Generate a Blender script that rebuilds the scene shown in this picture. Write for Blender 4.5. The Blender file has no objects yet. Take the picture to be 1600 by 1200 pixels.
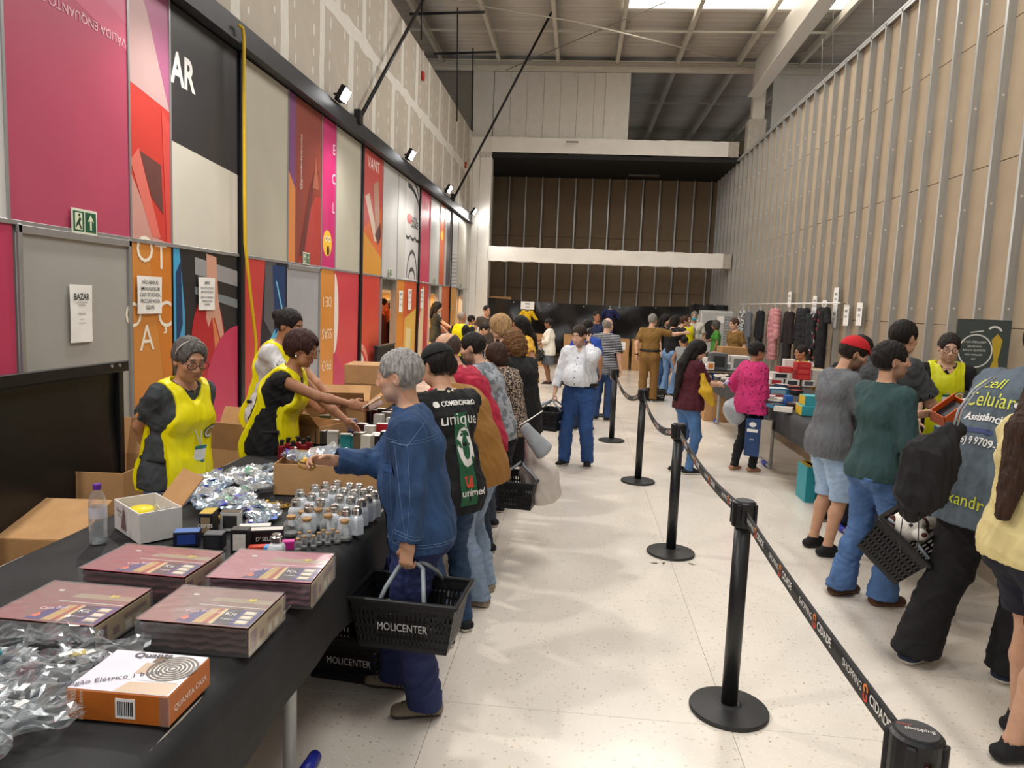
import bpy, math, random
import numpy as np
from mathutils import Vector, Matrix, Euler
from mathutils.bvhtree import BVHTree
random.seed(7); RNG = np.random.RandomState(11)
SC = bpy.context.scene; COL = SC.collection
# ---------------------------------------------------------------- camera
H0 = 1.85; FPX = 1130.0; ROLL = 2.9
yv = np.array([905 - 800, 478 - 600, FPX]); yv /= np.linalg.norm(yv)
_r = math.radians(ROLL); g_ = np.array([-math.sin(_r), math.cos(_r), 0.0]); g_ -= g_.dot(yv) * yv; g_ /= np.linalg.norm(g_)
RC = np.stack([np.cross(yv, -g_), yv, -g_], 1)          # world -> camera (right, down, forward)
cam = bpy.data.objects.new('camera', bpy.data.cameras.new('camera')); COL.objects.link(cam)
cam.data.sensor_width = 36.0; cam.data.lens = 36.0 * FPX / 1600.0; cam.data.clip_start = 0.05; cam.data.clip_end = 200
_m = Matrix.Identity(4)
for i in range(3):
    _m[i][0] = RC[0][i]; _m[i][1] = -RC[1][i]; _m[i][2] = -RC[2][i]
_m[2][3] = H0
cam.matrix_world = _m; SC.camera = cam
def ray(u, v): return RC.T @ np.array([u - 800, v - 600, FPX])
def F(u, v, z=0.0):                                     # where the sight line meets height z
    d = ray(u, v); return np.array([0, 0, H0]) + (z - H0) / d[2] * d
def W(u, v, X):                                         # ... meets the side plane x = X
    d = ray(u, v); return np.array([0, 0, H0]) + X / d[0] * d
def D(u, v, Y):                                         # ... meets the cross plane y = Y
    d = ray(u, v); return np.array([0, 0, H0]) + Y / d[1] * d
# ---------------------------------------------------------------- world, lamps, exposure
SC.view_settings.view_transform = 'Standard'; SC.view_settings.look = 'None'
SC.view_settings.gamma = 1.0; SC.view_settings.exposure = EXPOSURE = 0.25
SC.view_settings.use_curve_mapping = False
wd = bpy.data.worlds.new('world'); SC.world = wd; wd.use_nodes = True
wd.node_tree.nodes['Background'].inputs[0].default_value = (0.95, 0.97, 1.0, 1)
wd.node_tree.nodes['Background'].inputs[1].default_value = 0.35
def lamp(kind, name, loc, to, energy, color=(1, .96, .9), **kw):
    l = bpy.data.lights.new(name, kind); l.energy = energy; l.color = color
    for k, v in kw.items(): setattr(l, k, v)
    o = bpy.data.objects.new(name, l); COL.objects.link(o); o.location = loc
    o.rotation_euler = (Vector(to) - Vector(loc)).to_track_quat('-Z', 'Y').to_euler()
    return o
FLOOD_Y = [-2.2, 1.7, 5.7, 9.8, 13.7, 17.7, 21.9]        # floodlights along the black band
for y in FLOOD_Y:
    lamp('SPOT', 'flood_lamp', (-3.05, y, 4.42), (1.2, y + (.2 if y < 20 else -5.0), 0), 210 if y < 20 else 120, (1, .965, .9), spot_size=2.9, spot_blend=.6, shadow_soft_size=.10)
for y in (1.0, 7.5, 14.0):                               # added soft overhead fill for general light, no fixtures here
    lamp('AREA', 'overhead_fill', (1.2, y, 8.3), (1.0, y, 0), 200, (1, .97, .93), shape='RECTANGLE', size=3.0, size_y=3.0)
lamp('AREA', 'shop_lamp', (-5.0, 15.2, 2.9), (-6.0, 15.6, 0), 230, (1, .8, .5), shape='SQUARE', size=1.0)
lamp('AREA', 'shop_lamp', (-5.0, 20.0, 2.9), (-5.6, 20.3, 0), 120, (1, .72, .42), shape='SQUARE', size=1.0)
# ---------------------------------------------------------------- materials
def lin(c):
    if isinstance(c, str): c = tuple(int(c[i:i + 2], 16) for i in (0, 2, 4))
    return tuple(((x / 255) / 12.92 if x / 255 <= .04045 else ((x / 255 + .055) / 1.055) ** 2.4) for x in c)
MATS = {}
def M(c, rough=.55, metal=0.0, var=.10, scale=14.0, bump=0.0, bscale=60.0, emit=0.0, alpha=1.0, trans=0.0, stretch=None, spec=.5, wave=None, ior=1.45):
    key = (c, rough, metal, var, scale, bump, bscale, emit, alpha, trans, stretch, spec, wave)
    if key in MATS: return MATS[key]
    m = bpy.data.materials.new('surface'); m.use_nodes = True; MATS[key] = m
    N = m.node_tree.nodes; L = m.node_tree.links; p = N['Principled BSDF']
    p.inputs['Roughness'].default_value = rough; p.inputs['Metallic'].default_value = metal
    p.inputs['Specular IOR Level'].default_value = spec; p.inputs['IOR'].default_value = ior
    col = lin(c) if c != 'attr' else (1, 1, 1)
    tc = N.new('ShaderNodeTexCoord'); mp = N.new('ShaderNodeMapping'); L.new(tc.outputs['Object'], mp.inputs[0])
    if stretch: mp.inputs['Scale'].default_value = stretch
    src = None
    if c == 'attr':
        a = N.new('ShaderNodeVertexColor'); a.layer_name = 'Col'; src = a.outputs['Color']
    else:
        rgb = N.new('ShaderNodeRGB'); rgb.outputs[0].default_value = (*col, 1); src = rgb.outputs[0]
    if var > 0:
        n = N.new('ShaderNodeTexNoise'); n.inputs['Scale'].default_value = scale; n.inputs['Detail'].default_value = 5
        L.new(mp.outputs[0], n.inputs[0])
        mr = N.new('ShaderNodeMapRange'); mr.inputs[1].default_value = .3; mr.inputs[2].default_value = .7
        mr.inputs[3].default_value = 1 - var; mr.inputs[4].default_value = 1 + var * .6
        L.new(n.outputs['Fac'], mr.inputs[0])
        mx = N.new('ShaderNodeMix'); mx.data_type = 'RGBA'; mx.blend_type = 'MULTIPLY'; mx.inputs['Factor'].default_value = 1
        L.new(src, mx.inputs['A']); L.new(mr.outputs[0], mx.inputs['B']); src = mx.outputs['Result']
    L.new(src, p.inputs['Base Color'])
    if bump > 0:
        if wave:
            n2 = N.new('ShaderNodeTexWave'); n2.inputs['Scale'].default_value = bscale; n2.bands_direction = wave; n2.inputs['Distortion'].default_value = 1.0
        else:
            n2 = N.new('ShaderNodeTexNoise'); n2.inputs['Scale'].default_value = bscale; n2.inputs['Detail'].default_value = 4
        L.new(mp.outputs[0], n2.inputs[0])
        b = N.new('ShaderNodeBump'); b.inputs['Strength'].default_value = bump; b.inputs['Distance'].default_value = .01
        L.new(n2.outputs['Fac'], b.inputs['Height']); L.new(b.outputs[0], p.inputs['Normal'])
    if emit:
        L.new(src, p.inputs['Emission Color']); p.inputs['Emission Strength'].default_value = emit
    if alpha < 1: p.inputs['Alpha'].default_value = alpha
    if trans: p.inputs['Transmission Weight'].default_value = trans
    return m
def film(c, base=.10, rough=.07, top=.75):
    """thin clear plastic or glass: see-through face on, glossy at a glance"""
    key = ('film', c, base, rough, top)
    if key in MATS: return MATS[key]
    m = bpy.data.materials.new('clear_film'); m.use_nodes = True; MATS[key] = m; N = m.node_tree.nodes; L = m.node_tree.links; N.remove(N['Principled BSDF']); out = N['Material Output']
    tr, gl, df, m1, m2, lw, mr = [N.new(t) for t in ('ShaderNodeBsdfTransparent', 'ShaderNodeBsdfGlossy', 'ShaderNodeBsdfDiffuse', 'ShaderNodeMixShader', 'ShaderNodeMixShader', 'ShaderNodeLayerWeight', 'ShaderNodeMapRange')]
    gl.inputs['Color'].default_value = (*lin(c), 1); gl.inputs['Roughness'].default_value = rough; df.inputs['Color'].default_value = (*lin(c), 1); m1.inputs[0].default_value = .72
    L.new(df.outputs[0], m1.inputs[1]); L.new(gl.outputs[0], m1.inputs[2]); lw.inputs['Blend'].default_value = .4; L.new(lw.outputs['Facing'], mr.inputs[0]); mr.inputs[3].default_value = base; mr.inputs[4].default_value = top
    L.new(mr.outputs[0], m2.inputs[0]); L.new(tr.outputs[0], m2.inputs[1]); L.new(m1.outputs[0], m2.inputs[2]); L.new(m2.outputs[0], out.inputs['Surface']); return m
# ---------------------------------------------------------------- objects
def link(name, data): o = bpy.data.objects.new(name, data); COL.objects.link(o); return o
def tag(o, label=None, cat=None, group=None, kind=None):
    if label: o['label'] = label
    if cat: o['category'] = cat
    if group: o['group'] = group
    if kind: o['kind'] = kind
    return o
def thing(name, label, cat, loc=(0, 0, 0), rz=0.0, group=None):
    o = link(name, None); o.location = loc; o.rotation_euler = (0, 0, rz); o.empty_display_size = .1
    return tag(o, label, cat, group)
def struct(name): o = link(name, None); o['kind'] = 'structure'; return o
def children(o): return list(o.children)
def copy_tree(o, label=None, loc=None, rz=None, parent=None, group=None):
    c = o.copy(); COL.objects.link(c)
    if parent is not None: c.parent = parent
    if label: c['label'] = label
    if group: c['group'] = group
    if loc is not None: c.location = loc
    if rz is not None: c.rotation_euler = (0, 0, rz)
    for ch in children(o): copy_tree(ch, parent=c)
    return c
def mesh(name, V, Fc, mats, fm=None, smooth=False, cols=None):
    me = bpy.data.meshes.new(name); V = np.asarray(V, float)
    me.from_pydata(V.tolist(), [], [tuple(f) for f in Fc])
    for m in (mats if isinstance(mats, (list, tuple)) else [mats]): me.materials.append(m)
    if fm is not None: me.polygons.foreach_set('material_index', np.asarray(fm, dtype=np.int32))
    if smooth: me.polygons.foreach_set('use_smooth', np.ones(len(me.polygons), dtype=bool))
    if cols is not None:                                   # one colour per face
        at = me.color_attributes.new('Col', 'FLOAT_COLOR', 'CORNER'); buf = []
        for p in me.polygons: buf += list((*cols[p.index], 1.0)) * p.loop_total
        at.data.foreach_set('color', buf)
    me.update(); return me
class MB:
    """collects shapes into one mesh"""
    def __init__(s): s.V = []; s.F = []; s.I = []; s.C = []; s.T = None
    def add(s, vs, fs, mi=0, col=None):
        n = len(s.V)
        if s.T is not None: vs = [s.T @ Vector(v) for v in vs]
        s.V += [tuple(v) for v in vs]; s.F += [tuple(i + n for i in f) for f in fs]; s.I += [mi] * len(fs); s.C += [col or (1, 1, 1)] * len(fs); return s
    def box(s, c, d, mi=0, bev=0.0, rot=None, col=None, taper=1.0):
        c = Vector(c); hx, hy, hz = d[0] / 2, d[1] / 2, d[2] / 2; R = rot or Matrix.Identity(3)
        if isinstance(R, (int, float)): R = Matrix.Rotation(R, 3, 'Z')
        if bev <= 0:
            vs = [c + R @ Vector((x * hx * (taper if z < 0 else 1), y * hy * (taper if z < 0 else 1), z * hz)) for x in (-1, 1) for y in (-1, 1) for z in (-1, 1)]
            return s.add(vs, [(0, 1, 3, 2), (4, 6, 7, 5), (0, 4, 5, 1), (2, 3, 7, 6), (0, 2, 6, 4), (1, 5, 7, 3)], mi, col)
        b = min(bev, hx * .9, hy * .9, hz * .9); vs = []; ix = {}
        for x in (-1, 1):
            for y in (-1, 1):
                for z in (-1, 1):
                    for a in range(3):
                        q = [x * (hx - b), y * (hy - b), z * (hz - b)]; q[a] = (x * hx, y * hy, z * hz)[a]
                        ix[x, y, z, a] = len(vs); vs.append(c + R @ Vector(q))
        fs = []; cs = [(-1, -1), (1, -1), (1, 1), (-1, 1)]
        def put(f):
            ctr = sum((vs[i] for i in f), Vector()) / len(f); nn = (vs[f[1]] - vs[f[0]]).cross(vs[f[2]] - vs[f[1]])
            fs.append(f if nn.dot(ctr - c) > 0 else f[::-1])
        for a in range(3):
            for sg in (-1, 1):
                f = []
                for p, q in cs:
                    k = [0, 0, 0]; k[a] = sg; k[(a + 1) % 3] = p; k[(a + 2) % 3] = q; f.append(ix[(*k, a)])
                put(f)
        for a in range(3):
            b1, b2 = (a + 1) % 3, (a + 2) % 3
            for p, q in cs:
                k0 = [0, 0, 0]; k0[b1] = p; k0[b2] = q; k1 = list(k0); k0[a] = -1; k1[a] = 1
                put([ix[(*k0, b1)], ix[(*k1, b1)], ix[(*k1, b2)], ix[(*k0, b2)]])
        for x in (-1, 1):
            for y in (-1, 1):
                for z in (-1, 1): put([ix[x, y, z, 0], ix[x, y, z, 1], ix[x, y, z, 2]])
        return s.add(vs, fs, mi, col)
    def tube(s, pts, r, n=8, mi=0, cap=True, col=None):
        P = [Vector(p) for p in pts]; k = len(P); rs = r if isinstance(r, (list, tuple)) else [r] * k
        vs = []; t0 = (P[1] - P[0]).normalized(); a = t0.orthogonal().normalized()
        for i in range(k):
            t = (P[min(i + 1, k - 1)] - P[max(i - 1, 0)]).normalized(); a = (a - t * a.dot(t)).normalized(); b = t.cross(a)
            for j in range(n):
                th = 2 * math.pi * j / n; vs.append(P[i] + (a * math.cos(th) + b * math.sin(th)) * rs[i])
        fs = [(i * n + j, i * n + (j + 1) % n, (i + 1) * n + (j + 1) % n, (i + 1) * n + j) for i in range(k - 1) for j in range(n)]
        if cap: fs += [tuple(range(n))[::-1], tuple(range((k - 1) * n, k * n))]
        return s.add(vs, fs, mi, col)
    def lathe(s, prof, c=(0, 0, 0), n=14, mi=0, capb=True, capt=True, mis=None, sx=1, sy=1):
        vs = []; k = len(prof); N0 = len(s.F)
        for r, z in prof:
            for j in range(n):
                th = 2 * math.pi * (j + .5) / n; vs.append((c[0] + r * math.cos(th) * sx, c[1] + r * math.sin(th) * sy, c[2] + z))
        fs = [(i * n + j, i * n + (j + 1) % n, (i + 1) * n + (j + 1) % n, (i + 1) * n + j) for i in range(k - 1) for j in range(n)]
        if capb: fs.append(tuple(range(n))[::-1])
        if capt: fs.append(tuple(range((k - 1) * n, k * n)))
        return s.add(vs, fs, mi)
    def prism(s, poly, o, ex, ey, t, mi=0, col=None):
        """polygon (2d list) in plane (o, ex, ey) thickened by t along ex x ey"""
        o, ex, ey = Vector(o), Vector(ex), Vector(ey); nz = ex.cross(ey).normalized(); k = len(poly)
        ar = sum(poly[i][0] * poly[(i + 1) % k][1] - poly[(i + 1) % k][0] * poly[i][1] for i in range(k))
        if ar < 0: poly = poly[::-1]
        a = [o + ex * p[0] + ey * p[1] for p in poly]; b = [q + nz * t for q in a]
        fs = [tuple(range(k))[::-1], tuple(range(k, 2 * k))] + [(i, (i + 1) % k, k + (i + 1) % k, k + i) for i in range(k)]
        return s.add(a + b, fs, mi, col)
    def sphere(s, c, r, n=10, m=7, mi=0, col=None):
        r = (r, r, r) if isinstance(r, (int, float)) else r
        vs = [(c[0], c[1], c[2] - r[2])]
        for i in range(1, m):
            ph = -math.pi / 2 + math.pi * i / m
            for j in range(n): vs.append((c[0] + r[0] * math.cos(ph) * math.cos(2 * math.pi * j / n), c[1] + r[1] * math.cos(ph) * math.sin(2 * math.pi * j / n), c[2] + r[2] * math.sin(ph)))
        vs.append((c[0], c[1], c[2] + r[2])); fs = [(0, 1 + (j + 1) % n, 1 + j) for j in range(n)]
        for i in range(m - 2):
            for j in range(n): fs.append((1 + i * n + j, 1 + i * n + (j + 1) % n, 1 + (i + 1) * n + (j + 1) % n, 1 + (i + 1) * n + j))
        q = len(vs) - 1; fs += [(q, 1 + (m - 2) * n + j, 1 + (m - 2) * n + (j + 1) % n) for j in range(n)]
        return s.add(vs, fs, mi, col)
    def grid(s, fn, nu, nv, mi=0, thick=0.0, col=None):
        """sheet fn(u,v)->(x,y,z), u,v in 0..1; closed slab when thick"""
        vs = [Vector(fn(i / nu, j / nv)) for i in range(nu + 1) for j in range(nv + 1)]; w = nv + 1
        fs = [(i * w + j, (i + 1) * w + j, (i + 1) * w + j + 1, i * w + j + 1) for i in range(nu) for j in range(nv)]
        if thick:
            no = [Vector() for _ in vs]
            for f in fs:
                nn = (vs[f[1]] - vs[f[0]]).cross(vs[f[2]] - vs[f[0]])
                for i in f: no[i] += nn
            k = len(vs); vs = vs + [v - n.normalized() * thick for v, n in zip(vs, no)]
            fs = fs + [tuple(i + k for i in f[::-1]) for f in fs]
            rim = [i * w for i in range(nu + 1)] + [nu * w + j for j in range(1, w)] + [i * w + nv for i in range(nu - 1, -1, -1)] + [j for j in range(nv - 1, 0, -1)]
            for a, b in zip(rim, rim[1:] + rim[:1]): fs.append((b, a, a + k, b + k))
        return s.add(vs, fs, mi, col)
    def obj(s, name, mats, parent=None, smooth=False, label=None, loc=None, rz=None, kind=None, attr=False):
        me = mesh(name, s.V, s.F, mats, s.I, smooth, s.C if attr else None); o = link(name, me)
        if parent is not None: o.parent = parent
        if label: o['label'] = label
        if kind: o['kind'] = kind
        if loc is not None: o.location = loc
        if rz is not None: o.rotation_euler = (0, 0, rz)
        return o
def inst(src, parent=None, loc=None, rot=None, scale=None):
    o = link(src.name.split('.')[0], src.data)
    if parent is not None: o.parent = parent
    if loc is not None: o.location = loc
    if rot is not None: o.rotation_euler = rot
    if scale is not None: o.scale = scale
    return o
# ---------------------------------------------------------------- lettering (flat print), made into meshes at the end
TEXTS = []
def text(s, size, mat, parent, mtx, name='lettering', target=None, bold=0.0, sx=1.0, align='CENTER', dirn=None, gap=.004, spacing=1.0):
    cu = bpy.data.curves.new(name, 'FONT'); cu.body = s; cu.size = size; cu.align_x = align; cu.align_y = 'CENTER'; cu.offset = bold * size
    cu.resolution_u = 3; cu.space_character = spacing
    o = link(name, cu); TEXTS.append((o, mat, parent, mtx @ Matrix.Diagonal((sx, 1, 1, 1)), target, dirn, gap, name)); return o
def frame(o, ex, ey):                                     # matrix: text runs along ex, its top points along ey
    ex = Vector(ex).normalized(); ey = Vector(ey); ey = (ey - ex * ey.dot(ex)).normalized(); ez = ex.cross(ey)
    m = Matrix.Identity(4)
    for i in range(3): m[i][0] = ex[i]; m[i][1] = ey[i]; m[i][2] = ez[i]; m[i][3] = o[i]
    return m
def bake_texts():
    bpy.context.view_layer.update(); dg = bpy.context.evaluated_depsgraph_get(); trees = {}
    for o, mat, parent, mtx, target, dirn, gap, name in TEXTS:
        src = bpy.data.meshes.new_from_object(o.evaluated_get(dg)); me = src
        me.transform(mtx)
        if target is not None:
            if target.name not in trees:
                tm = target.data; trees[target.name] = BVHTree.FromPolygons([v.co for v in tm.vertices], [p.vertices for p in tm.polygons])
            d = Vector(dirn).normalized()
            for v in me.vertices:
                h = trees[target.name].ray_cast(v.co - d * .35, d)
                if h[0] is not None: v.co = h[0] - d * gap
        me.materials.clear(); me.materials.append(mat)
        n = link(name, me); n.parent = parent
        cu = o.data; bpy.data.objects.remove(o); bpy.data.curves.remove(cu)
    TEXTS.clear()
XA, YA, ZA = Vector((1, 0, 0)), Vector((0, 1, 0)), Vector((0, 0, 1))
# ================================================================ SETTING
XL, XR = -3.5, 4.4
m_white = M('e4e0d8', .6, var=.05, scale=3); m_paint = M('d8d4cb', .55, var=.06, scale=5)
m_dark = M('161617', .6, var=.2); m_band = M('2b2d31', .45, var=.15, scale=6); m_alu = M('a9aaab', .35, .6, var=.05)
m_steelblack = M('1a1a1c', .4, .3, var=.1); m_paper = M('f1f0ec', .6, var=.03); m_ink = M('1d1d20', .6, var=0)
m_card = M('b58b5d', .8, var=.10, scale=9, bump=.15, bscale=90); m_cardin = M('a17a4e', .85, var=.1, scale=7)
m_plaswhite = M('eceae4', .4, var=.03)
# ---- floor: polished terrazzo slabs
def terrazzo():
    m = M('e6ddd0', .16, var=.07, scale=1.3); N = m.node_tree.nodes; L = m.node_tree.links; p = N['Principled BSDF']
    src = p.inputs['Base Color'].links[0].from_socket
    geo = N.new('ShaderNodeNewGeometry')
    def chips(scale, lo, hi, col):
        global_src = src_box[0]
        v = N.new('ShaderNodeTexVoronoi'); v.inputs['Scale'].default_value = scale; L.new(geo.outputs['Position'], v.inputs['Vector'])
        r = N.new('ShaderNodeMapRange'); r.inputs[1].default_value = lo; r.inputs[2].default_value = hi; r.inputs[3].default_value = 1; r.inputs[4].default_value = 0
        L.new(v.outputs['Distance'], r.inputs[0])
        gate = N.new('ShaderNodeMath'); gate.operation = 'GREATER_THAN'; gate.inputs[1].default_value = .55
        sep = N.new('ShaderNodeSeparateColor'); L.new(v.outputs['Color'], sep.inputs[0]); L.new(sep.outputs[0], gate.inputs[0])
        mu = N.new('ShaderNodeMath'); mu.operation = 'MULTIPLY'; L.new(r.outputs[0], mu.inputs[0]); L.new(gate.outputs[0], mu.inputs[1])
        mx = N.new('ShaderNodeMix'); mx.data_type = 'RGBA'; L.new(mu.outputs[0], mx.inputs['Factor']); L.new(global_src, mx.inputs['A']); mx.inputs['B'].default_value = (*lin(col), 1)
        src_box[0] = mx.outputs['Result']
    src_box = [src]
    chips(34, .12, .3, 'cdbfae'); chips(16, .04, .12, '9d9084'); chips(70, .1, .3, 'f6f2ea')
    L.new(src_box[0], p.inputs['Base Color'])
    n = N.new('ShaderNodeTexNoise'); n.inputs['Scale'].default_value = 1.1; n.inputs['Detail'].default_value = 6; L.new(geo.outputs['Position'], n.inputs[0])
    r = N.new('ShaderNodeMapRange'); r.inputs[1].default_value = .3; r.inputs[2].default_value = .7; r.inputs[3].default_value = .13; r.inputs[4].default_value = .3
    L.new(n.outputs['Fac'], r.inputs[0]); L.new(r.outputs[0], p.inputs['Roughness'])
    return m
m_floor = terrazzo()
floor = struct('floor')
MB().box((1, 14, -.06), (24, 46, .08)).obj('floor_bed', M('c4b5a2', .8), floor)
slab = None; S_ = 1.33
for i in range(-5, 6):
    for j in range(-3, 16):
        c = (.77 + S_ * (i + .5), 7.13 + S_ * (j - 4.5), -.011)
        if slab is None: slab = MB().box((0, 0, 0), (S_ - .002, S_ - .002, .022), bev=.0006).obj('floor_slab', m_floor, floor, loc=c)
        else: inst(slab, floor, c)
# ---- left wall: printed hoarding panels below, plasterboard above
wall_left = struct('wall_left')
MB().box((XL - .10, 9.5, 4.47), (.1, 29, 5.0 - .06)).box((XL - .10, 1.5, 1.0), (.1, 21.0 - .6, 2.1)).obj('backing_frame', M('6d675e', .8), wall_left)
m_gyp = M('b9b0a2', .8, var=.05, scale=4); m_comp = M('d9d6cd', .75, var=.05, scale=8)
zs = [4.46, 5.70, 6.95]
sheets = [MB().box((0, 0, 0), (.014, 1.196, zs[r + 1] - zs[r] - .004)).obj('plasterboard_sheet', m_gyp, wall_left, loc=(XL, -50, 0)) for r in range(2)]
for r in range(2):
    first = True
    for k in range(-3, 19):
        y = 2.34 + 1.2 * k + .6 * r - 1.2 + .6
        if not (-2 < y - .6 and y + .6 < 23.9): continue
        loc = (XL, y, (zs[r] + zs[r + 1]) / 2)
        if first: sheets[r].location = loc; first = False
        else: inst(sheets[r], wall_left, loc)
        hz = zs[r + 1] - zs[r]; rr = random.Random(k * 7 + r); w = .17 + rr.random() * .07; b = MB(); L_ = []; R_ = []
        for t in range(9):
            zz = -hz / 2 + hz * t / 8; L_.append((-w / 2 + rr.uniform(-.012, .012), zz)); R_.append((w / 2 + rr.uniform(-.012, .012), zz))
        b.prism(L_ + R_[::-1], (0, 0, 0), (0, 1, 0), (0, 0, 1), .0015)
        b.obj('joint_compound', m_comp, wall_left, loc=(XL + .007, y - .6, (zs[r] + zs[r + 1]) / 2))
b = MB(); top = []; bot = []; y = -1.5
while y < 23.5:
    top.append((y, 5.70 + .10 + random.uniform(-.035, .045))); bot.append((y, 5.70 - .10 - random.uniform(-.035, .045))); y += .22
b.prism(top + bot[::-1], (XL + .0085, 0, 0), (0, 1, 0), (0, 0, 1), .0015); b.obj('joint_compound', m_comp, wall_left)
b = MB(); rr = random.Random(5)
for r in range(2):
    for k in range(-2, 20):
        for c in (.25, .5, .75):
            for z in range(4):
                yy = 2.34 + 1.2 * k + .6 * r + 1.2 * (c - .5) + rr.uniform(-.03, .03); zz = zs[r] + .2 + .27 * z + rr.uniform(-.05, .05)
                if yy < -1.3 or yy > 23.2 or abs(zz - 5.7) < .17: continue
                h = rr.uniform(.05, .12); w = rr.uniform(.018, .03)
                b.prism([(w * math.cos(a), h * math.sin(a) * (1 + .3 * math.cos(2 * a))) for a in [i * math.pi / 4 for i in range(8)]], (XL + .0075, yy, zz), (0, 1, 0), (0, 0, 1), .0015)
b.obj('filler_patches', m_comp, wall_left, kind='stuff')
# red junction boxes on the plasterboard
for y, z in ((15.2, 6.4), (20.9, 5.75)):
    pass
# black steel band with cable tray lip
band = MB().box((XL + .03, 10.6, 4.335), (.16, 26.5, .24), bev=.01).box((XL + .12, 10.6, 4.225), (.05, 26.5, .02)).obj('trim_1', m_band, None, kind='structure')
for y in (7.2, 11.28, 15.4, 19.3): MB().box((0, 0, 0), (.05, .09, 4.2 - 0.02), bev=.005).obj('black_mullion', m_steelblack, wall_left, loc=(XL + .035, y, 2.11))
JZ = 2.22
PW = XL + .03       # face of the printed panels
def yc(u): return W(u, 402, PW)[1]
m_attr = M('attr', .38, var=.05, scale=2.0)
def panel(u0, u1, z0, z1, col, name='printed_panel', prints=(), rails=True, mat_=None):
    """prints: (polygon in 0..1 panel coordinates (along wall, up), colour)"""
    y0, y1 = (yc(u0) if not isinstance(u0, float) else u0), (yc(u1) if not isinstance(u1, float) else u1)
    w, h = y1 - y0 - .012, z1 - z0 - .012
    b = MB(); b.box((0, 0, 0), (.03, w, h), col=lin(col), bev=.002)
    o = b.obj(name, mat_ or m_attr, wall_left, loc=(PW - .015, (y0 + y1) / 2, (z0 + z1) / 2), attr=True)
    if prints:
        b = MB()
        for i, (poly, c) in enumerate(prints):
            pl = [(-(w / 2) + w * min(max(p[0], 0), 1), -(h / 2) + h * min(max(p[1], 0), 1)) for p in poly]
            b.prism(pl, (.0155 + .0004 * i, 0, 0), (0, 1, 0), (0, 0, 1), .0003, col=lin(c))
        b.obj('print', m_attr, o, attr=True)
    return o, w, h
def ell(cx, cy, rx, ry, n=20, a0=0, a1=360): return [(cx + rx * math.cos(math.radians(a0 + (a1 - a0) * i / n)), cy + ry * math.sin(math.radians(a0 + (a1 - a0) * i / n))) for i in range(n + (0 if a1 - a0 == 360 else 1))]
def arc(cx, cy, rx, ry, a0, a1, t, n=14):
    return ell(cx, cy, rx, ry, n, a0, a1) + ell(cx, cy, rx - t, ry - t * (ry / max(rx, 1e-6)) if False else ry - t, n, a1, a0)
def ltext(p, s, size, col, along, up, mtx=None, bold=0, sx=1.0, flip=False):
    o, w, h = p; ex, ey = ((0, 1, 0), (0, 0, 1)) if not flip else ((0, -1, 0), (0, 0, -1))
    text(s, size, M(col, .5, var=0), o, frame((.018, -w / 2 + w * along, -h / 2 + h * up), ex, ey), bold=bold, sx=sx)
TZ = 4.2
MAG, PINK, RED, ORG, GREY, BEI = 'c23e62', 'b84c68', 'cf4b48', 'd28b40', 'a7a6a1', 'bab6a6'
panel(-2.0, 3.0, JZ, TZ, 'd7d7d5'); panel(3.0, yc(15), JZ, TZ, 'd7d7d5')
p = panel(15, 205, JZ, TZ, PINK, prints=[([(0, .86), (1, .70), (1, 1), (0, 1)], 'd0607e'), ([(0, .97), (1, .80), (1, 1), (0, 1)], 'd6708c')])
ltext(p, 'VÁLIDA ENQUANTO DURAREM', .085, 'f0c8d0', .48, .73, flip=True)
p = panel(205, 268, JZ, TZ, 'cf4038', prints=[([(0, .60), (1, .55), (1, 1), (0, 1)], 'c7a5a4'), ([(.45, .9), (1, .55), (1, 1), (.2, 1)], 'b2668c'), ([(0, .26), (.6, .02), (.95, .0), (0, .0)], 'cf9a90'), ([(.22, .35), (.75, .32), (.8, .12), (.5, .18)], '6c4340'), ([(0, .3), (.2, .36), (.72, .02), (.5, .02)], 'e07468'), ([(.78, .55), (1, .5), (1, 0), (.88, 0)], 'd8504a')])
p = panel(268, 372, JZ, TZ, 'd5d0c4', prints=[([(0, .44), (1, .40), (1, 1), (0, 1)], '353336')])
ltext(p, 'AR', .36, 'f4f3f0', .165, .74, bold=.03, sx=.8)
panel(380, 449, JZ, TZ, BEI)
p = panel(449, 501, JZ, TZ, '8e4338', prints=[([(0, 0), (.2, 0), (.2, 1), (0, 1)], '7d4a7c'), ([(0, 0), (.2, 0), (.2, .45), (0, .55)], 'd98a4c'), ([(.3, .0), (1, 0), (1, .46), (.8, .45), (.52, .28), (.4, .1)], 'b0423c'), ([(.32, .05), (.45, .05), (.72, .46), (.9, .62), (.8, .64), (.62, .48)], '6b332f'), ([(.72, .50), (.92, .50), (.86, .60), (.8, .72), (.77, .60)], 'a5614e')])
ltext(p, '@guiadodesconto', .09, 'e8d0c8', .42, .62)
TEXTS[-1] = TEXTS[-1][:3] + (frame((.018, -p[1] / 2 + p[1] * .36, .25), (0, 0, 1), (0, -1, 0)),) + TEXTS[-1][4:]
p = panel(501, 523, JZ, TZ, 'c43070', prints=[(ell(.45, .17, .32, .09), 'efc23c'), (ell(.5, .12, .1, .035), '5a3418'), (ell(.36, .2, .06, .02), 'ffffff'), (ell(.58, .2, .06, .02), 'ffffff'), (ell(.36, .2, .03, .01), '201810'), (ell(.58, .2, .03, .01), '201810')])
for s, z in (('E', .82), ('C', .62), ('L', .42)): ltext(p, s, .2, 'f0e6ea', .85, z)
panel(523, 561, JZ, TZ, BEI)
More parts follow.
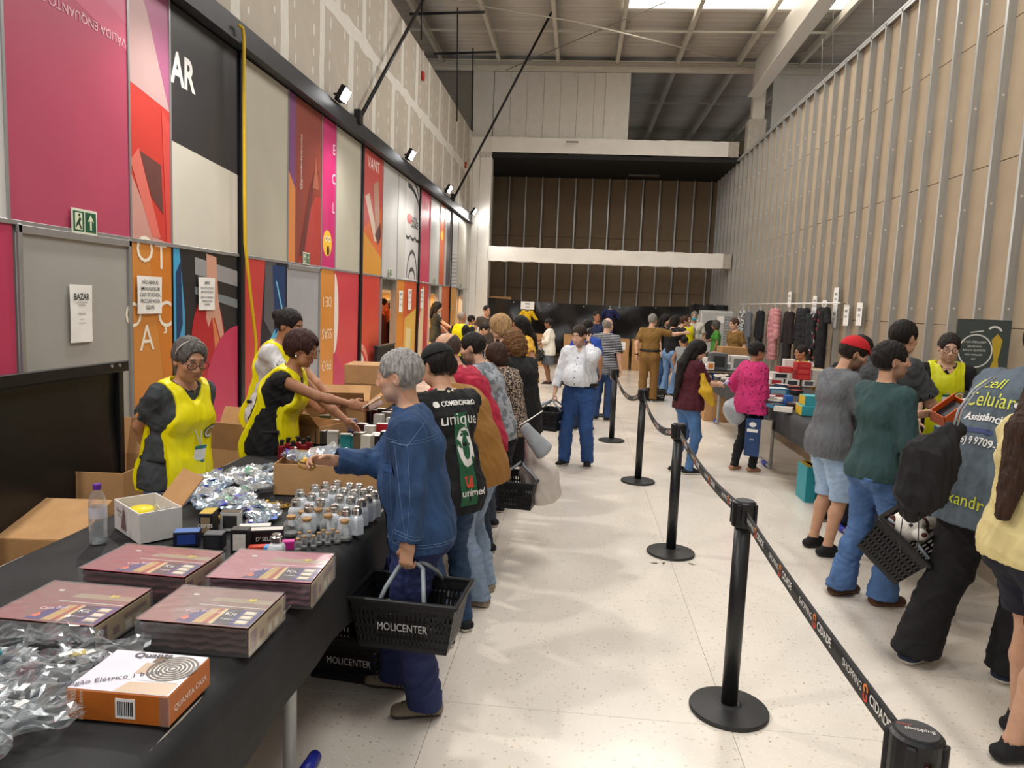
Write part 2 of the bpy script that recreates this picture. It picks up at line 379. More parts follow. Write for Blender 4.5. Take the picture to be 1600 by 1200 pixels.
p = panel(565, 596, JZ, TZ, 'd96a3a', prints=[([(0, .35), (1, .6), (1, 1), (0, 1)], 'c75550'), ([(0, 0), (1, 0), (1, .15), (0, .35)], 'd99a3c'), ([(.1, .62), (.3, .66), (.8, .3), (.6, .28)], 'dcc5b6'), ([(.5, .75), (.75, .8), (.9, .4), (.65, .35)], 'b98c78'), ([(.62, .34), (.9, .46), (.95, .34), (.8, .26)], '5d3030')])
ltext(p, 'VANT', .26, 'efe0d8', .5, .9, flip=False)
panel(596, 620, JZ, TZ, 'c4c3c2'); panel(620, 633, JZ, TZ, 'c2c1be')
p = panel(633, 654, JZ, TZ, 'd6d5d6', prints=[(arc(.1, .72, .9, .25, 0, 90, .05), '3a3a3c'), (arc(.1, .76, .9, .32, 0, 90, .04), '3a3a3c'), (arc(.5, .02, .4, .3, 0, 180, .04), '4a4a4c'), (arc(.5, .02, .25, .12, 0, 180, .04), '4a4a4c'), (ell(.25, .62, .18, .05), 'c8443a')] + [(arc(.15 + .35 * i, .46, .17, .05, 180, 360, .03), '3a3a3c') for i in range(3)])
ltext(p, 'CIDADE', .2, '2c2c30', .62, .58, bold=.02, sx=.9); ltext(p, 'SHOPPING', .09, '2c2c30', .62, .64)
p = panel(654, 671, JZ, TZ, 'cc4a66'); ltext(p, 'UN', .42, 'e8a8b0', .5, .86)
panel(671, 686, JZ, TZ, 'bfbebc')
panel(687, 694, JZ, TZ, 'cf6038', prints=[(ell(.4, .62, .3, .06), 'e8c040')]); panel(694, 704, JZ, TZ, '565154', prints=[([(0, 0), (.3, 0), (.3, 1), (0, 1)], 'b8b0ac')])
panel(704, 715, JZ, TZ, 'cfced2', prints=[([(.1, .03 + .05 * i), (.9, .05 + .05 * i), (.9, .058 + .05 * i), (.1, .038 + .05 * i)], '48484c') for i in range(9)])
panel(715, 724, JZ, TZ, 'bdb9ab'); panel(724, 736, JZ, TZ, 'c9c7c0')
# lower row
panel(-2.0, 3.0, 0.0, JZ, MAG); panel(3.0, yc(22), 0.0, JZ, MAG)
p = panel(24, 204, 0.0, JZ, GREY, 'grey_door_panel')
MB().box((.02, 0, p[2] / 2 - .03), (.03, p[1], .05), bev=.004).box((.02, p[1] / 2 - .02, 0), (.03, .035, p[2]), bev=.004).box((.02, -p[1] / 2 + .02, 0), (.03, .035, p[2]), bev=.004).obj('aluminium_rail', m_alu, p[0])
p = panel(206, 268, 0.0, JZ, ORG, prints=[([(.4, 1), (1, 1), (1, .5), (.75, .5)], 'd27f2c')])
for s, a, z, sz in (('O', .3, .97, .3), ('T', .72, .95, .3), ('O', .0, .735, .28), ('Ç', .8, .735, .32), ('A', .32, .65, .3)): ltext(p, s, sz, 'f2ead8', a, z)
p = panel(270, 371, 0.0, JZ, '2b2a2c', prints=[([(0, 0), (.12, 0), (.15, .75), (.08, 1), (0, 1)], '48a6d2'), ([(.03, .6), (.12, .7), (.1, .95), (.03, .9)], '1d3c66'), ([(.3, .90), (1, .86), (1, .93), (.3, .97)], '9a9a9c'), ([(.3, .82), (1, .76), (1, .80), (.3, .85)], '7e8688'),
    ([(.22, .4)] + ell(.5, .58, .27, .24, 20, 30, 330) , 'b8252c'), (ell(.5, .6, .27, .22), 'b8252c'), ([(.55, .75), (.7, .6), (.72, .42), (.62, .35), (.6, .6)], 'd98452'), ([(.47, .99), (.63, .98), (.66, .8), (.78, .6), (.74, .58), (.6, .72), (.55, .72), (.5, .68), (.46, .72), (.48, .85)], 'd3a08a'),
    ([(1, 0)] + ell(1.0, .30, .60, .38, 20, 90, 205) + [(.36, .0)], 'c8375e'), ([(0, 0), (.3, 0), (.42, .3), (.2, .2)], 'cfc4b6')])
p = panel(382, 449, 0.0, JZ, '22222e', prints=[([(0, 0), (.2, .1), (.45, 1), (0, 1)], 'cc4440'), ([(.45, 1), (.7, 1), (.66, .6), (.42, .7)], '5c5c62'), ([(.2, .25), (.45, .55), (.85, .72), (.9, .5), (.7, .3), (.3, .2)], '59b4da'), ([(.62, .98), (.95, .98), (.95, .7), (.7, .62)], '1f3c6a'), ([(.1, .3), (.35, .4), (.5, .1), (.2, .05)], '2d3566'), ([(.25, .18), (.3, .2), (.5, .0), (.42, 0)], '4fa0d8'), ([(.4, 0), (.8, 0), (.95, .2), (.6, .15)], '5f2c4a'), ([(.7, .9), (.73, .9), (.9, .74), (.86, .74)], '7cc6e6'), ([(0, 0), (.5, 0), (.3, .12), (0, .1)], 'b9a595')])
p = panel(449, 500, 0.0, JZ, 'a3a4a8', 'grey_door_panel')
MB().box((.02, 0, p[2] / 2 - .03), (.03, p[1], .05), bev=.004).box((.02, p[1] / 2 - .02, 0), (.03, .035, p[2]), bev=.004).obj('aluminium_rail', m_alu, p[0])
p = panel(500, 523, 0.0, JZ, ORG)
for s, z in (('DE I', .80), ('SSAS', .60), ('PRO', .40), ('NI', .22)): ltext(p, s, .2, 'f0dcc0', .5, z, flip=True)
panel(523, 561, 0.0, JZ, 'cc4650', prints=[([(0, .0), (.5, 0), (.5, .3), (0, .5)], 'c43a5e'), (ell(0, .72, .16, .26, 12, -90, 90), 'e9ddd2')])
panel(565, 594, 0.0, JZ, 'd0493f', prints=[(arc(0, .2, .5, .3, 0, 90, .05), 'e59a86'), ([(0, 0), (.35, 0), (.2, .38), (0, .46)], 'e8d8cc')])
p = panel(621, 652, 0.0, JZ, 'd2603c', prints=[([(0, 0), (.3, 0), (.35, 1), (0, 1)], 'd98a36'), ([(.3, .0), (.9, 0), (1, .75), (.4, .66)], 'e3b95a'), ([(.4, .1), (.7, .1), (.75, .55), (.5, .58)], 'ecd9a4')])
panel(654, 671, 0.0, JZ, 'c94640', prints=[([(.05, .1), (.5, .1), (.6, .95), (.45, .97), (.1, .5)], 'e8d2b0'), (ell(.75, .3, .22, .2), 'b8343c')])
panel(688, 692, 0.0, JZ, 'd0cdc6'); panel(692, 704, 0.0, JZ, 'd0642f'); p = panel(704, 715, 0.0, JZ, 'd99a3a'); ltext(p, 'GRA', .2, 'f0dcc0', .5, .75); ltext(p, 'ÇA', .2, 'f0dcc0', .5, .5)
panel(724, 736, 0.0, JZ, 'c9c7c1')
b = MB()
for u in (15, 205, 268, 449, 501, 523, 561, 596, 620, 654, 671, 686, 694, 704, 715):
    bb = MB().box((0, 0, 0), (.012, .022, TZ - JZ), bev=.002); bb.obj('aluminium_rail', m_alu, wall_left, loc=(PW + .004, yc(u), (TZ + JZ) / 2))
for a, c in ((-2.0, 7.17), (7.25, 11.25), (11.3, 22.8)): MB().box((0, 0, 0), (.014, c - a, .03), bev=.003).obj('aluminium_rail', m_alu, wall_left, loc=(PW + .004, (a + c) / 2, JZ))
# door openings: jambs and the lit shop behind
for i, (u0, u1) in enumerate(((595, 619), (672, 686), (716, 724))):
    d = struct('door_%d' % (i + 1)); y0, y1 = yc(u0), yc(u1)
    for y in (y0 + .015, y1 - .015): MB().box((XL, y, JZ / 2), (.12, .03, JZ), bev=.004).obj('door_jamb', m_alu, d)
    MB().box((XL, (y0 + y1) / 2, JZ - .015), (.12, y1 - y0, .03), bev=.004).obj('door_head', m_alu, d)
w3 = MB().box((-6.6, 16.5, 1.55), (.1, 13, 3.1)).box((-5.1, 11.0, 1.55), (3.1, .1, 3.1)).box((-5.1, 23, 1.55), (3.1, .1, 3.1)).box((-5.1, 16.5, 3.15), (3.1, 13, .1)).obj('wall_shop', M('e5c388', .7, var=.05, scale=2), None, kind='structure')
# ---- right wall: kraft boards behind galvanised studs
wall_right = struct('wall_right'); m_kraft = M('a4937b', .85, var=.07, scale=2.5, bump=.1, bscale=30); m_galv = M('b4b5b2', .38, .45, var=.12, scale=3.0, stretch=(6, 6, .6))
MB().box((XR + .15, 12.5, 3.15), (.08, 28, 6.3)).obj('backing_frame', M('6f6556', .9), wall_right)
kb = None; hs = [0, 1.8, 3.6, 5.1, 6.28]
for r in range(4):
    kb = None
    for k in range(-3, 21):
        y = 2.0 + 1.12 * k + (.56 if r % 2 else 0)
        if y > 25.3: continue
        loc = (XR + .095, y, (hs[r] + hs[r + 1]) / 2)
        if kb is None: kb = MB().box((0, 0, 0), (.014, 1.114, hs[r + 1] - hs[r] - .008), bev=.002).obj('kraft_board', m_kraft, wall_right, loc=loc)
        else: inst(kb, wall_right, loc)
def stud_mesh(h, name, parent):
    b = MB(); b.box((.045, 0, 0), (.09, .003, h)).box((.0015, .021, 0), (.003, .042, h)).box((.0875, .021, 0), (.003, .042, h)).box((.008, .042, 0), (.016, .003, h))
    o = b.obj(name, m_galv, parent, loc=(0, -60, 0)); c = MB()
    for i in range(int(h / 1.15) + 1):
        z = -h / 2 + .85 + 1.15 * i
        if z < h / 2 - .1: c.prism(ell(.045, 0, .014, .014, 10), (0, -.0016, z), (1, 0, 0), (0, 0, 1), -.0012 if False else .0008)
    for v in range(len(c.V)): c.V[v] = (c.V[v][0], c.V[v][1] - .0004, c.V[v][2])
    c.obj('screw_dot', M('dcd6c8', .6, var=0), o); return o
sm = stud_mesh(6.28, 'wall_stud', wall_right); ys = [y for y in np.arange(1.9, 25.5, .555)]
for i, y in enumerate(ys):
    o = sm if i == 0 else inst(sm, wall_right); o.location = (XR, y, 3.14 )
    if i: inst(sm.children[0], o)
MB().box((XR + .045, 12.5, 6.29), (.1, 27, .04), bev=.003).box((XR + .002, 12.5, 6.25), (.004, 27, .05)).obj('top_track', m_galv, wall_right)
# ---- back of the hall
YB, YF = 25.5, 22.3
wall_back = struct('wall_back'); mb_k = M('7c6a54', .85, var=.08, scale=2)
MB().box((.5, YB + .2, 3.2), (8.6, .1, 6.4)).obj('backing_frame', M('51412f', .9), wall_back)
for r, (z0, z1) in enumerate(((0, 1.2), (1.2, 2.4), (2.4, 4.2), (4.2, 6.3))):
    kb = None
    for k in range(8):
        loc = (-3.1 + 1.14 * k, YB + .1, (z0 + z1) / 2)
        if kb is None: kb = MB().box((0, 0, 0), (1.13, .014, z1 - z0 - .01), bev=.002).obj('kraft_board', mb_k, wall_back, loc=loc)
        else: inst(kb, wall_back, loc)
b = MB().box((0, .045, 0), (.003, .09, 6.2)).box((.021, .0015, 0), (.042, .003, 6.2)); s0 = b.obj('wall_stud', m_galv, wall_back, loc=(-3.2, YB, 3.1))
for k in range(1, 14): inst(s0, wall_back, (-3.2 + .572 * k, YB, 3.1))
wall_frame = struct('wall_front_frame'.replace('_front_frame', '_portal'))
MB().box((-3.17, YF + .2, 3.4), (.66, .4, 6.8), bev=.01).obj('column', m_white, wall_frame)
for x in (-3.42, -3.2): MB().box((x, YF - .005, 3.3), (.012, .012, 6.6)).obj('column_seam', M('b7b2a8', .7), wall_frame)
def ragged(x0, x1, z0, z1, name, jig):
    b = MB(); n = 40; T_ = [(x0 + (x1 - x0) * i / n, z1 + random.uniform(-jig, jig)) for i in range(n + 1)]; B_ = [(x0 + (x1 - x0) * i / n, z0 + random.uniform(-jig, jig)) for i in range(n + 1)]
    b.prism(B_ + T_[::-1], (0, YF + .3, 0), (1, 0, 0), (0, 0, 1), .3); b.obj(name, M('ece8e0', .7, var=.06, scale=2), wall_frame)
ragged(-2.9, 4.12, 6.33, 6.80, 'lintel', .014); ragged(-2.9, 4.2, 3.12, 3.56, 'lintel', .012)
m_conc = M('b5ada0', .9, var=.15, scale=12, bump=.3, bscale=40)
MB().box((4.27, YF + .16, 6.57), (.32, .3, .47), bev=.01).obj('lintel_end', m_conc, wall_frame); MB().box((4.32, YF + .16, 3.34), (.26, .3, .44), bev=.01).obj('lintel_end', m_conc, wall_frame)
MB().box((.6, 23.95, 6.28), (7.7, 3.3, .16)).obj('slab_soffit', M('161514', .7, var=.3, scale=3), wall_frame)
MB().box((1.9, 24.6, 6.18), (1.0, .12, .05), bev=.01).obj('dark_strip_light', M('6a655c', .5), wall_frame)
wp = None                                               # white block panels over the lintel
for k in range(8):
    w = .49; loc = (-2.62 + .5 * k, YF + .18, 7.78)
    if k == 7: MB().box((0, 0, 0), (.72, .08, 1.94), bev=.006).obj('white_panel', m_paint, wall_frame, loc=(.82, YF + .13, 7.76))
    elif wp is None: wp = MB().box((0, 0, 0), (w + .004, .08, 1.92), bev=.004).obj('white_panel', m_paint, wall_frame, loc=loc)
    else: inst(wp, wall_frame, loc)
MB().box((-3.2, YF + .18, 7.78), (.62, .08, 1.95)).obj('white_panel', m_paint, wall_frame)
MB().box((-5.9, YF + .3, 5.5), (4.7, .1, 7.0)).obj('side_wall', M('8f897e', .7), wall_frame)
MB().box((7.2, YF + .18, 7.6), (3.8, .08, 2.4)).obj('white_panel', m_paint, wall_frame)
MB().box((-.45, YF - .18, 6.66), (.36, .02, .05)).obj('wall_vent', M('8c867c', .6), wall_frame)
# roof steel
roof = struct('ceiling'); m_roof = M('cfc9c0', .6, var=.10, scale=1.2, bump=.5, bscale=1.6, wave='Y', stretch=(.15, 1, 1)); m_beam = M('cfc9bb', .5, var=.06, scale=4)
sh = None
for i in range(-7, 9):
    for j in range(0, 13):
        x, y = .76 + 1.74 * (i + .5), 5.75 + 2.4 * j
        if 0 <= i <= 2 and 13.0 < y + 1.2 < 19.1: continue        # skylight
        if sh is None: sh = MB().grid(lambda u, v: (1.72 * (u - .5), 2.4 * (v - .5), .012 * math.cos(v * 2 * math.pi * 8)), 1, 32, thick=.01).obj('roof_sheet', m_roof, roof, smooth=True, loc=(x, y, 9.2))
        else: inst(sh, roof, (x, y, 9.2))
MB().box((3.35, 16.55, 9.215), (5.2, 4.8, .02)).obj('skylight', M('fff8ee', .5, var=0, emit=2.2), roof)
pu = None
for k in range(-5, 8):
    loc = (.76 + 1.74 * k, 19, 9.06)
    if pu is None: pu = MB().box((0, 0, -.09), (.10, 32, .012)).box((-.045, 0, 0), (.012, 32, .19)).box((.0, 0, .09), (.10, 32, .012)).obj('purlin', m_beam, roof, loc=loc)
    else: inst(pu, roof, loc)
for y in (8.0, 13.0, 19.9, 26.5): MB().box((0, 0, 0), (24, .05, .05)).obj('purlin_tie', m_beam, roof, loc=(1, y, 9.0))
MB().box((1, YF + .1, 8.86), (24, .22, .03)).box((1, YF + .1, 8.88), (24, .02, .28)).box((1, YF + .1, 9.02), (24, .22, .03)).obj('cross_beam', m_beam, roof)
MB().box((1, 31, 8.5), (24, .3, .5)).obj('cross_beam', M('8c8064', .6), roof)
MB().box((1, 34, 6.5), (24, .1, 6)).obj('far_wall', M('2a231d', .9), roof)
# tapered white rafter and its column
b = MB(); q0, q1 = Vector((4.72, 22.0, 8.02)), Vector((4.6, 6.0, 8.55)); q2, q3 = Vector((4.72, 22.0, 9.0)), Vector((4.6, 6.0, 9.16))
b.prism([(6.0, 8.55), (22.05, 8.02), (22.05, 9.0), (6.0, 9.1)], (4.66, 0, 0), (0, 1, 0), (0, 0, 1), .03)
b.grid(lambda u, v: (4.66 - .16 + .36 * u, 6 + 16.05 * v, 8.55 - .53 * v), 1, 1, thick=.03); b.obj('rafter', M('e6e2d8', .35, var=.05), roof)
MB().box((4.84, 22.15, 7.75), (.34, .3, 2.3), bev=.01).obj('steel_column', m_beam, roof); MB().box((4.82, 22.15, 6.62), (.5, .42, 1.5), bev=.015).obj('concrete_column', m_conc, roof)
# thin round bracing rods
def rod(name, a, b_, r, mat_): return MB().tube([a, b_], r, 6).obj(name, mat_, roof, smooth=True)
rod('brace_rod', D(905, 35, 17.5), D(1130, 90, 22.2), .022, m_beam); rod('brace_rod', D(1040, 3, 17.6), D(790, 110, 22.2), .012, M('7d786e', .5)); rod('brace_rod', D(700, 0, 17.0), D(905, 35, 17.5), .014, m_beam)
rod('brace_rod', D(1245, 85, 21.8), D(1360, 58, 20), .02, m_beam)
for u in (1285, 1302, 1365): rod('hanger_wire', D(u, 0 if u > 1300 else 60, 16), D(u - 1, 118 - (u - 1285) * .9, 16), .006, m_alu)
# black tie rods from the band to the roof, trapeze hangers
for a, b_ in (((XL + .1, 10.84, 4.45), tuple(W(668, -12, -3.2))), ((XL + .1, 18.96, 4.45), (-1.05, 18.9, 9.08))):
    t = MB().tube([a, b_], .03, 8).obj('tie_rod', m_steelblack, roof, smooth=True); MB().box((a[0], a[1], a[2] + .05), (.10, .16, .2), bev=.01).obj('rod_bracket', m_steelblack, t)
for u, v0, v1, Y in ((715, 12, 190, 16.0), (739, 75, 205, 19.0), (659, 0, 62, 13.5)):
    rod('hanger_rod', D(u, v0, Y), D(u - 1, v1, Y), .016, m_steelblack)
rod('trapeze_bar', D(640, 22, 16.0), D(757, 19, 16.0), .028, m_steelblack); rod('trapeze_bar', D(678, 84, 19.0), D(776, 81, 19.0), .026, m_steelblack)
MB().box((-4.6, 12, 7.15), (.35, 24, .5)).obj('side_beam', m_band, roof)
# red junction boxes
for y, z, n in ((15.35, 6.45, 'nearer'), (21.2, 5.75, 'farther')):
    o = thing('junction_box', 'small red box high on the grey plasterboard, %s of two' % n, 'box', (XL + .02, y, z)); MB().box((.02, 0, 0), (.05, .12, .17), bev=.008).obj('case', M('a8231f', .5), o); MB().tube([(.02, 0, .08), (.02, 0, .5)], .008, 6).obj('conduit', m_paint, o)
# floodlights on the band
fl = None
for k, y in enumerate(FLOOD_Y):
    o = thing('floodlight', ['lit floodlight far behind the viewer', 'lit floodlight', 'lit floodlight', 'nearest lit floodlight on the black band above the magenta panel', 'second lit floodlight along the black band', 'third lit floodlight along the black band', 'farthest lit floodlight at the end of the black band'][k], 'lamp', (XL + .11, y, 4.46), 0, 'floodlights along the black band') if y > 5.8 else None
    if o is None: continue
    MB().box((.10, 0, .08), (.07, .26, .2), bev=.012, rot=Matrix.Rotation(.5, 3, 'Y')).obj('housing', m_steelblack, o)
    MB().box((.138, 0, .06), (.012, .22, .16), bev=.004, rot=Matrix.Rotation(.5, 3, 'Y')).obj('lens', M('ffffff', .3, var=0, emit=60), o)
    MB().box((.03, 0, .0), (.03, .2, .03)).box((.06, .115, .05), (.1, .012, .03)).box((.06, -.115, .05), (.1, .012, .03)).obj('bracket', m_steelblack, o)
# yellow cable
pts = [W(u, v, XL + .16) for u, v in ((374, 40), (379, 44), (381, 60), (381, 150), (382, 300), (383, 380), (389, 440), (396, 500), (400, 535), (399, 570), (392, 615), (379, 640), (372, 660))]
tag(MB().tube([Vector(p) for p in pts], .016, 8).obj('power_cable', M('d9b21c', .45), smooth=True), 'yellow power cable hanging from the black band beside the black mullion', 'cable')
# ================================================================ PEOPLE: signed-distance bodies and clothes, meshed by surface nets
def nz(v): v = np.asarray(v, float); return v / (np.linalg.norm(v) + 1e-9)
def fastmesh(name, V, Q, mats, fm=None, vcol=None):
    me = bpy.data.meshes.new(name); n = len(V); q = len(Q)
    me.vertices.add(n); me.vertices.foreach_set('co', np.asarray(V, np.float32).ravel())
    me.loops.add(q * 4); me.loops.foreach_set('vertex_index', np.asarray(Q, np.int32).ravel())
    me.polygons.add(q); me.polygons.foreach_set('loop_start', np.arange(0, q * 4, 4, dtype=np.int32))
    try: me.polygons.foreach_set('loop_total', np.full(q, 4, np.int32))
    except Exception: pass
    me.polygons.foreach_set('use_smooth', np.ones(q, bool))
    for m in (mats if isinstance(mats, (list, tuple)) else [mats]): me.materials.append(m)
    if fm is not None: me.polygons.foreach_set('material_index', np.asarray(fm, np.int32))
    if vcol is not None:
        at = me.color_attributes.new('Col', 'FLOAT_COLOR', 'POINT'); at.data.foreach_set('color', np.concatenate([vcol, np.ones((n, 1))], 1).astype(np.float32).ravel())
    me.update(calc_edges=True); return me
class Fld:
    def __init__(s, lo, hi, h):
        s.lo = np.asarray(lo, float); s.h = h; s.n = np.ceil((np.asarray(hi, float) - s.lo) / h).astype(int) + 1
        s.D = np.full(s.n, .5, np.float32); s.ax = [(s.lo[i] + h * np.arange(s.n[i])).astype(np.float32) for i in range(3)]
    def sub(s, lo, hi):
        a = np.clip(np.floor((np.asarray(lo) - s.lo) / s.h).astype(int), 0, s.n); b = np.clip(np.ceil((np.asarray(hi) - s.lo) / s.h).astype(int) + 1, 0, s.n)
        sl = tuple(slice(a[i], b[i]) for i in range(3))
        return sl, s.ax[0][sl[0]][:, None, None], s.ax[1][sl[1]][None, :, None], s.ax[2][sl[2]][None, None, :]
    def put(s, sl, d, k, op):
        A = s.D[sl]
        if A.size == 0: return
        if op == 'u':
            h = np.clip(.5 + .5 * (A - d) / k, 0, 1); s.D[sl] = A * (1 - h) + d * h - k * h * (1 - h)
        else:
            d = -d; h = np.clip(.5 - .5 * (A - d) / k, 0, 1); s.D[sl] = A * (1 - h) + d * h + k * h * (1 - h)
    def cone(s, a, b, ra, rb, k=.02, wide=None, w=1.0, op='u', cuts=()):
        a = np.asarray(a, float); b = np.asarray(b, float); ra = max(ra, .75 * s.h); rb = max(rb, .75 * s.h)
        m = max(ra, rb) * max(w, 1) + k + 2.5 * s.h
        sl, X, Y, Z = s.sub(np.minimum(a, b) - m, np.maximum(a, b) + m)
        ab = b - a; L2 = float(ab @ ab) + 1e-9; X, Y, Z = X - a[0], Y - a[1], Z - a[2]
        t = np.clip((X * ab[0] + Y * ab[1] + Z * ab[2]) / L2, 0, 1); qx, qy, qz = X - t * ab[0], Y - t * ab[1], Z - t * ab[2]
        if wide is not None:
            wd_ = nz(wide); f = 1 - 1 / w; sd = (qx * wd_[0] + qy * wd_[1] + qz * wd_[2]) * f
            qx, qy, qz = qx - wd_[0] * sd, qy - wd_[1] * sd, qz - wd_[2] * sd
        d = np.sqrt(qx * qx + qy * qy + qz * qz) - (ra + (rb - ra) * t)
        for pt, n in cuts:
            n = nz(n); d = np.maximum(d, (X - (pt[0] - a[0])) * n[0] + (Y - (pt[1] - a[1])) * n[1] + (Z - (pt[2] - a[2])) * n[2])
        s.put(sl, d, k, op)
    def ell(s, c, r, R=None, k=.015, op='u', cuts=()):
        c = np.asarray(c, float); m = max(r) + k + 2.5 * s.h; sl, X, Y, Z = s.sub(c - m, c + m); X, Y, Z = X - c[0], Y - c[1], Z - c[2]
        if R is None: u, v, w = X, Y, Z
        else: u, v, w = [X * R[i][0] + Y * R[i][1] + Z * R[i][2] for i in range(3)]      # rows of R: local axes
        q = np.sqrt((u / r[0]) ** 2 + (v / r[1]) ** 2 + (w / r[2]) ** 2); g = np.sqrt((u / r[0] ** 2) ** 2 + (v / r[1] ** 2) ** 2 + (w / r[2] ** 2) ** 2) + 1e-6
        d = q * (q - 1) / g
        for pt, n in cuts:
            n = nz(n); d = np.maximum(d, (X - (pt[0] - c[0])) * n[0] + (Y - (pt[1] - c[1])) * n[1] + (Z - (pt[2] - c[2])) * n[2])
        s.put(sl, d, k, op)
    def cut(s, pt, n):
        n = nz(n); s.D = np.maximum(s.D, (s.ax[0][:, None, None] - pt[0]) * n[0] + (s.ax[1][None, :, None] - pt[1]) * n[1] + (s.ax[2][None, None, :] - pt[2]) * n[2]).astype(np.float32)
    def mesh(s):
        D = s.D; D[0], D[-1], D[:, 0], D[:, -1], D[:, :, 0], D[:, :, -1] = .5, .5, .5, .5, .5, .5
        sg = (D < 0); u8 = sg.view(np.uint8); n = s.n
        acc = np.zeros(n - 1, np.uint8)
        for i in (0, 1):
            for j in (0, 1):
                for k in (0, 1): acc += u8[i:n[0] - 1 + i, j:n[1] - 1 + j, k:n[2] - 1 + k]
        C = np.argwhere((acc > 0) & (acc < 8)); idx = np.full(n - 1, -1, np.int32); idx[C[:, 0], C[:, 1], C[:, 2]] = np.arange(len(C))
        offs = np.array([(i, j, k) for i in (0, 1) for j in (0, 1) for k in (0, 1)]); val = np.stack([D[C[:, 0] + o[0], C[:, 1] + o[1], C[:, 2] + o[2]] for o in offs], 1)
        P = np.zeros((len(C), 3)); cnt = np.zeros(len(C))
        for a in range(8):
            for ax in range(3):
                if offs[a][ax]: continue
                b = a + (4, 2, 1)[ax]; va, vb = val[:, a], val[:, b]; m = (va < 0) != (vb < 0); t = np.where(m, va / np.where(m, va - vb, 1), 0)
                q = np.tile(offs[a].astype(float), (len(C), 1)); q[:, ax] += t; P += q * m[:, None]; cnt += m
        V = s.lo + (C + P / np.maximum(cnt, 1)[:, None]) * s.h; Q = []
        for ax in range(3):
            a1, a2 = (ax + 1) % 3, (ax + 2) % 3; s0 = [slice(1, -1)] * 3; s1 = [slice(1, -1)] * 3
            s0[ax] = slice(0, -1); s1[ax] = slice(1, None); A, B = sg[tuple(s0)], sg[tuple(s1)]
            E = np.argwhere(A != B); off = np.ones(3, int); off[ax] = 0; E = E + off
            o = [E.copy() for _ in range(4)]; o[1][:, a1] -= 1; o[2][:, a1] -= 1; o[2][:, a2] -= 1; o[3][:, a2] -= 1
            q = np.stack([idx[x[:, 0], x[:, 1], x[:, 2]] for x in o], 1); ins = sg[E[:, 0], E[:, 1], E[:, 2]]
            q[~ins] = q[~ins][:, ::-1]; Q.append(q)
        Q = np.concatenate(Q); Q = Q[(Q >= 0).all(1)]
        return V, Q
def normals(V, Q):
    n = np.cross(V[Q[:, 2]] - V[Q[:, 0]], V[Q[:, 3]] - V[Q[:, 1]]); N = np.zeros_like(V)
    for i in range(4): np.add.at(N, Q[:, i], n)
    return N / (np.linalg.norm(N, axis=1, keepdims=True) + 1e-9)
def folds(P, seed, f=38.0, aniso=(1, 1, .6)):
    r = np.random.RandomState(seed); o = np.zeros(len(P)); P = P * np.array(aniso)
    for i in range(4):
        k1, k2 = nz(r.normal(size=3)) * f * r.uniform(.6, 1.5), nz(r.normal(size=3)) * f * .55
        w = np.sin(P @ k1 + 1.6 * np.sin(P @ k2 + r.uniform(0, 6)) + r.uniform(0, 6)); o += np.sign(w) * np.abs(w) ** 1.5 if i % 2 else 1 - 2 * np.abs(w) ** .7
    return o / 4
SKIN = {'tan': 'c99a7c', 'light': 'd9ad92', 'brown': 'a87657', 'dark': '8a5f45', 'olive': 'b98868'}
m_skin = M('attr', .5, var=.08, scale=30, bump=.08, bscale=220)
m_eyewhite = M('e6e0d8', .25, var=0); m_iris = M('3a2619', .2, var=0)
def cloth(c, kind='tee'):
    if isinstance(c, tuple): return patterned(*c)
    if kind == 'denim': return M(c, .8, var=.28, scale=9, bump=.25, bscale=240, stretch=(1, 1, .45))
    if kind == 'knit': return M(c, .9, var=.12, scale=30, bump=.4, bscale=120)
    if kind == 'satin': return M(c, .38, var=.05, scale=8, bump=.06, bscale=160)
    return M(c, .85, var=.10, scale=10, bump=.10, bscale=200)
def patterned(c, c2, kind, scale):
    key = ('pat', c, c2, kind, scale)
    if key in MATS: return MATS[key]
    m = bpy.data.materials.new('patterned_cloth'); m.use_nodes = True; MATS[key] = m; N = m.node_tree.nodes; L = m.node_tree.links; p = N['Principled BSDF']; p.inputs['Roughness'].default_value = .85
    t = N.new('ShaderNodeTexCoord'); r = N.new('ShaderNodeValToRGB'); r.color_ramp.interpolation = 'CONSTANT'
    if kind == 'stripe': n = N.new('ShaderNodeTexWave'); n.bands_direction = 'Z'; out = 'Fac'; th = .72
    elif kind == 'dots': n = N.new('ShaderNodeTexVoronoi'); out = 'Distance'; th = .28
    else: n = N.new('ShaderNodeTexNoise'); out = 'Fac'; th = .52; n.inputs['Detail'].default_value = 3
    n.inputs['Scale'].default_value = scale; L.new(t.outputs['Object'], n.inputs['Vector']); kind == 'stripe' and setattr(n.inputs['Distortion'], 'default_value', 0); L.new(n.outputs[out], r.inputs[0])
    r.color_ramp.elements[0].color = (*lin(c), 1) if kind != 'dots' else (*lin(c2), 1); r.color_ramp.elements[1].position = th; r.color_ramp.elements[1].color = (*lin(c2), 1) if kind != 'dots' else (*lin(c), 1)
    L.new(r.outputs[0], p.inputs['Base Color']); return m
def hairmat(c): return M(c, .58, var=.55, scale=90, bump=.8, bscale=170, stretch=(1, 1, .14), spec=.35)
def ik(S, T, l1, l2, hint):
    S, T = np.asarray(S, float), np.asarray(T, float); d = T - S; L = np.linalg.norm(d)
    if L > (l1 + l2) * .995: T = S + d * ((l1 + l2) * .995 / L); L = (l1 + l2) * .995
    d = nz(T - S); a = (l1 * l1 - l2 * l2 + L * L) / (2 * L); hh = math.sqrt(max(l1 * l1 - a * a, 1e-6)); hint = np.asarray(hint, float); hint = nz(hint - d * (hint @ d))
    return S + d * a + hint * hh, T
class P: pass
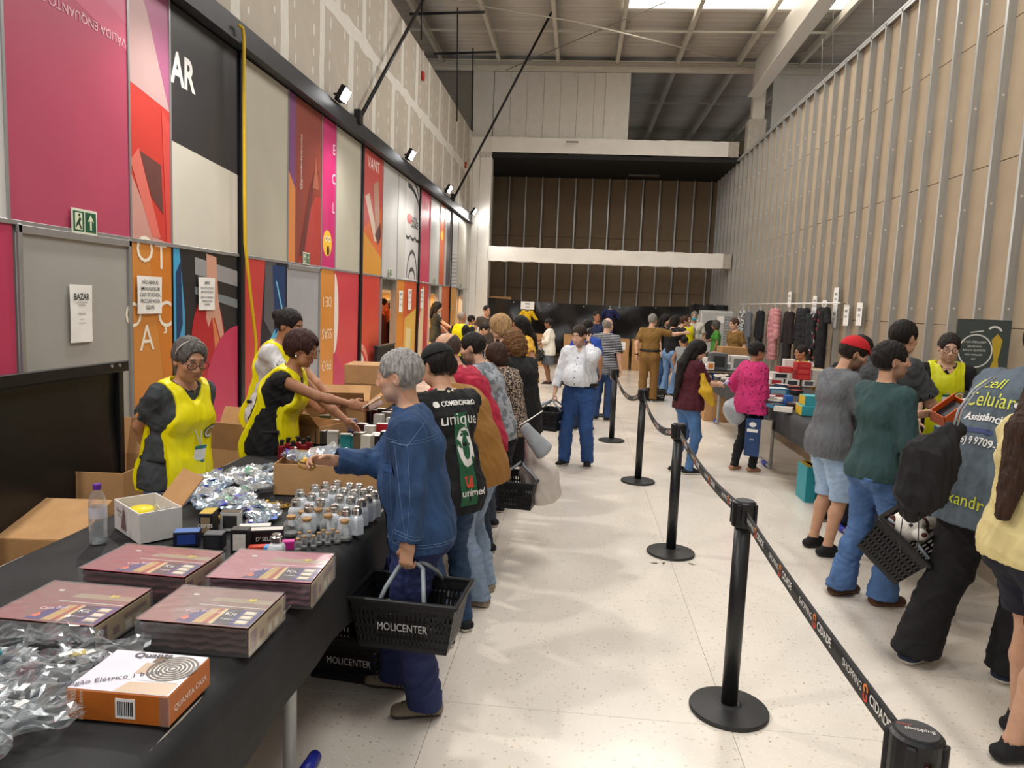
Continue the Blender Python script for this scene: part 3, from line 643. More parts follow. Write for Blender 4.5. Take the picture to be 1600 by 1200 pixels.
def person(label, head=None, Y=None, face=0, H=None, at=None, fem=False, lean=0, twist=0, side=0, hd=(0, 8, 0), R=None, L=None, eR=None, eL=None, curlR=.5, curlL=.5, tR=None, tL=None,
           feet=((.11, 0), (.11, 0)), toe=(8, 8), skin='tan', hair=('short', '1c1512'), top=dict(c='888888'), bot=dict(c='30507e'), shoes='1c1c1e', sole='d8d4cc', vest=None, g=1.0, belly=0.0, h=.011,
           glasses=None, beard=0, brow=None, group=None, mask=None, cut_low=None, cat='person', drop=0, ears=True):
    p = P(); sex = .9 if fem else 1.0
    # ---- skeleton at 1.70 m, facing +y, own right side = +x
    rot = lambda a: np.array([math.sin(math.radians(side)) * 1.0, math.sin(math.radians(a)), math.cos(math.radians(a))])
    u0, u1, u2 = nz(rot(lean * .25) * [.3, 1, 1]), nz(rot(lean * .75) * [.8, 1, 1]), nz(rot(lean))
    pel = np.array([0, -.18 * math.sin(math.radians(lean)), .925 - .03 * math.sin(math.radians(abs(lean))) - drop])
    for ft in feet:
        dh2 = (ft[1] - .03 - pel[1]) ** 2 + (ft[0] - .085) ** 2; pel[2] = min(pel[2], math.sqrt(max(.812 ** 2 - dh2, .1)) + .115)
    waist = pel + u0 * .14; chest = waist + u1 * .20; neck = chest + u2 * .15
    ct, st = math.cos(math.radians(twist)), math.sin(math.radians(twist)); sd = nz(np.array([ct, -st, 0])); sd = nz(sd - u2 * (sd @ u2)); fw = np.cross(u2, sd)
    sx0 = np.array([1.0, 0, 0]); sdm = nz(sd + sx0)
    sw = .153 if fem else .170
    yw, pt, rl = [math.radians(a) for a in hd]
    hf = np.array([math.sin(yw) * math.cos(pt), math.cos(yw) * math.cos(pt), -math.sin(pt)]); hs = nz(np.cross(hf, [0, 0, 1])); hu = np.cross(hs, hf)
    hs, hu = hs * math.cos(rl) - hu * math.sin(rl), hu * math.cos(rl) + hs * math.sin(rl)
    hc = neck + nz(u2 * .6 + np.array([0, 0, .6]) + hu * .3) * .06 + hu * .115 + hf * .025
    sh = {+1: neck - u2 * .045 + sd * sw, -1: neck - u2 * .045 - sd * sw}
    hip = {+1: pel + [.085, 0, -.03], -1: pel + [-.085, 0, -.03]}
    l1, l2 = (.275, .235) if not fem else (.262, .225)
    el, wr, arm = {}, {}, {}
    for s, tgt, eh in ((1, R, eR), (-1, L, eL)):
        tgt = tgt or (.235, .03, .90)
        el[s], wr[s] = ik(sh[s], np.array([s * tgt[0], tgt[1], tgt[2]]), l1, l2, np.array([s * eh[0], eh[1], eh[2]]) if eh is not None else np.array([s * .55, -.8, -.25]))
    kn, an, fd = {}, {}, {}
    for s, ft, ty in ((1, feet[0], toe[0]), (-1, feet[1], toe[1])):
        A = np.array([s * ft[0], ft[1] - .03, .085 + (ft[2] if len(ft) > 2 else 0)]); kn[s], an[s] = ik(hip[s], A, .414, .408, [s * .12, 1, 0])
        an[s] = A if np.linalg.norm(an[s] - A) < .03 else an[s]; a = math.radians(ty) * s; fd[s] = np.array([math.sin(a), math.cos(a), 0])
    # ---- place it: heading, and either a floor point or the sight line through the head
    rz = -math.radians(face); c, sn = math.cos(rz), math.sin(rz)
    if at is not None: sc = (H or 1.7) / 1.7; loc = (at[0], at[1], 0)
    else:
        q = D(head[0], head[1], Y); sc = q[2] / hc[2]
        if H: sc = H / 1.7
        loc = (q[0] - sc * (c * hc[0] - sn * hc[1]), q[1] - sc * (sn * hc[0] + c * hc[1]), 0)
    p.sc = sc; p.H = sc * 1.7
    root = thing('person', label, cat, loc, rz, group); p.root = root
    def wl(v): v = np.asarray(v) * sc; return np.array([loc[0] + c * v[0] - sn * v[1], loc[1] + sn * v[0] + c * v[1], v[2]])
    p.world = wl; p.__dict__.update(dict(neck=neck, chest=chest, pel=pel, waist=waist, hc=hc, hf=hf, hs=hs, hu=hu, sh=sh, el=el, wr=wr, sd=sd, fw=fw, u2=u2, u1=u1, an=an, kn=kn, rz=rz, loc=np.array(loc)))
    allp = np.array([pel, neck, hc] + [x[s] for x in (sh, el, wr, kn, an) for s in (1, -1)])
    lo, hi = allp.min(0) - [.25, .27, .10], allp.max(0) + [.25, .27, .2]
    def emit(F_, name, mats, fm=None, vcol=None, amp=0, seed=1, freq=38, an=(1, 1, .6), parent=None):
        V, Q = F_.mesh()
        if len(Q) == 0: return None
        if amp: N = normals(V, Q); V = V + N * (amp * (folds(V, seed, freq, an) + (.45 * folds(V, seed + 50, freq * 2.2, an) if amp > .004 else 0)))[:, None]
        fmv = fm(V[Q].mean(1)) if fm else None; vc = vcol(V) if vcol else None
        o = link(name, fastmesh(name, V * sc, Q, mats, fmv, vc)); o.parent = parent or root; return o
    Rh = [hs, hf, hu]; hp = lambda x, y, z: hc + hs * x + hf * y + hu * z
    fine = h <= .0075
    pants = bot.get('kind', 'long'); sleeve = top.get('sleeve', .62)
    # ---- body: one continuous surface
    B = Fld(lo * [1, 1, 0] + [0, 0, -.02 if cut_low is None else cut_low], hi, h)
    cg = .72
    B.cone(pel, waist, .115 * cg * g, .10 * cg * g, .03, sx0, 1.4); B.cone(waist, chest, .10 * cg * g, .115 * cg * g, .03, sdm, 1.35); B.cone(chest, neck - u2 * .05, .115 * cg, .085, .03, sd, 1.3)
    ab = .9 if fem else 1.0
    for s in (1, -1):
        B.cone(neck - u2 * .01, sh[s], .046, .05 * ab, .03); B.cone(sh[s], el[s], .046 * ab * g ** .5, .037 * ab * g ** .5, .02)
        mid = el[s] * .65 + wr[s] * .35; B.cone(el[s], mid, .037 * ab, .038 * ab, .015); B.cone(mid, wr[s], .037 * ab, .025 * ab, .015)
        r1 = 1.0 if pants != 'long' else .7
        B.cone(hip[s], kn[s], .085 * r1 * g, .052 * r1, .03); cm = kn[s] * .65 + an[s] * .35 + np.array([0, -.012, 0]); B.cone(kn[s], cm, .052 * r1, .053 * r1, .02); B.cone(cm, an[s], .051 * r1, .033 * (r1 if r1 == 1 else 1), .02)
        if cut_low is None or cut_low < .1: A = an[s]; z0 = A[2] - .085; B.cone(A - fd[s] * .045 + [0, 0, -.05], A + fd[s] * .12 + [0, 0, -.062], .028, .018, .02, np.cross(fd[s], [0, 0, 1]), 1.5, cuts=(((0, 0, z0 + .006), (0, 0, -1)),)); B.cone(A, A + fd[s] * .08 + [0, 0, -.05], .034, .022, .02)
        # hand
        hdv = nz(wr[s] - el[s]); cu = curlR if s == 1 else curlL; th = tR if s == 1 else tL
        if th is None: th = np.array([-s * .35, .9, .1]) if hdv[2] < -.6 else np.array([-s * .8, .1, .75])
        else: th = np.array([s * th[0], th[1], th[2]])
        th = nz(th - hdv * (th @ hdv)); pn = np.cross(th, hdv) * s; hs_ = .92 if fem else 1.0
        W0 = wr[s]; B.cone(W0, W0 + hdv * .075 * hs_, .017, .014, .012, th, 2.3)
        for i, (o_, ln) in enumerate(((.027, .068), (.009, .076), (-.009, .07), (-.026, .055))):
            a0 = W0 + (hdv * (.08 + (.004 if i in (1, 2) else 0)) + th * o_) * hs_; ang = cu * .8
            for j, fr in enumerate((.45, .32, .25)):
                dv = hdv * math.cos(ang) + pn * math.sin(ang); b0 = a0 + dv * ln * fr * hs_; B.cone(a0, b0, .0088 - .0008 * j, .0082 - .0009 * j, .003); a0 = b0; ang += cu
        a0 = W0 + (hdv * .022 + th * .022) * hs_; d1 = nz(hdv * .62 + th * .7 + pn * (.25 + .3 * cu)); b0 = a0 + d1 * .042 * hs_; B.cone(a0, b0, .0125, .0105, .006); d2 = nz(hdv * .85 + th * .15 + pn * (.3 + .4 * cu)); B.cone(b0, b0 + d2 * .034 * hs_, .0102, .008, .004)
        if s == 1: p.gripR = W0 + hdv * .095 * hs_ + pn * .022
        else: p.gripL = W0 + hdv * .095 * hs_ + pn * .022
    # head
    B.cone(neck - u2 * .03, hp(0, -.015, -.06), .055 * ab, .051 * ab, .025)
    B.ell(hp(0, -.012, .022), (.074, .096, .092), Rh, .02); B.ell(hp(0, .028, -.035), (.060, .064, .078), Rh, .025)
    B.cone(hp(-.028, .04, -.07), hp(.028, .04, -.07), .036, .036, .02); B.cone(hp(0, .045, -.075), hp(0, .068, -.098), .03, .018 if not fem else .016, .02)
    B.cone(hp(-.03, .076, .028), hp(.03, .076, .028), .014, .014, .014)
    for s in (1, -1):
        B.ell(hp(s * .031, .098, .008), (.017, .016, .012), Rh, .012, 's'); B.ell(hp(s * .038, .062, -.022), (.024, .024, .022), Rh, .02)
        B.ell(hp(s * .074, -.008, -.012), (.011, .019, .032), Rh, .008)
        if fine: B.ell(hp(s * .080, .002, -.008), (.008, .010, .016), Rh, .005, 's')
        if fine: B.ell(hp(s * .0125, .098, -.034), (.010, .011, .009), Rh, .006); B.ell(hp(s * .031, .076, .010), (.0155, .0145, .0150), Rh, .004)
    B.cone(hp(0, .088, .014), hp(0, .108, -.026), .0085, .0125, .010)
    B.ell(hp(0, .088, -.058), (.023, .012, .0065), Rh, .004); B.ell(hp(0, .087, -.069), (.019, .012, .0075), Rh, .004)
    if fine: B.ell(hp(0, .103, -.0635), (.026, .008, .0022), Rh, .003, 's')
    sk = np.array(lin(SKIN.get(skin, skin))); hcol = np.array(lin(hair[1]))
    def vcol(V):
        q = V - hc; lx, ly, lz = q @ hs, q @ hf, q @ hu; C = np.tile(sk, (len(V), 1)) * (1 + .06 * folds(V, 3, 60))[:, None]
        inh = (np.abs(lx) < .1) & (np.abs(ly) < .14) & (np.abs(lz) < .14)
        def mix(m, col): C[:] = C * (1 - m[:, None]) + np.asarray(col) * m[:, None]
        lips = np.exp(-((lx / .021) ** 4 + ((lz + .0635) / .010) ** 4)) * (ly > .07) * inh; mix(lips * (.75 if fem else .45), sk * [.75, .42, .42] if not fem else [.42, .10, .10])
        mix(np.exp(-(((np.abs(lx) - .04) / .02) ** 2 + ((lz + .03) / .02) ** 2)) * (ly > .03) * inh * .25, sk * [1.05, .7, .65])
        bw = np.exp(-(((np.abs(lx) - .031) / .02) ** 4 + ((lz - .033 + .12 * (np.abs(lx) - .03)) / .0065) ** 4)) * (ly > .05) * inh; mix(np.clip(bw * 1.1, 0, .9), np.array(lin(brow)) if brow else hcol * .8)
        if beard: mix(np.clip((-.035 - lz) / .02 + (np.abs(lx) - .045) / .02 * (lz < 0.0), 0, 1) * (ly > -.01) * (lz > -.14) * inh * (1 - lips) * beard, hcol)
        if hair[0] in ('buzz', 'short', 'bald', 'curly', 'long', 'bob', 'pony', 'bun'):
            top_ = np.clip((lz - .065) / .02, 0, 1) if hair[0] != 'bald' else 0 * lz; bk = np.clip((-.012 - ly) / .015, 0, 1) * (lz > -.065)
            if hair[0] == 'bald': bk = bk * (lz < .05) * .55
            mix(np.clip(top_ * (ly < .085) + bk, 0, 1) * inh * (.75 if hair[0] in ('buzz',) else .9 if hair[0] != 'bald' else .5), hcol)
        return np.clip(C, 0, 1)
    p.body = emit(B, 'body', m_skin, vcol=vcol)
    # eyes
    if h <= .0095:
        for s in (1, -1):
            e = hp(s * .031, .0775, .009) if fine else hp(s * .031, .079, .009); b = MB(); b.sphere((0, 0, 0), .0148, 14, 10)
            Re = Matrix([hs, hf, hu]).transposed(); fi = []
            gz = Vector((0, 1, -.25)).normalized()
            for f in b.F:
                cc = sum((Vector(b.V[i]) for i in f), Vector()) / len(f); cc.normalize(); a = cc.angle(gz); fi.append(2 if cc.z > .10 or cc.z < -.38 else 1 if a < .42 else 0)
            b.I = fi; b.V = [tuple((Vector(e) + Re @ Vector(v)) * sc) for v in b.V]; b.obj('eye', [m_eyewhite, m_iris, M(SKIN.get(skin, skin), .5)], root, smooth=True)
    else:
        for s in (1, -1): MB().sphere(tuple(hp(s * .031, .082, .008) * sc), .0105 * sc, 8, 6).obj('eye', m_iris, root, smooth=True)
    # ---- hair
    st_ = hair[0]; hres = max(.0055, h * .75)
    if st_ not in ('buzz', 'none'):
        pts = [hp(0, 0, 0)]; ln = hair[2] if len(hair) > 2 else .35
        bk = -nz(np.array([hf[0], hf[1], 0])); dn = np.array([0, 0, -1.0])
        if st_ in ('long', 'pony'): pts += [hc + bk * .2 + dn * (ln + .1), hc - bk * .1 + dn * (ln + .1)]
        pts = np.array(pts); G = Fld(pts.min(0) - .19, pts.max(0) + .19, hres); k_ = .012
        th = {'short': .010, 'bald': .006, 'curly': .035, 'long': .016, 'bob': .022, 'pony': .010, 'bun': .010, 'vol': .02}[st_]; th = hair[3] if len(hair) > 3 else th
        G.ell(hp(0, -.014, .024), (.076 + th, .098 + th, .094 + th), Rh, k_)
        if st_ == 'curly': G.ell(hp(0, -.04, -.03), (.095 + th * .6, .08 + th, .11), Rh, .03); G.ell(hp(0, -.05, -.10), (.10, .07, .07), Rh, .03)
        if st_ == 'bob': G.ell(hp(0, -.03, -.04), (.098, .085, .10), Rh, .02)
        # face opening
        if st_ == 'bald': G.ell(hp(0, .06, .14), (.2, .17, .135), Rh, .01, 's'); G.ell(hp(0, .14, -.02), (.2, .135, .2), Rh, .008, 's'); G.cone(hp(0, .0, -.15), hp(0, -.1, -.16), .10, .10, .008, hs, 1.8, 's')
        else:
            G.ell(hp(0, .131, -.033 if st_ not in ('pony', 'bun') else -.018), (.064 if st_ in ('long', 'bob', 'curly') else .078, .088, .118 if fem else .124), Rh, .012, 's')
            if st_ in ('short', 'bun', 'pony', 'vol'):
                for s in (1, -1):
                    G.ell(hp(s * .09, .035, -.075), (.045, .058, .085), Rh, .01, 's')
                    if st_ == 'short': G.ell(hp(s * .100, .006, -.028), (.042, .042, .052), Rh, .008, 's')
                G.cone(hp(0, .03, -.16), hp(0, -.12, -.155), .105, .108 if st_ != 'vol' else .07, .012, hs, 1.9, 's')
        if st_ == 'long':
            A = hp(0, -.075, .0); Bp = neck - fw * .125 + dn * .02; G.cone(A, Bp, .075, .06, .03, hs, 1.2); e2 = hc + dn * ln + (neck - hc) * [1, 1, 0] * 1.0 - fw * .20 ; G.cone(Bp, e2, .055, .022, .03, sd, 1.7)
            for s in (1, -1): G.cone(hp(s * .07, -.02, .0), hp(s * .07, -.03, -.13), .03, .03, .02)
        if st_ == 'pony': A = hp(0, -.105, .0); G.cone(A, A + bk * .04 + dn * .06, .03, .028, .02); G.cone(A + bk * .04 + dn * .06, A + bk * .03 + dn * ln, .028, .012, .02)
        if st_ == 'bun': G.ell(hp(0, -.115, .035), (.045, .04, .042), Rh, .012)
        if h < .02: p.hair = emit(G, 'hair', hairmat(hair[1]), amp={'curly': .013, 'short': .0055, 'bald': .001}.get(st_, .0055), seed=9, freq=80 if st_ == 'curly' else 190, an=(1, 1, 1) if st_ == 'curly' else (1, 1, .22))
    # ---- clothes
    tc = top.get('c'); lo_ = top.get('loose', .012); hem = top.get('hem', .10)
    hc2 = max(h, .008) if fine else h
    def torso(Fl, e, k=.035, bl=belly, shoulders=True, gg=g):
        Fl.cone(pel - u0 * .04, waist, (.118 + e) * gg, (.104 + e + bl * .25) * gg, k, sx0, 1.36); Fl.cone(waist, chest, (.104 + e + bl * .25) * gg, (.108 + e) * gg, k, sdm, 1.32); Fl.cone(chest, neck - u2 * .065, (.108 + e) * gg, .082 + e, k, sd, 1.40)
        if bl: Fl.ell(waist + u1 * .02 + np.array([0, 1, 0]) * (.05 + bl * .5) * gg, (.135 * gg + e, .09 + bl + e, .15 + e), None, .05)
        if fem:
            for s in (1, -1): Fl.ell(chest + u2 * -.01 + fw * .085 * gg + sd * s * .07, (.066 + e * .5, .06 + e * .5, .066 + e * .5), None, .04)
        if shoulders:
            for s in (1, -1): Fl.cone(neck - u2 * .012, sh[s], .05 + e * .6, .053 + e * .5, .04); Fl.cone(chest + sd * s * .065 - u2 * .02, sh[s] - u2 * .035 - sd * s * .03, .078 + e, .057 + e, .04, fw, 1.15)
    if tc:
        if top.get('tuck'): hem = -.055
        T = Fld(np.minimum(lo, allp[[0, 1, 3, 4, 5, 6, 7, 8]].min(0) - .25) * [1, 1, 0] + [0, 0, max(pel[2] - hem - .12, .0) if wr[1][2] > .6 else .3], hi, hc2)
        torso(T, lo_)
        hd_ = hem - .04
        if hem > 0: T.cone(pel - u0 * .04, pel - u0 * hem, (.118 + lo_) * g, (.120 + lo_ + top.get('flare', 0)) * g, .03, sx0, 1.42)
        if hem > .06:
            for s in (1, -1): T.ell(pel + np.array([s * .072, -.05, -.05]), (.086 * g + lo_ * .6 + .008, .088 * g + lo_ * .6 + .010, .10 * g + lo_), None, .05)
            T.cone(pel + [0, 0, .03], pel - u0 * hem, (.122 + lo_ * .8) * g, (.122 + lo_ * .8) * g, .04, sx0, 1.38)
        pc = pel - u0 * hem; T.cut(pc, -u0)
        for s in (1, -1):
            if sleeve <= .15: continue
            e_ = lo_ + .002; cut = []
            if sleeve < 1: en = sh[s] + (el[s] - sh[s]) * sleeve; T.cone(sh[s], en + nz(el[s] - sh[s]) * .05, .050 * ab + e_, .046 * ab + e_ * 1.5, .03, cuts=((en, el[s] - sh[s]),)); T.cone(en - nz(el[s] - sh[s]) * .02, en + nz(el[s] - sh[s]) * .08, .043 * ab + e_ * 1.2, .043 * ab + e_ * 1.2, .004, op='s')
            else:
                en = el[s] + (wr[s] - el[s]) * (sleeve - 1); T.cone(sh[s], el[s], .050 * ab + e_, .043 * ab + e_, .03); T.cone(el[s], wr[s], .043 * ab + e_, .032 * ab + e_, .02, cuts=((en, wr[s] - el[s]),)); T.cone(en - nz(wr[s] - el[s]) * .02, wr[s] + nz(wr[s] - el[s]) * .03, .030 * ab + e_ * .5, .030 * ab + e_ * .5, .004, op='s')
        nr = top.get('neck', .062); nd = top.get('vneck', .0); T.cone(neck + u2 * .005 + fw * .012, neck + u2 * .1 + fw * .02, nr, nr + .03, .012, op='s')
        if nd: T.cone(neck + u2 * .0 + fw * .06, neck - u2 * nd + fw * .13, .05, .012, .01, op='s')
        if top.get('collar'): T.cone(neck + u2 * -.005, neck + u2 * .03 + fw * .012, .067, .066, .008, cuts=((neck + u2 * .038 + fw * .0, u2 + fw * -.2),)); T.cone(neck + u2 * .0, neck + u2 * .12 + fw * .02, .056, .058, .006, op='s'); T.cone(neck + fw * .07 + u2 * .03, neck + fw * .085 - u2 * .05, .02, .012, .01, op='s')
        if top.get('tuck'):
            K = Fld(pel - [.3, .3, .1], pel + [.3, .3, .22], hc2); K.cone(pel + u0 * .03, pel + u0 * .13, (.124 + lo_) * g, (.119 + lo_ + belly * .2) * g, .01, sx0, 1.42); K.cut(pel + u0 * .095, u0); K.cut(pel + u0 * .052, -u0); emit(K, 'belt', M('1c1a19', .45))
        p.top = emit(T, top.get('name', 'shirt'), cloth(tc, top.get('kind', 'tee')), amp=top.get('amp', .0115), seed=int(abs(loc[0] * 31 + loc[1] * 17)) % 97, freq=top.get('freq', 46), an=top.get('an', (1, 1, .55)))
    bc = bot.get('c'); bl_ = bot.get('loose', .012); hemz = bot.get('hem', {'long': .05, 'shorts': .46, 'skirt': .5}[pants])
    if bc:
        lo2 = np.array([allp[:, 0].min() - .2 if pants == 'skirt' else min(pel[0] - .3, an[1][0] - .15, an[-1][0] - .15), allp[[0, 9, 10, 11, 12]].min(0)[1] - .28, hemz - .05 if cut_low is None else max(cut_low, hemz - .05)]); hi2 = np.array([max(pel[0] + .3, an[1][0] + .15, an[-1][0] + .15), allp[[0, 9, 10, 11, 12]].max(0)[1] + .28, pel[2] + .17])
        T = Fld(lo2, hi2, hc2); e = bl_
        T.cone(pel - u0 * .06, pel + u0 * .06, (.112 + e * .5) * g, (.108 + e * .3) * g, .03, sx0, 1.40)
        for s in (1, -1): T.ell(pel + np.array([s * .075, -.055, -.055]), (.085 * g + e, .085 * g + e, .09 * g + e), None, .04)
        if pants == 'skirt': T.cone(pel, np.array([pel[0], pel[1] + .02, hemz]), .118 * g + e, .14 * g + e, .05, sx0, 1.4, cuts=(((0, 0, hemz), (0, 0, -1)),))
        else:
            for s in (1, -1):
                T.cone(hip[s] - [0, 0, .02], kn[s], .088 * g + e, .056 * g + e, .035)
                if hemz < .40: cm = kn[s] * .6 + an[s] * .4 + np.array([0, -.012, 0]); T.cone(kn[s], cm, .056 * g + e, .054 * g + e, .03); T.cone(cm, an[s] + [0, 0, -.04], .054 * g + e, .046 + e * 1.4 + bot.get('flare', 0), .03)
                else: T.cone(kn[s], kn[s] * .7 + an[s] * .3, .056 * g + e, .06 * g + e, .03); cq = kn[s] + (an[s] - kn[s]) * (kn[s][2] - hemz) / max(kn[s][2] - an[s][2], .1); T.cone(cq + nz(kn[s] - an[s]) * .015, cq - nz(kn[s] - an[s]) * .12, .057 * g + e * .6, .06, .004, op='s')
            T.cut((0, 0, hemz), (0, 0, -1))
        T.cut(pel + u0 * (.085 if not tc or hem <= .06 else -(hem - .022)), u0)
        p.bot = emit(T, {'long': 'trousers', 'shorts': 'shorts', 'skirt': 'skirt'}[pants], cloth(bc, bot.get('m', 'denim')), amp=bot.get('amp', .0085), seed=int(abs(loc[1] * 13)) % 89 + 3, freq=bot.get('freq', 48), an=(.7, .7, 1.25))
    if vest:
        T = Fld(np.minimum(pel, neck) - [.35, .4, .3], np.maximum(pel, neck) + [.35, .4, .12], hc2); torso(T, lo_ + .02); T.cone(pel + [0, 0, .03], pel - u0 * .2, (.124 + lo_) * g + .02, (.122 + lo_) * g + .022, .04, sx0, 1.38)
        for s in (1, -1): T.ell(pel + np.array([s * .075, -.055, -.05]), (.088 * g + lo_ + .032, .09 * g + lo_ + .034, .10 * g + lo_ + .02), None, .05)
        for s in (1, -1):
            T.cut(chest + sd * s * .142 * g, sd * s)                            # open sides
            T.ell(sh[s] - u2 * .04 + sd * s * .02, (.062, .2, .12), [sd, fw, u2], .02, 's')
        T.cut(pel - u0 * .145, -u0); T.cone(neck + u2 * .0 + fw * .01, neck + u2 * .1 + fw * .03, .072, .10, .012, op='s'); T.cone(neck + fw * .07, neck - u2 * .05 + fw * .13, .055, .02, .012, op='s')
        p.vest = emit(T, 'vest', cloth(vest, 'satin'), amp=.0075, seed=23, freq=40, an=(1, 1, .3))
        for s in (1, -1): MB().tube([tuple((waist * .5 + pel * .5 + sx0 * s * .125 * g + np.array([0, y, 0])) * sc + np.array([s * (.05 - abs(y) * .3) * sc, 0, 0])) for y in (-.10, -.05, 0, .05, .10)], .014 * sc, 6).obj('side_tie', M('1b1c22', .8), root, smooth=True)
    if shoes and (cut_low is None or cut_low < .1):
        for s in (1, -1):
            A = an[s]; T = Fld(A - [.2, .2, .11], A + [.2, .24, .08], max(.0065, h * .8)); z0 = A[2] - .085; wd_ = np.cross(fd[s], [0, 0, 1]); cu_ = (((0, 0, z0), (0, 0, -1)),); lowcut = shoes_low = (bot.get('shoe') == 'flat')
            T.cone(A - fd[s] * .05 + [0, 0, -.052], A + fd[s] * .13 + [0, 0, -.058], .036, .032, .02, wd_, 1.3, cuts=cu_)
            if not lowcut: T.cone(A + [0, 0, -.01], A + fd[s] * .09 + [0, 0, -.05], .044, .032, .02, cuts=cu_ + (((0, 0, A[2] + .02), (0, 0, 1)),)); T.cone(A + [0, 0, .0], A + [0, 0, .08], .038, .04, .004, op='s')
            else: T.cone(A + [0, 0, .02], A + fd[s] * .06 + [0, 0, .04], .05, .06, .01, op='s')
            emit(T, 'shoe', [cloth(shoes), M(sole, .6)], fm=lambda c_: (c_[:, 2] < z0 + .022).astype(int))
    if glasses:
        b = MB(); gr = .024
        for s in (1, -1):
            cx = np.array(hp(s * .034, .104, .004)); b.tube([tuple((cx + hs * gr * 1.1 * math.cos(a) + hu * gr * .9 * math.sin(a)) * sc) for a in np.linspace(0, 2 * math.pi, 15)], .0024 * sc, 5, cap=False)
            b.tube([tuple(hp(s * .060, .098, .010) * sc), tuple(hp(s * .082, .03, .012) * sc), tuple(hp(s * .084, -.012, .006) * sc)], .0024 * sc, 5)
        b.tube([tuple(hp(-.009, .106, .008) * sc), tuple(hp(.009, .106, .008) * sc)], .0024 * sc, 5); b.obj('glasses', M(glasses, .3, var=0), root, smooth=True)
    if mask: T = Fld(hc - .16, hc + .16, .008); T.ell(hp(0, .055, -.055), (.068, .075, .06), Rh, .01); T.cut(hp(0, .03, 0), -hf); T.cut(hp(0, 0, -.012), hu); emit(T, 'face_mask', cloth(mask))
    if cap_spec[0]:
        cc, vis, back = cap_spec[0]; cap_spec[0] = None; T = Fld(hc - .28, hc + .28, max(.006, h * .8)); vd = hf if not back else -hf
        T.ell(hp(0, -.012, .035), (.092, .112, .100), Rh, .01); T.cut(hp(0, 0, .045), -hu + (hf * .18 if not back else -hf * .18))
        if vis: T.cone(hp(0, 0, .052) + vd * .09, hp(0, 0, .040) + vd * .165, .0125, .0115, .012, hs, 5.0)
        p.cap = emit(T, 'cap', cloth(cc), amp=.0015)
    return p
cap_spec = [None]
def badge(p, col='f2f2f0', drop=.30, strip='2e7d78', off=0.0):
    """lanyard and name card on the chest"""
    r = p.root; sc = p.sc; c0 = p.neck - p.u2 * drop + p.fw * .5 + p.sd * off; b = MB()
    tr = BVHTree.FromPolygons([v.co for v in p.vest.data.vertices], [q.vertices for q in p.vest.data.polygons]); h = tr.ray_cast(Vector(c0 * sc), Vector(-p.fw))[0]; c0 = np.array(h) / sc + p.fw * .008
    for s in (1, -1): b.tube([tuple((p.neck + p.sd * s * .062 + p.u2 * .01) * sc), tuple((p.neck + p.sd * s * .055 + p.fw * .10 - p.u2 * .045) * sc), tuple((p.neck * .5 + c0 * .5 + p.sd * s * .03 + p.fw * .05) * sc), tuple((c0 + p.u2 * .05) * sc)], .0035 * sc, 5)
    b.obj('lanyard', m_paper, r, smooth=True); m = Matrix([p.sd, p.u2, -p.fw]).transposed()
    MB().box(c0 * sc, (.075 * sc, .105 * sc, .004), rot=m).obj('name_card', M(col, .3), r); MB().box((c0 + p.u2 * .045 + p.fw * .001) * sc, (.076 * sc, .02 * sc, .0045), rot=m).obj('card_strip', M(strip, .4), r); MB().box((c0 - p.u2 * .045 + p.fw * .001) * sc, (.076 * sc, .02 * sc, .0045), rot=m).obj('card_strip', M(strip, .4), r); return c0
# ================================================================ THE PEOPLE (heads found along their sight lines at the distance their feet give)
NEAR, MID, FAR = .0066, .0088, .0125
YEL = 'efe30c'
# --- behind the left table
p1 = person('woman with grey hair and glasses in a yellow vest, hands behind her back', (296, 561), 3.7, face=112, fem=True, lean=12, hd=(12, 20, 0), R=(.04, -.22, .98), L=(.02, -.2, 1.0), hair=('pony', '5d5955', .3, .012), skin='olive', top=dict(c='3b4042', sleeve=.66, loose=.016), bot=dict(c='7f9ec4'), vest=YEL, h=.0062, glasses='3a2320', g=1.06, curlR=.35)
badge(p1, drop=.36, off=-.02)
p2 = person('woman with dark reddish hair and glasses in a yellow vest, arm stretched over the table', (472, 545), 4.65, face=88, fem=True, lean=24, hd=(0, 16, 0), R=(-.02, .58, 1.14), L=(.2, .42, 1.0), hair=('vol', '3a1d18', .2, .026), skin='brown', top=dict(c='141416', sleeve=.15), bot=dict(c='1e2a4a'), vest=YEL, h=.0066, glasses='8c6a4a', g=1.08, tR=(-.3, .1, .9), curlR=.35, eR=(.3, -.3, -1))
p3 = person('woman with a dark hair bun in a yellow vest, half hidden behind another', (452, 508), 5.4, face=95, fem=True, lean=14, hd=(0, 20, 0), R=(.15, .4, 1.0), L=(.15, .4, 1.0), hair=('bun', '1c1614'), skin='brown', top=dict(c='c8c8c8', sleeve=.6), bot=dict(c='23304e'), vest=YEL, h=MID)
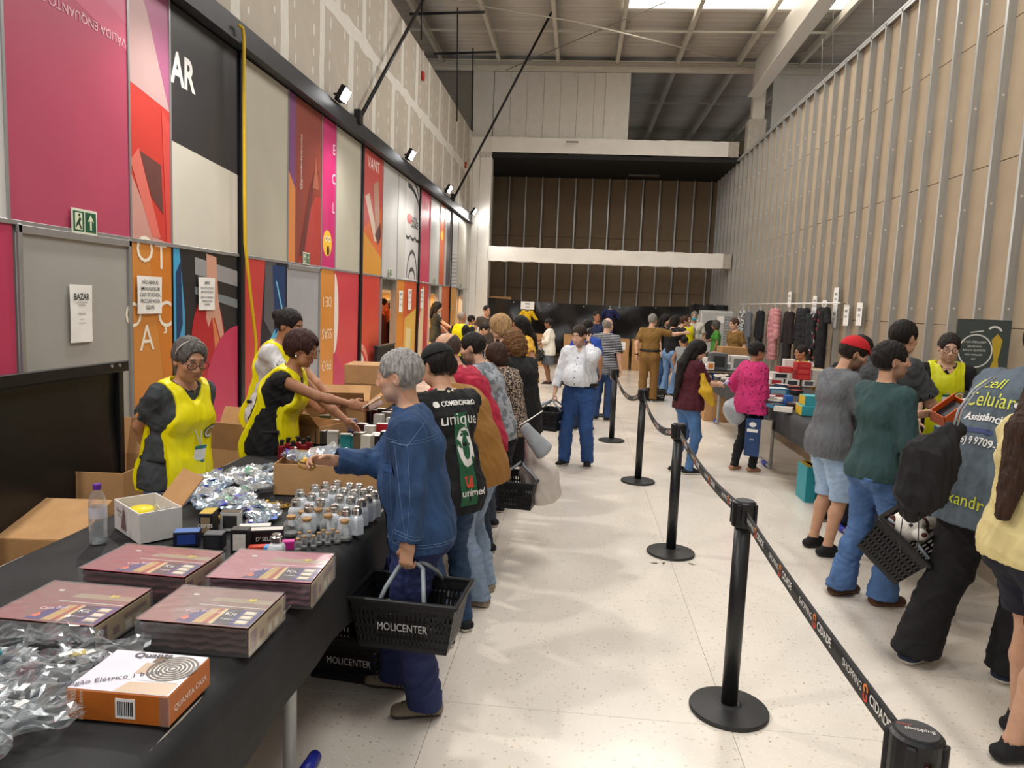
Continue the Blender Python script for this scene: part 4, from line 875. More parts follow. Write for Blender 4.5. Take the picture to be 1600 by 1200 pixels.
# --- customers along the left table
p4 = person('grey-haired man in a blue denim jacket holding a black basket', (624, 587), 3.12, face=-98, lean=11, hd=(12, 10, 0), R=(.0, .38, 1.17), L=(.25, .0, .81), eL=(.7, -.9, .1), hair=('short', '9b9995', .3, .011), skin='tan', top=dict(c='2a4870', name='jacket', sleeve=1.93, loose=.024, kind='denim', hem=.13, collar=1, amp=.009), bot=dict(c='2a3360', loose=.03, m='tee'), h=.0062, belly=.02, shoes='8c7f6b', sole='3a332c', beard=.35, curlR=.75, curlL=1.0, feet=((.12, .10), (.12, -.06)), tR=(-.6, .2, .6), eR=(.1, -.2, -1.0))
cap_spec[0] = ('121315', 0, True)
p5 = person('man in a backwards black cap and black and green team jersey', (683, 571), 3.95, face=-46, lean=22, g=.9, hd=(-5, 14, 0), R=(.2, .45, 1.0), L=(.2, .4, 1.0), hair=('short', '191412'), skin='tan', top=dict(c='131416', name='jersey', sleeve=.6, loose=.018, hem=.18), bot=dict(c='27405f'), shoes='18181a', sole='e4e0d8', h=NEAR, feet=((.11, -.02), (.11, -.12)))
p6 = person('man in an ochre T-shirt and faded jeans bending over the table', (690, 577), 4.5, face=-66, lean=40, hd=(0, 20, 0), R=(.2, .45, .98), L=(.2, .42, .98), hair=('short', '1a1513'), skin='tan', top=dict(c='96692f', sleeve=.95, loose=.032, hem=.15, amp=.011, freq=22), bot=dict(c='8497ae', loose=.02, flare=.01), shoes='8d7b68', sole='a89a88', h=NEAR, g=1.08, feet=((.12, -.10), (.12, -.2)))
p7 = person('bald man in a red T-shirt leaning over the table', (698, 546), 5.15, face=-78, lean=36, hd=(0, 22, 0), R=(.2, .45, .98), L=(.2, .42, .98), hair=('bald', '4a3c34'), skin='tan', top=dict(c='ad1d3b', sleeve=.8, loose=.02, hem=.15), bot=dict(c='2e3a50'), h=MID, g=1.1, feet=((.12, -.10), (.12, -.15)))
p8 = person('dark-haired bearded man in a grey leaf-print T-shirt', (738, 543), 5.75, face=-80, lean=27, hd=(-4, 16, 0), R=(.2, .45, 1.0), L=(.25, .2, .9), hair=('short', '17130f', .3, .012), skin='light', beard=.6, top=dict(c=('9a9fa6', '70767e', 'noise', 16), sleeve=.75, hem=.14, loose=.018), bot=dict(c='39424f', m='tee'), h=MID, g=1.05)
p9 = person('woman with dark brown hair in a black floral blouse', (775, 556), 6.4, face=-62, fem=True, lean=14, hd=(-5, 24, 0), R=(.2, .4, 1.0), L=(.25, -.04, .9), hair=('bob', '3a241a'), skin='tan', top=dict(c=('1d1a1c', 'b09a86', 'noise', 75), sleeve=.6, loose=.03, hem=.16), bot=dict(c='22242c', m='tee'), h=MID, g=1.15)
p10 = person('woman with curly brown hair in a long black dress', (803, 538), 6.95, face=-38, fem=True, lean=12, hd=(-10, 18, 0), R=(.2, .42, 1.0), L=(.2, .4, 1.0), hair=('curly', '6d4a2b'), skin='light', top=dict(c='121214', sleeve=.7, loose=.03, hem=.25, flare=.02), bot=dict(kind='skirt', c='121214', m='tee', hem=.34, loose=.04), h=MID, g=1.15, shoes='1b1b1d')
p11 = person('blond woman behind the curly-haired one', (781, 511), 7.6, face=-85, fem=True, lean=8, hd=(0, 18, 0), R=(.2, .42, 1.0), L=(.2, .4, 1.0), hair=('bob', 'b08d62', .3, .026), skin='light', top=dict(c='2a2a30'), bot=dict(c='2b3a58'), h=FAR)
p12 = person('woman with long black hair and yellow sleeves reaching to the table', (812, 508), 9.6, face=-115, fem=True, lean=12, hd=(0, 14, 0), R=(.2, .4, 1.1), L=(.36, .10, .95), hair=('long', '15110f', .35), skin='brown', top=dict(c='d8a83a', sleeve=.7), bot=dict(c='1c1c20'), h=FAR)
p13 = person('man in a dark T-shirt bending over the far end of the left table', (757, 514), 14.0, face=95, lean=28, hd=(0, 30, 0), R=(.2, .4, 1.0), L=(.2, .4, 1.0), hair=('short', '1d1815'), skin='tan', top=dict(c='23262a'), bot=dict(c='25304a'), h=FAR)
p13b = person('dark-haired man standing against the black sheet at the far left', (761, 485), 17.5, face=150, hd=(0, 10, 0), hair=('short', '1d1815'), skin='tan', top=dict(c='4a4038'), bot=dict(c='25304a'), h=FAR)
p14 = person('man with cropped grey hair in a yellow vest by the far doorway', (722, 496), 14.6, face=35, hd=(10, 5, 0), hair=('buzz', '7d7b78'), skin='brown', top=dict(c='17181b', sleeve=.8), bot=dict(c='20242c'), vest=YEL, h=FAR, R=(.2, .3, 1.0))
p15 = person('helper in a yellow vest beyond the grey-cropped man', (737, 500), 16.4, face=60, hair=('short', '1a1613'), skin='brown', top=dict(c='202226'), bot=dict(c='20242c'), vest=YEL, h=FAR)
p16 = person('woman in a white cardigan and grey skirt with a basket on her arm', (857, 505), 16.8, face=-85, fem=True, hd=(0, 8, 0), R=(.16, .32, 1.12), L=(.18, .24, 1.05), hair=('bun', '221814'), skin='dark', top=dict(c='e8e2d4', name='cardigan', sleeve=1.55, loose=.022, hem=.16), bot=dict(kind='skirt', c='5c6068', hem=.52, m='tee'), shoes='3a2a22', h=FAR, g=1.1)
p16.bot and None
# --- aisle
p18 = person('man in a white shirt and blue trousers talking on a phone', (905, 524), 8.25, face=196, hd=(14, 20, 0), R=(.29, .06, .86), L=(.115, .125, 1.50), eL=(.55, .35, -1), hair=('short', '33261d', .3, .009), skin='light', beard=.45, top=dict(c='dfe2e8', sleeve=1.7, loose=.02, collar=1, hem=.0, tuck=1, amp=.009), bot=dict(c='2f5188', loose=.022, m='tee'), h=.0075, belly=.055, g=1.10, shoes='1a1a1c', curlR=1.1, curlL=.5, tL=(-.2, -.3, 1), feet=((.14, .05), (.13, -.02)), toe=(14, 14))
p19 = person('bald man in a black and white striped polo, seen from behind', (950, 508), 11.9, face=22, hd=(12, 6, 0), R=(.28, .0, .88), hair=('bald', '8d8378'), skin='light', top=dict(c=('1d2026', 'b9bcc2', 'stripe', 12), sleeve=.9, loose=.022, hem=.14), bot=dict(c='24416e'), shoes='201c1a', h=.010, g=1.12, belly=.03)
p19b = person('dark-haired man in a blue shirt behind the man on the phone', (918, 511), 10.8, face=20, hd=(-10, 5, 0), hair=('short', '201a16'), skin='brown', top=dict(c='2648a0', sleeve=.8), bot=dict(c='20304e'), h=FAR)
p20 = person('dark-haired man in a navy top before the black sheet', (933, 494), 17.2, face=170, hair=('short', '17130f'), skin='brown', top=dict(c='1f2a4c', sleeve=.8), bot=dict(c='1c2230'), h=FAR)
KH, KH2 = '80602e', '7a5a2b'
p21 = person('grey-haired officer in a khaki uniform, arm reaching to the right', (1020, 500), 14.7, face=12, hd=(18, 4, 0), R=(.62, .22, 1.36), eR=(.2, -.6, -.8), L=(.25, -.02, .9), hair=('short', '8a8680'), skin='light', top=dict(c=KH, sleeve=.8, hem=.0, tuck=1, loose=.016), bot=dict(c=KH2, m='tee', loose=.022), shoes='18181a', h=.0105, g=1.05)
p22 = person('woman in a black top and flared light jeans at the far table', (1055, 502), 15.9, face=40, fem=True, lean=6, hd=(10, 12, 0), R=(.2, .35, 1.05), L=(.2, .35, 1.05), hair=('bob', '17130f', .3, .014), skin='light', top=dict(c='131316', sleeve=.9, hem=.05), bot=dict(c='6d8fb8', flare=.05), h=FAR, shoes='1d1d1f')
p22b = person('woman with black hair turned to the officer', (1041, 499), 16.4, face=110, fem=True, hair=('long', '15110f', .3), skin='light', top=dict(c='1a1c22', sleeve=.8), bot=dict(c='31527e'), h=FAR)
p22c = person('brown-haired man leaning to the far table', (1069, 502), 17.6, face=80, lean=12, hair=('short', '4a3020'), skin='tan', top=dict(c='2a2320', sleeve=.8), bot=dict(c='2b3346'), h=FAR)
p22d = person('man in a white shirt and a blue face mask behind the far table', (1085, 494), 19.4, face=195, hair=('short', '8d8a84'), skin='tan', top=dict(c='dcd8cc', sleeve=.8), bot=dict(c='3a3a3e'), h=FAR, mask='4fa0ae')
p22e = person('helper in a yellow vest beside the masked man', (1075, 499), 18.8, face=160, hair=('short', '2b201a'), skin='tan', top=dict(c='c9c4b4', sleeve=.7), bot=dict(c='3a3a3e'), vest=YEL, h=FAR)
p22f = person('child in a grey sleeveless top beside the flared jeans', (1070, 533), 14.4, face=50, H=None, hair=('short', '17130f'), skin='brown', top=dict(c='8d9092', sleeve=.2, hem=.14), bot=dict(c='202024', m='tee'), h=FAR)
p23 = person('woman in a maroon T-shirt with very long black hair looking at a phone', (1091, 547), 8.3, face=68, fem=True, hd=(10, 26, 0), R=(.08, .36, 1.14), L=(.02, .36, 1.15), hair=('long', '15100e', .62), skin='light', top=dict(c='4a1520', sleeve=.9, loose=.026, hem=.10), bot=dict(c='4d74a6', loose=.004), shoes='18181a', h=.0075, g=1.12, feet=((.09, .04), (.09, -.06)), eR=(.3, -.5, -.8))
p24 = person('woman in a pink knitted cardigan and black trousers holding a bag', (1183, 549), 8.6, face=62, fem=True, hd=(14, 4, 0), R=(.2, .06, .88), L=(.24, .03, .95), hair=('short', '17120f', .3, .016), skin='brown', glasses='2a2a2c', top=dict(c=('c22a6c', '7d1440', 'dots', 24), name='cardigan', sleeve=1.55, loose=.034, hem=.14, flare=.02), bot=dict(c='141416', m='tee', loose=.004), shoes=None, h=.0075, g=1.12, curlR=1.1, feet=((.08, .06), (.08, -.1)))
p25 = person('woman with grey hair in a green T-shirt beside the air cooler', (1118, 508), 19.0, face=-80, fem=True, hair=('bob', '57534f'), skin='brown', top=dict(c='4f9a3c', sleeve=.8), bot=dict(c='1f3f8e', m='tee'), h=FAR, R=(.2, .35, 1.1))
p26 = person('officer in a khaki uniform behind the right table', (1147, 506), 15.9, face=-115, hd=(0, 12, 0), hair=('short', '4d3526'), skin='light', top=dict(c=KH, sleeve=.8, hem=.0, tuck=1), bot=dict(c=KH2, m='tee'), h=.0105, g=1.08, R=(.26, .05, .92))
p27 = person('man in a yellow vest and white sleeves seated behind the right table', (1252, 551), 10.3, H=1.66, face=-100, drop=.0, hd=(0, 6, 0), R=(.2, .3, .95), hair=('short', '241a14'), skin='brown', top=dict(c='dcdcdc', sleeve=.85), bot=dict(c='2b3346'), vest=YEL, h=.0105) if False else person('man in a yellow vest and white sleeves behind the red boxes', (1252, 551), 11.3, face=-100, drop=.22, hd=(0, 6, 0), R=(.2, .3, .75), L=(.25, .1, .7), hair=('short', '241a14'), skin='brown', top=dict(c='dcdcdc', sleeve=.85), bot=dict(c='2b3346'), vest=YEL, h=.0105)
# --- customers along the right table
cap_spec[0] = ('c01f26', 1, False)
p28 = person('man in a red cap, grey T-shirt and pale denim shorts', (1334, 552), 5.75, face=80, lean=6, hd=(10, 24, 0), R=(.22, .30, 1.0), L=(.22, .35, 1.05), hair=('short', '241a14', .3, .012), skin='tan', beard=.7, top=dict(c='63666a', sleeve=.9, loose=.02, hem=.16), bot=dict(kind='shorts', c='9fb8d4', hem=.44, loose=.03), shoes='161618', sole='1c1c1e', h=NEAR, g=1.04, eR=(.5, -.7, -.5))
p29 = person('man in a dark green long-sleeved shirt and blue jeans', (1393, 563), 4.8, face=72, lean=2, g=.95, hd=(20, -2, 0), R=(.25, .06, .86), L=(.12, .40, 1.22), hair=('short', '1b1512', .3, .014), skin='tan', beard=.45, top=dict(c='2f4a4a', sleeve=1.25, loose=.02, hem=.10, amp=.008), bot=dict(c='4b6c9c', loose=.022, flare=.02, amp=.009), shoes='4a3020', sole='6a4a30', h=NEAR, feet=((.10, .08), (.10, -.08)))
p30 = person('man in a charcoal T-shirt leaning over the right table', (1412, 527), 5.95, face=68, lean=20, hd=(-4, 14, 0), R=(.2, .36, .98), L=(.2, .4, .98), hair=('short', '1b1512'), skin='tan', top=dict(c='3d4043', sleeve=.85, loose=.024), bot=dict(c='2b3346'), h=MID, g=1.1)
p30b = person('man in a black T-shirt between the red cap and the green shirt', (1346, 546), 6.6, face=70, lean=8, hd=(0, 20, 0), R=(.2, .34, 1.0), L=(.2, .36, 1.0), hair=('short', '1b1512'), skin='tan', top=dict(c='141518', sleeve=.9, loose=.024), bot=dict(c='22283a'), h=MID)
p31 = person('man with glasses in a yellow vest behind the right table', (1483, 543), 6.75, face=190, lean=6, hd=(6, 16, 0), R=(.24, .26, .92), L=(.18, .34, 1.12), hair=('short', '241c17', .3, .011), skin='light', beard=.25, glasses='1c1c1e', top=dict(c='141416', sleeve=.8), bot=dict(c='5a5648', m='tee'), vest='d6d70e', h=.0072, tR=(-.3, .3, .9))
badge(p31, drop=.28, strip='2b6a4a')
p32 = person('stooping man in a slate T-shirt and black track trousers with a drawstring bag', (1640, 540), 4.0, face=66, lean=34, hd=(4, 10, 0), R=(.26, .0, .86), L=(.2, .4, 1.0), hair=('short', '1b1512'), skin='brown', top=dict(c='56626c', sleeve=.9, loose=.034, hem=.22, flare=.02, amp=.008), bot=dict(c='141416', m='tee', loose=.03, flare=.02), shoes='232c3e', sole='cfccc6', h=NEAR, g=1.12, feet=((.12, .02), (.14, -.26)))
p33 = person('woman in a pale yellow top and navy shorts at the right edge', (1672, 602), 3.2, face=72, fem=True, hd=(20, 10, 0), R=(.1, .36, 1.1), L=(.1, .3, 1.1), hair=('long', '3a2418', .55), skin='c79a7e', top=dict(c='d9c98f', sleeve=.7, loose=.022, hem=.10), bot=dict(kind='shorts', c='171a28', hem=.56, m='tee', loose=.018), shoes='18181a', sole='18181a', h=NEAR, g=1.15, feet=((.09, -.08), (.09, .15)))
p33.bot and None
# --- seen through the doorways
for i, (u, v, Y_, fa, tc_, hr_, lb) in enumerate(((598, 476, 14.2, 90, '3a2a2a', 'short', 'man in dark clothes waiting inside the first doorway'), (612, 478, 14.9, 130, '2a2226', 'bob', 'dark-haired woman waiting inside the first doorway'), (604, 492, 14.4, 20, '1a1a1c', 'bob', 'person in a black top seen from behind inside the first doorway'))):
    person(lb, (u, v), Y_, face=fa, hair=(hr_, ('1a1412', '2a1a14', 'b07a3a', '1a1412')[i]), skin='tan', top=dict(c=tc_), bot=dict(c='22283a'), h=.014, fem=(hr_ == 'bob'))
person('woman with black hair stretching an arm out of the second doorway', (684, 480), 17.4, face=75, fem=True, hair=('long', '14100e', .3), skin='light', top=dict(c='2a2a22', sleeve=.6), bot=dict(c='22283a'), h=.0125, R=(.1, .5, 1.05), L=(.2, .3, 1.0))
# ================================================================ FURNITURE AND GOODS
m_pp = M('18191b', .42, var=.08); m_grey = M('8d949b', .4, var=.05); m_tube = M('a9adad', .35, .35, var=.05); m_blue = M('2b35a8', .4, var=.05)
m_nap = M('212223', .7, var=.35, scale=4, bump=.45, bscale=9); m_nap2 = M('333436', .75, var=.18, scale=5, bump=.25, bscale=14)
m_clear = film('eef2f4', .08); m_clear2 = film('e6edf0', .07, .10, .62)
m_chrome = M('b9b4ae', .22, .9, var=.05); m_cork = M('b08a5e', .8, var=.15, scale=60)
TH = .80                                                # table height
def fit(L, FR, BR, tFR, z=TH):
    """box standing on height z from its lower corners in the photograph"""
    a, b, c = F(*L, z), F(*FR, z), F(*BR, z); ex, ey = b - a, c - b; h = D(tFR[0], tFR[1], b[1])[2] - z
    ang = math.atan2(ex[1], ex[0]); w = np.linalg.norm(ex[:2]); d = np.linalg.norm(ey[:2]); u = np.array([math.cos(ang), math.sin(ang), 0]); n = np.array([-u[1], u[0], 0])
    return a + u * w / 2 + n * d / 2, (w, d, h), ang
def rotz(a): return Matrix.Rotation(a, 3, 'Z')
# ---- display tables: top, tube legs on foot bars with blue end caps
def table(x0, x1, y0, y1, label, foot=True):
    t = thing('display_table', label, 'table', ((x0 + x1) / 2, (y0 + y1) / 2, 0), 0, 'trestle tables under cloths'); w, d = x1 - x0, y1 - y0
    MB().box((0, 0, TH - .025), (w, d, .03), bev=.004).obj('tabletop', M('b9b2a6', .5), t)
    for sx in (1, -1):
        for sy in (1, -1):
            x, y = sx * (w / 2 - .025), sy * (d / 2 - .2); lg = MB().tube([(x, y, .05), (x, y, TH - .04)], .024, 10).obj('leg', m_tube, t, smooth=True)
            MB().tube([(x, y - .02, .045), (x, y + sy * .16, .035)], .02, 8).obj('foot_bar', m_tube, lg, smooth=True)
            MB().tube([(x, y + sy * .14, .036), (x, y + sy * .26, .028)], .0265, 10).obj('foot_cap', m_blue, lg, smooth=True)
    return t
for i, (y0, y1) in enumerate(((.35, 2.56), (3.35, 5.4), (5.46, 7.9))): table(-2.12, -.93, y0, y1, ['left display table nearest the viewer under the black cloth', 'left display table behind the nearest one, under the black cloth', 'farthest of the left display tables under the black cloth'][i])
for i, (y0, y1) in enumerate(((4.6, 6.3), (6.36, 8.9), (8.96, 12.2))): table(2.33, 3.34, y0, y1, ['right display table nearest the viewer under the dark cloth', 'middle right display table under the dark cloth', 'right display table behind the pink cardigan'][i])
table(2.26, 3.3, 13.2, 18.6, 'far display table with shoes by the khaki officer')
def drape(name, label, x0, x1, y0, y1, hemR, hemL, mat_, side, hemN=.35):
    z0 = TH - .006
    def pt(u, v):
        y = y0 + (y1 - y0) * v; w = x1 - x0; lr, ll = TH - hemR, TH - hemL; s = u * (w + lr + ll) - ll
        k = .012 * math.sin(y * 9 + 2 * math.sin(y * 2.3)) + .02 * math.sin(y * 3.7 + 1)
        if s < 0: d = -s; return (x0 - .012 - abs(k) * d * 1.5, y, z0 - d)
        if s > w: d = s - w; dd = d * (1 + .10 * math.sin(y * 2.1 + .5)); return (x1 + .012 + (k + .02) * d * 1.6, y + .05 * d * math.sin(y * 5), z0 - dd)
        return (x0 + s, y, z0 + .0025 * math.sin(y * 13 + s * 7) + .002 * math.sin(s * 21 - y * 6))
    b = MB(); b.grid(pt, 30, int((y1 - y0) * 16), thick=-.003 if False else .0); o = b.obj(name, mat_, None, smooth=True)
    # the end that faces the viewer
    md = o.modifiers.new('t', 'SOLIDIFY'); md.thickness = .003; md.offset = 1
    return tag(o, label, 'tablecloth', 'cloths over the display tables')
drape('tablecloth', 'long black cloth over the left display tables', -2.14, -.91, .3, 7.95, .50, .3, m_nap, 1)
drape('tablecloth', 'dark grey cloth over the right display tables', 2.30, 3.36, 4.55, 12.25, .4, .54, m_nap2, -1)
drape('tablecloth', 'dark grey cloth over the far display table of shoes', 2.22, 3.32, 13.15, 18.65, .4, .5, m_nap2, -1)
# right-hand cloths hang towards the aisle as well
def hang_front(x, y0, y1, hem, mat_, label):
    def pt(u, v): y = y0 + (y1 - y0) * u; k = .03 * math.sin(y * 3.1) + .015 * math.sin(y * 8.3 + 1); d = v * (TH - hem) * (1 + .08 * math.sin(y * 1.7)); return (x - .01 - (abs(k) + .015) * d * 2, y, TH + .003 - d)
    return pt
# ---- queue barriers
POSTS = [(.74, 1.48), (.79, 3.28), (.79, 5.45), (.72, 7.70), (.54, 10.02), (.53, 12.3)]
m_post = M('1b1c1d', .38, var=.06); m_base = M('2b2b2a', .5, var=.12, scale=9)
BELTZ = .945
def post(k):
    o = thing('barrier_post', ['black belt barrier post at the bottom right corner, only its head in view', 'black belt barrier post with a round base nearest in full view', 'second full black belt barrier post along the row', 'third full black belt barrier post, beside the aisle tiles', 'fourth black belt barrier post, near the striped polo', 'farthest black belt barrier post behind the phone man'][k], 'barrier post', (*POSTS[k], 0), 0, 'belt barrier posts')
    MB().lathe([(.18, 0), (.182, .012), (.178, .02), (.06, .034), (.045, .04)], n=36).obj('base', m_base, o, smooth=False)
    MB().lathe([(.037, .034), (.037, .90)], n=20).obj('pole', m_post, o, smooth=True)
    hd = MB().lathe([(.044, .885), (.052, .89), (.052, .998), (.046, 1.004)], n=24).obj('belt_cassette', m_post, o, smooth=False)
    MB().lathe([(.042, 1.004), (.041, 1.008)], n=24).obj('cap_label', M('3d3d3f', .5), hd)
    for a in range(4):
        an_ = math.pi / 4 + a * math.pi / 2 + .2; MB().box((.052 * math.cos(an_), .052 * math.sin(an_), .945), (.016, .02, .10), bev=.003, rot=rotz(an_)).obj('belt_slot', m_pp, hd)
    if k == 0:
        text('shopping', .016, M('e4e0da', .5, var=0), hd, frame((0.004, .0, 1.0095), (1, -.25, 0), (.25, 1, 0))); text('Cidade', .010, M('c9482f', .5, var=0), hd, frame((-.02, .018, 1.0095), (1, -.25, 0), (.25, 1, 0)))
        MB().box((0, -.058, .95), (.008, .02, .02), bev=.002).box((.012, -.06, .957), (.02, .012, .012), bev=.003).obj('latch', M('c0602c', .5), hd)
    return o
posts = [post(k) for k in range(6)]
m_belt = M('17181a', .6, var=.1); m_white_ink = M('e9e7e2', .6, var=0); m_red_ink = M('d8452a', .6, var=0); m_or_ink = M('e8863a', .6, var=0)
SAG = [.012, .05, .14, .16, .16]
for k in range(5):
    a, c = Vector((*POSTS[k], BELTZ)), Vector((*POSTS[k + 1], BELTZ)); a.x -= .0; L_ = (c - a).length; d = (c - a).normalized(); side_ = Vector((-d.y, d.x, 0))
    a2, c2 = a + d * .056, c - d * .056; L2 = (c2 - a2).length
    def cen(t): return a2 + (c2 - a2) * t - ZA * SAG[k] * 4 * t * (1 - t)
    b = MB(); b.grid(lambda u, v: cen(u) + ZA * (.062 * (v - .5)), 24, 1, thick=.0025)
    o = tag(b.obj('barrier_belt', m_belt, None, smooth=True), ['belt printed with mall lettering from the corner post to the nearest full post', 'sagging printed belt from the nearest full post to the second', 'sagging printed belt between the second and third posts', 'sagging printed belt between the third and fourth posts', 'sagging printed belt to the farthest post'][k], 'barrier belt', 'printed barrier belts')
    nrep = 4 if k < 2 else 3
    for j in range(nrep):
        t = (j + .5) / nrep; q = cen(t); tg = (cen(min(t + .02, 1)) - cen(max(t - .02, 0))).normalized(); ex = -tg; ey = ZA - ex * ex.z; n = ex.cross(ey).normalized(); q = q + n * .0042
        text('SHOPPING', .030, m_white_ink, o, frame(q - ex * .098, ex, ey)); text('CIDADE', .036, m_white_ink, o, frame(q + ex * .090, ex, ey), bold=.02)
        bb = MB()
        for sg, mi in ((1, 0), (-1, 1)):
            cx = q + ey.normalized() * sg * .010 + n * .0004; pts = [(math.cos(x) * .015, math.sin(x) * .0125) for x in np.linspace((-.5 if sg > 0 else 2.6), (4.2 if sg > 0 else 7.3), 12)]; inn = [(x * .5, y * .5) for x, y in pts]
            bb.prism(pts + inn[::-1], cx, ex, ey.normalized(), .0006, mi)
        bb.obj('emblem', [m_or_ink, m_red_ink], o)
# ---- shopping baskets
def basket(label, loc, rz=0, up=True, s=1.0, grp='black shopping baskets', tilt=None, shadowy=False):
    o = thing('shopping_basket', label, 'basket', loc, rz, grp); o.scale = (s, s, s)
    if tilt: o.rotation_euler = (*tilt, rz)
    A, B_, H_ = .235, .155, .225; t0, t1 = .84, 1.0
    def wall(p, q, n, nb, lbl):                                  # p,q: half positions of the wall ends at the rim
        b = MB()
        def P_(u, z): f = t0 + (t1 - t0) * z / H_; return Vector(((p[0] + (q[0] - p[0]) * u) * f, (p[1] + (q[1] - p[1]) * u) * f, z))
        def quad(u0, u1, z0, z1): b.add([P_(u0, z0), P_(u1, z0), P_(u1, z1), P_(u0, z1), P_(u0, z0) - n * .004, P_(u1, z0) - n * .004, P_(u1, z1) - n * .004, P_(u0, z1) - n * .004], [(0, 1, 2, 3), (7, 6, 5, 4), (0, 4, 5, 1), (1, 5, 6, 2), (2, 6, 7, 3), (3, 7, 4, 0)])
        for z0, z1 in ((0, .03), (.056, .072), (.098, .112), (.138, .15), (.176, H_)): quad(0, 1, z0, z1)
        for i in range(nb + 1):
            u = i / nb; wv = .30 / nb; quad(max(0, u - wv), min(1, u + wv), .02, .19)
        if lbl: quad(.24, .76, .05, .17)
        w_ = b.obj('side_wall', m_pp, o)
        if lbl:
            e = (Vector((q[0] - p[0], q[1] - p[1], 0))).normalized(); c = P_(.5, .108) + n * .0015; upv = (P_(.5, .2) - P_(.5, .05)); text('MOLICENTER', .052, M('c9cac8', .5, var=.2), w_, frame(c, e, upv), sx=.72)
    wall((-A, -B_), (A, -B_), Vector((0, -1, 0)), 22, True); wall((A, B_), (-A, B_), Vector((0, 1, 0)), 22, True); wall((A, -B_), (A, B_), Vector((1, 0, 0)), 14, False); wall((-A, B_), (-A, -B_), Vector((-1, 0, 0)), 14, False)
    b = MB(); b.box((0, 0, .005), (A * 2 * t0, B_ * 2 * t0, .008)); b.obj('bottom', m_pp, o)
    b = MB()
    for sy in (1, -1): b.box((0, sy * (B_ + .006), H_ + .004), (A * 2 + .03, .022, .022), bev=.005)
    for sx in (1, -1): b.box((sx * (A + .006), 0, H_ + .004), (.022, B_ * 2 + .012, .022), bev=.005)
    b.obj('rim', m_pp, o)
    for sy in (1, -1):
        if up: pts = [(-.10, sy * (B_ + .002), H_), (-.085, sy * B_ * .75, H_ + .05), (-.055, sy * .03, H_ + .115), (-.03, sy * .017, H_ + .128), (.03, sy * .017, H_ + .128), (.055, sy * .03, H_ + .115), (.085, sy * B_ * .75, H_ + .05), (.10, sy * (B_ + .002), H_)]
        else: pts = [(-.19, sy * (B_ - .02), H_ + .01), (-.17, sy * .05, H_ + .015), (.17, sy * .05, H_ + .015), (.19, sy * (B_ - .02), H_ + .01)]
        MB().tube(pts, .010, 8).obj('handle', m_grey, o, smooth=True)
    return o
gl = p4.world(p4.gripL)
basket('black basket with raised grey handles held by the denim jacket man', (gl[0] + .015, gl[1] + .03, gl[2] - .35 * .95), math.radians(-4), s=.95)
basket('black basket standing on the floor under the left table edge', (-1.0, 3.36, 0), math.radians(-6), tilt=None)
gr = p18.world(p18.gripR); basket('black basket hanging from the hand of the man on the phone', (gr[0] - .02, gr[1], gr[2] - .335), math.radians(70), s=.95)
basket('black basket on the floor behind the black dress', (-.42, 10.9, 0), .1, s=1.05)
g16 = p16.world(p16.gripL); basket('black basket on the arm of the white cardigan woman', (g16[0], g16[1] - .1, g16[2] - .345), math.radians(80), s=1.0)
basket('black basket on the floor beside the flared jeans', (1.62, 14.9, 0), .0, s=.95)
g6 = D(838, 762, 5.0); basket('black basket tilted behind the faded jeans', (g6[0] - .12, 5.15, .40), math.radians(82), s=.85)
bk = D(1432, 828, 4.3); g32 = p32.world(p32.gripR)
bk_o = basket('black basket of soft toys tilted behind the drawstring bag', tuple(D(1425, 838, 4.25) - np.array([.097, -.076, .158])), math.radians(52), tilt=(math.radians(38), 0), up=False, s=1.05)
# soft toys riding in it
m_plush = M('e9e5dc', .95, var=.08, bump=.5, bscale=120); m_plb = M('4a231c', .9)
tv = thing('soft_toy', 'white plush toy dog with brown nose in the tilted basket', 'toy', tuple(D(1418, 822, 4.16))); MB().sphere((0, 0, 0), (.095, .085, .085), 16, 12).sphere((.03, -.085, -.02), (.045, .04, .035), 10, 8).obj('head', m_plush, tv, smooth=True)
MB().sphere((.035, -.125, -.01), (.016, .012, .013), 8, 6).obj('nose', m_plb, tv, smooth=True)
for x in (-.02, .06): MB().sphere((x, -.082, .03), .011, 8, 6).obj('eye', M('15110f', .2), tv, smooth=True)
for x in (-.085, .085): MB().sphere((x, 0, -.01), (.028, .04, .07), 10, 8).obj('ear', m_plb, tv, smooth=True)
tv = thing('soft_toy', 'white plush toy with a dark eye lying behind the toy dog', 'toy', tuple(D(1450, 806, 4.28))); MB().sphere((0, 0, 0), (.10, .08, .075), 16, 12).obj('body', m_plush, tv, smooth=True); MB().sphere((-.03, -.07, .03), .012, 8, 6).obj('eye', M('15110f', .2), tv, smooth=True); MB().sphere((.07, -.06, -.05), (.045, .04, .035), 10, 8).obj('paw', M('c39a74', .9), tv, smooth=True)
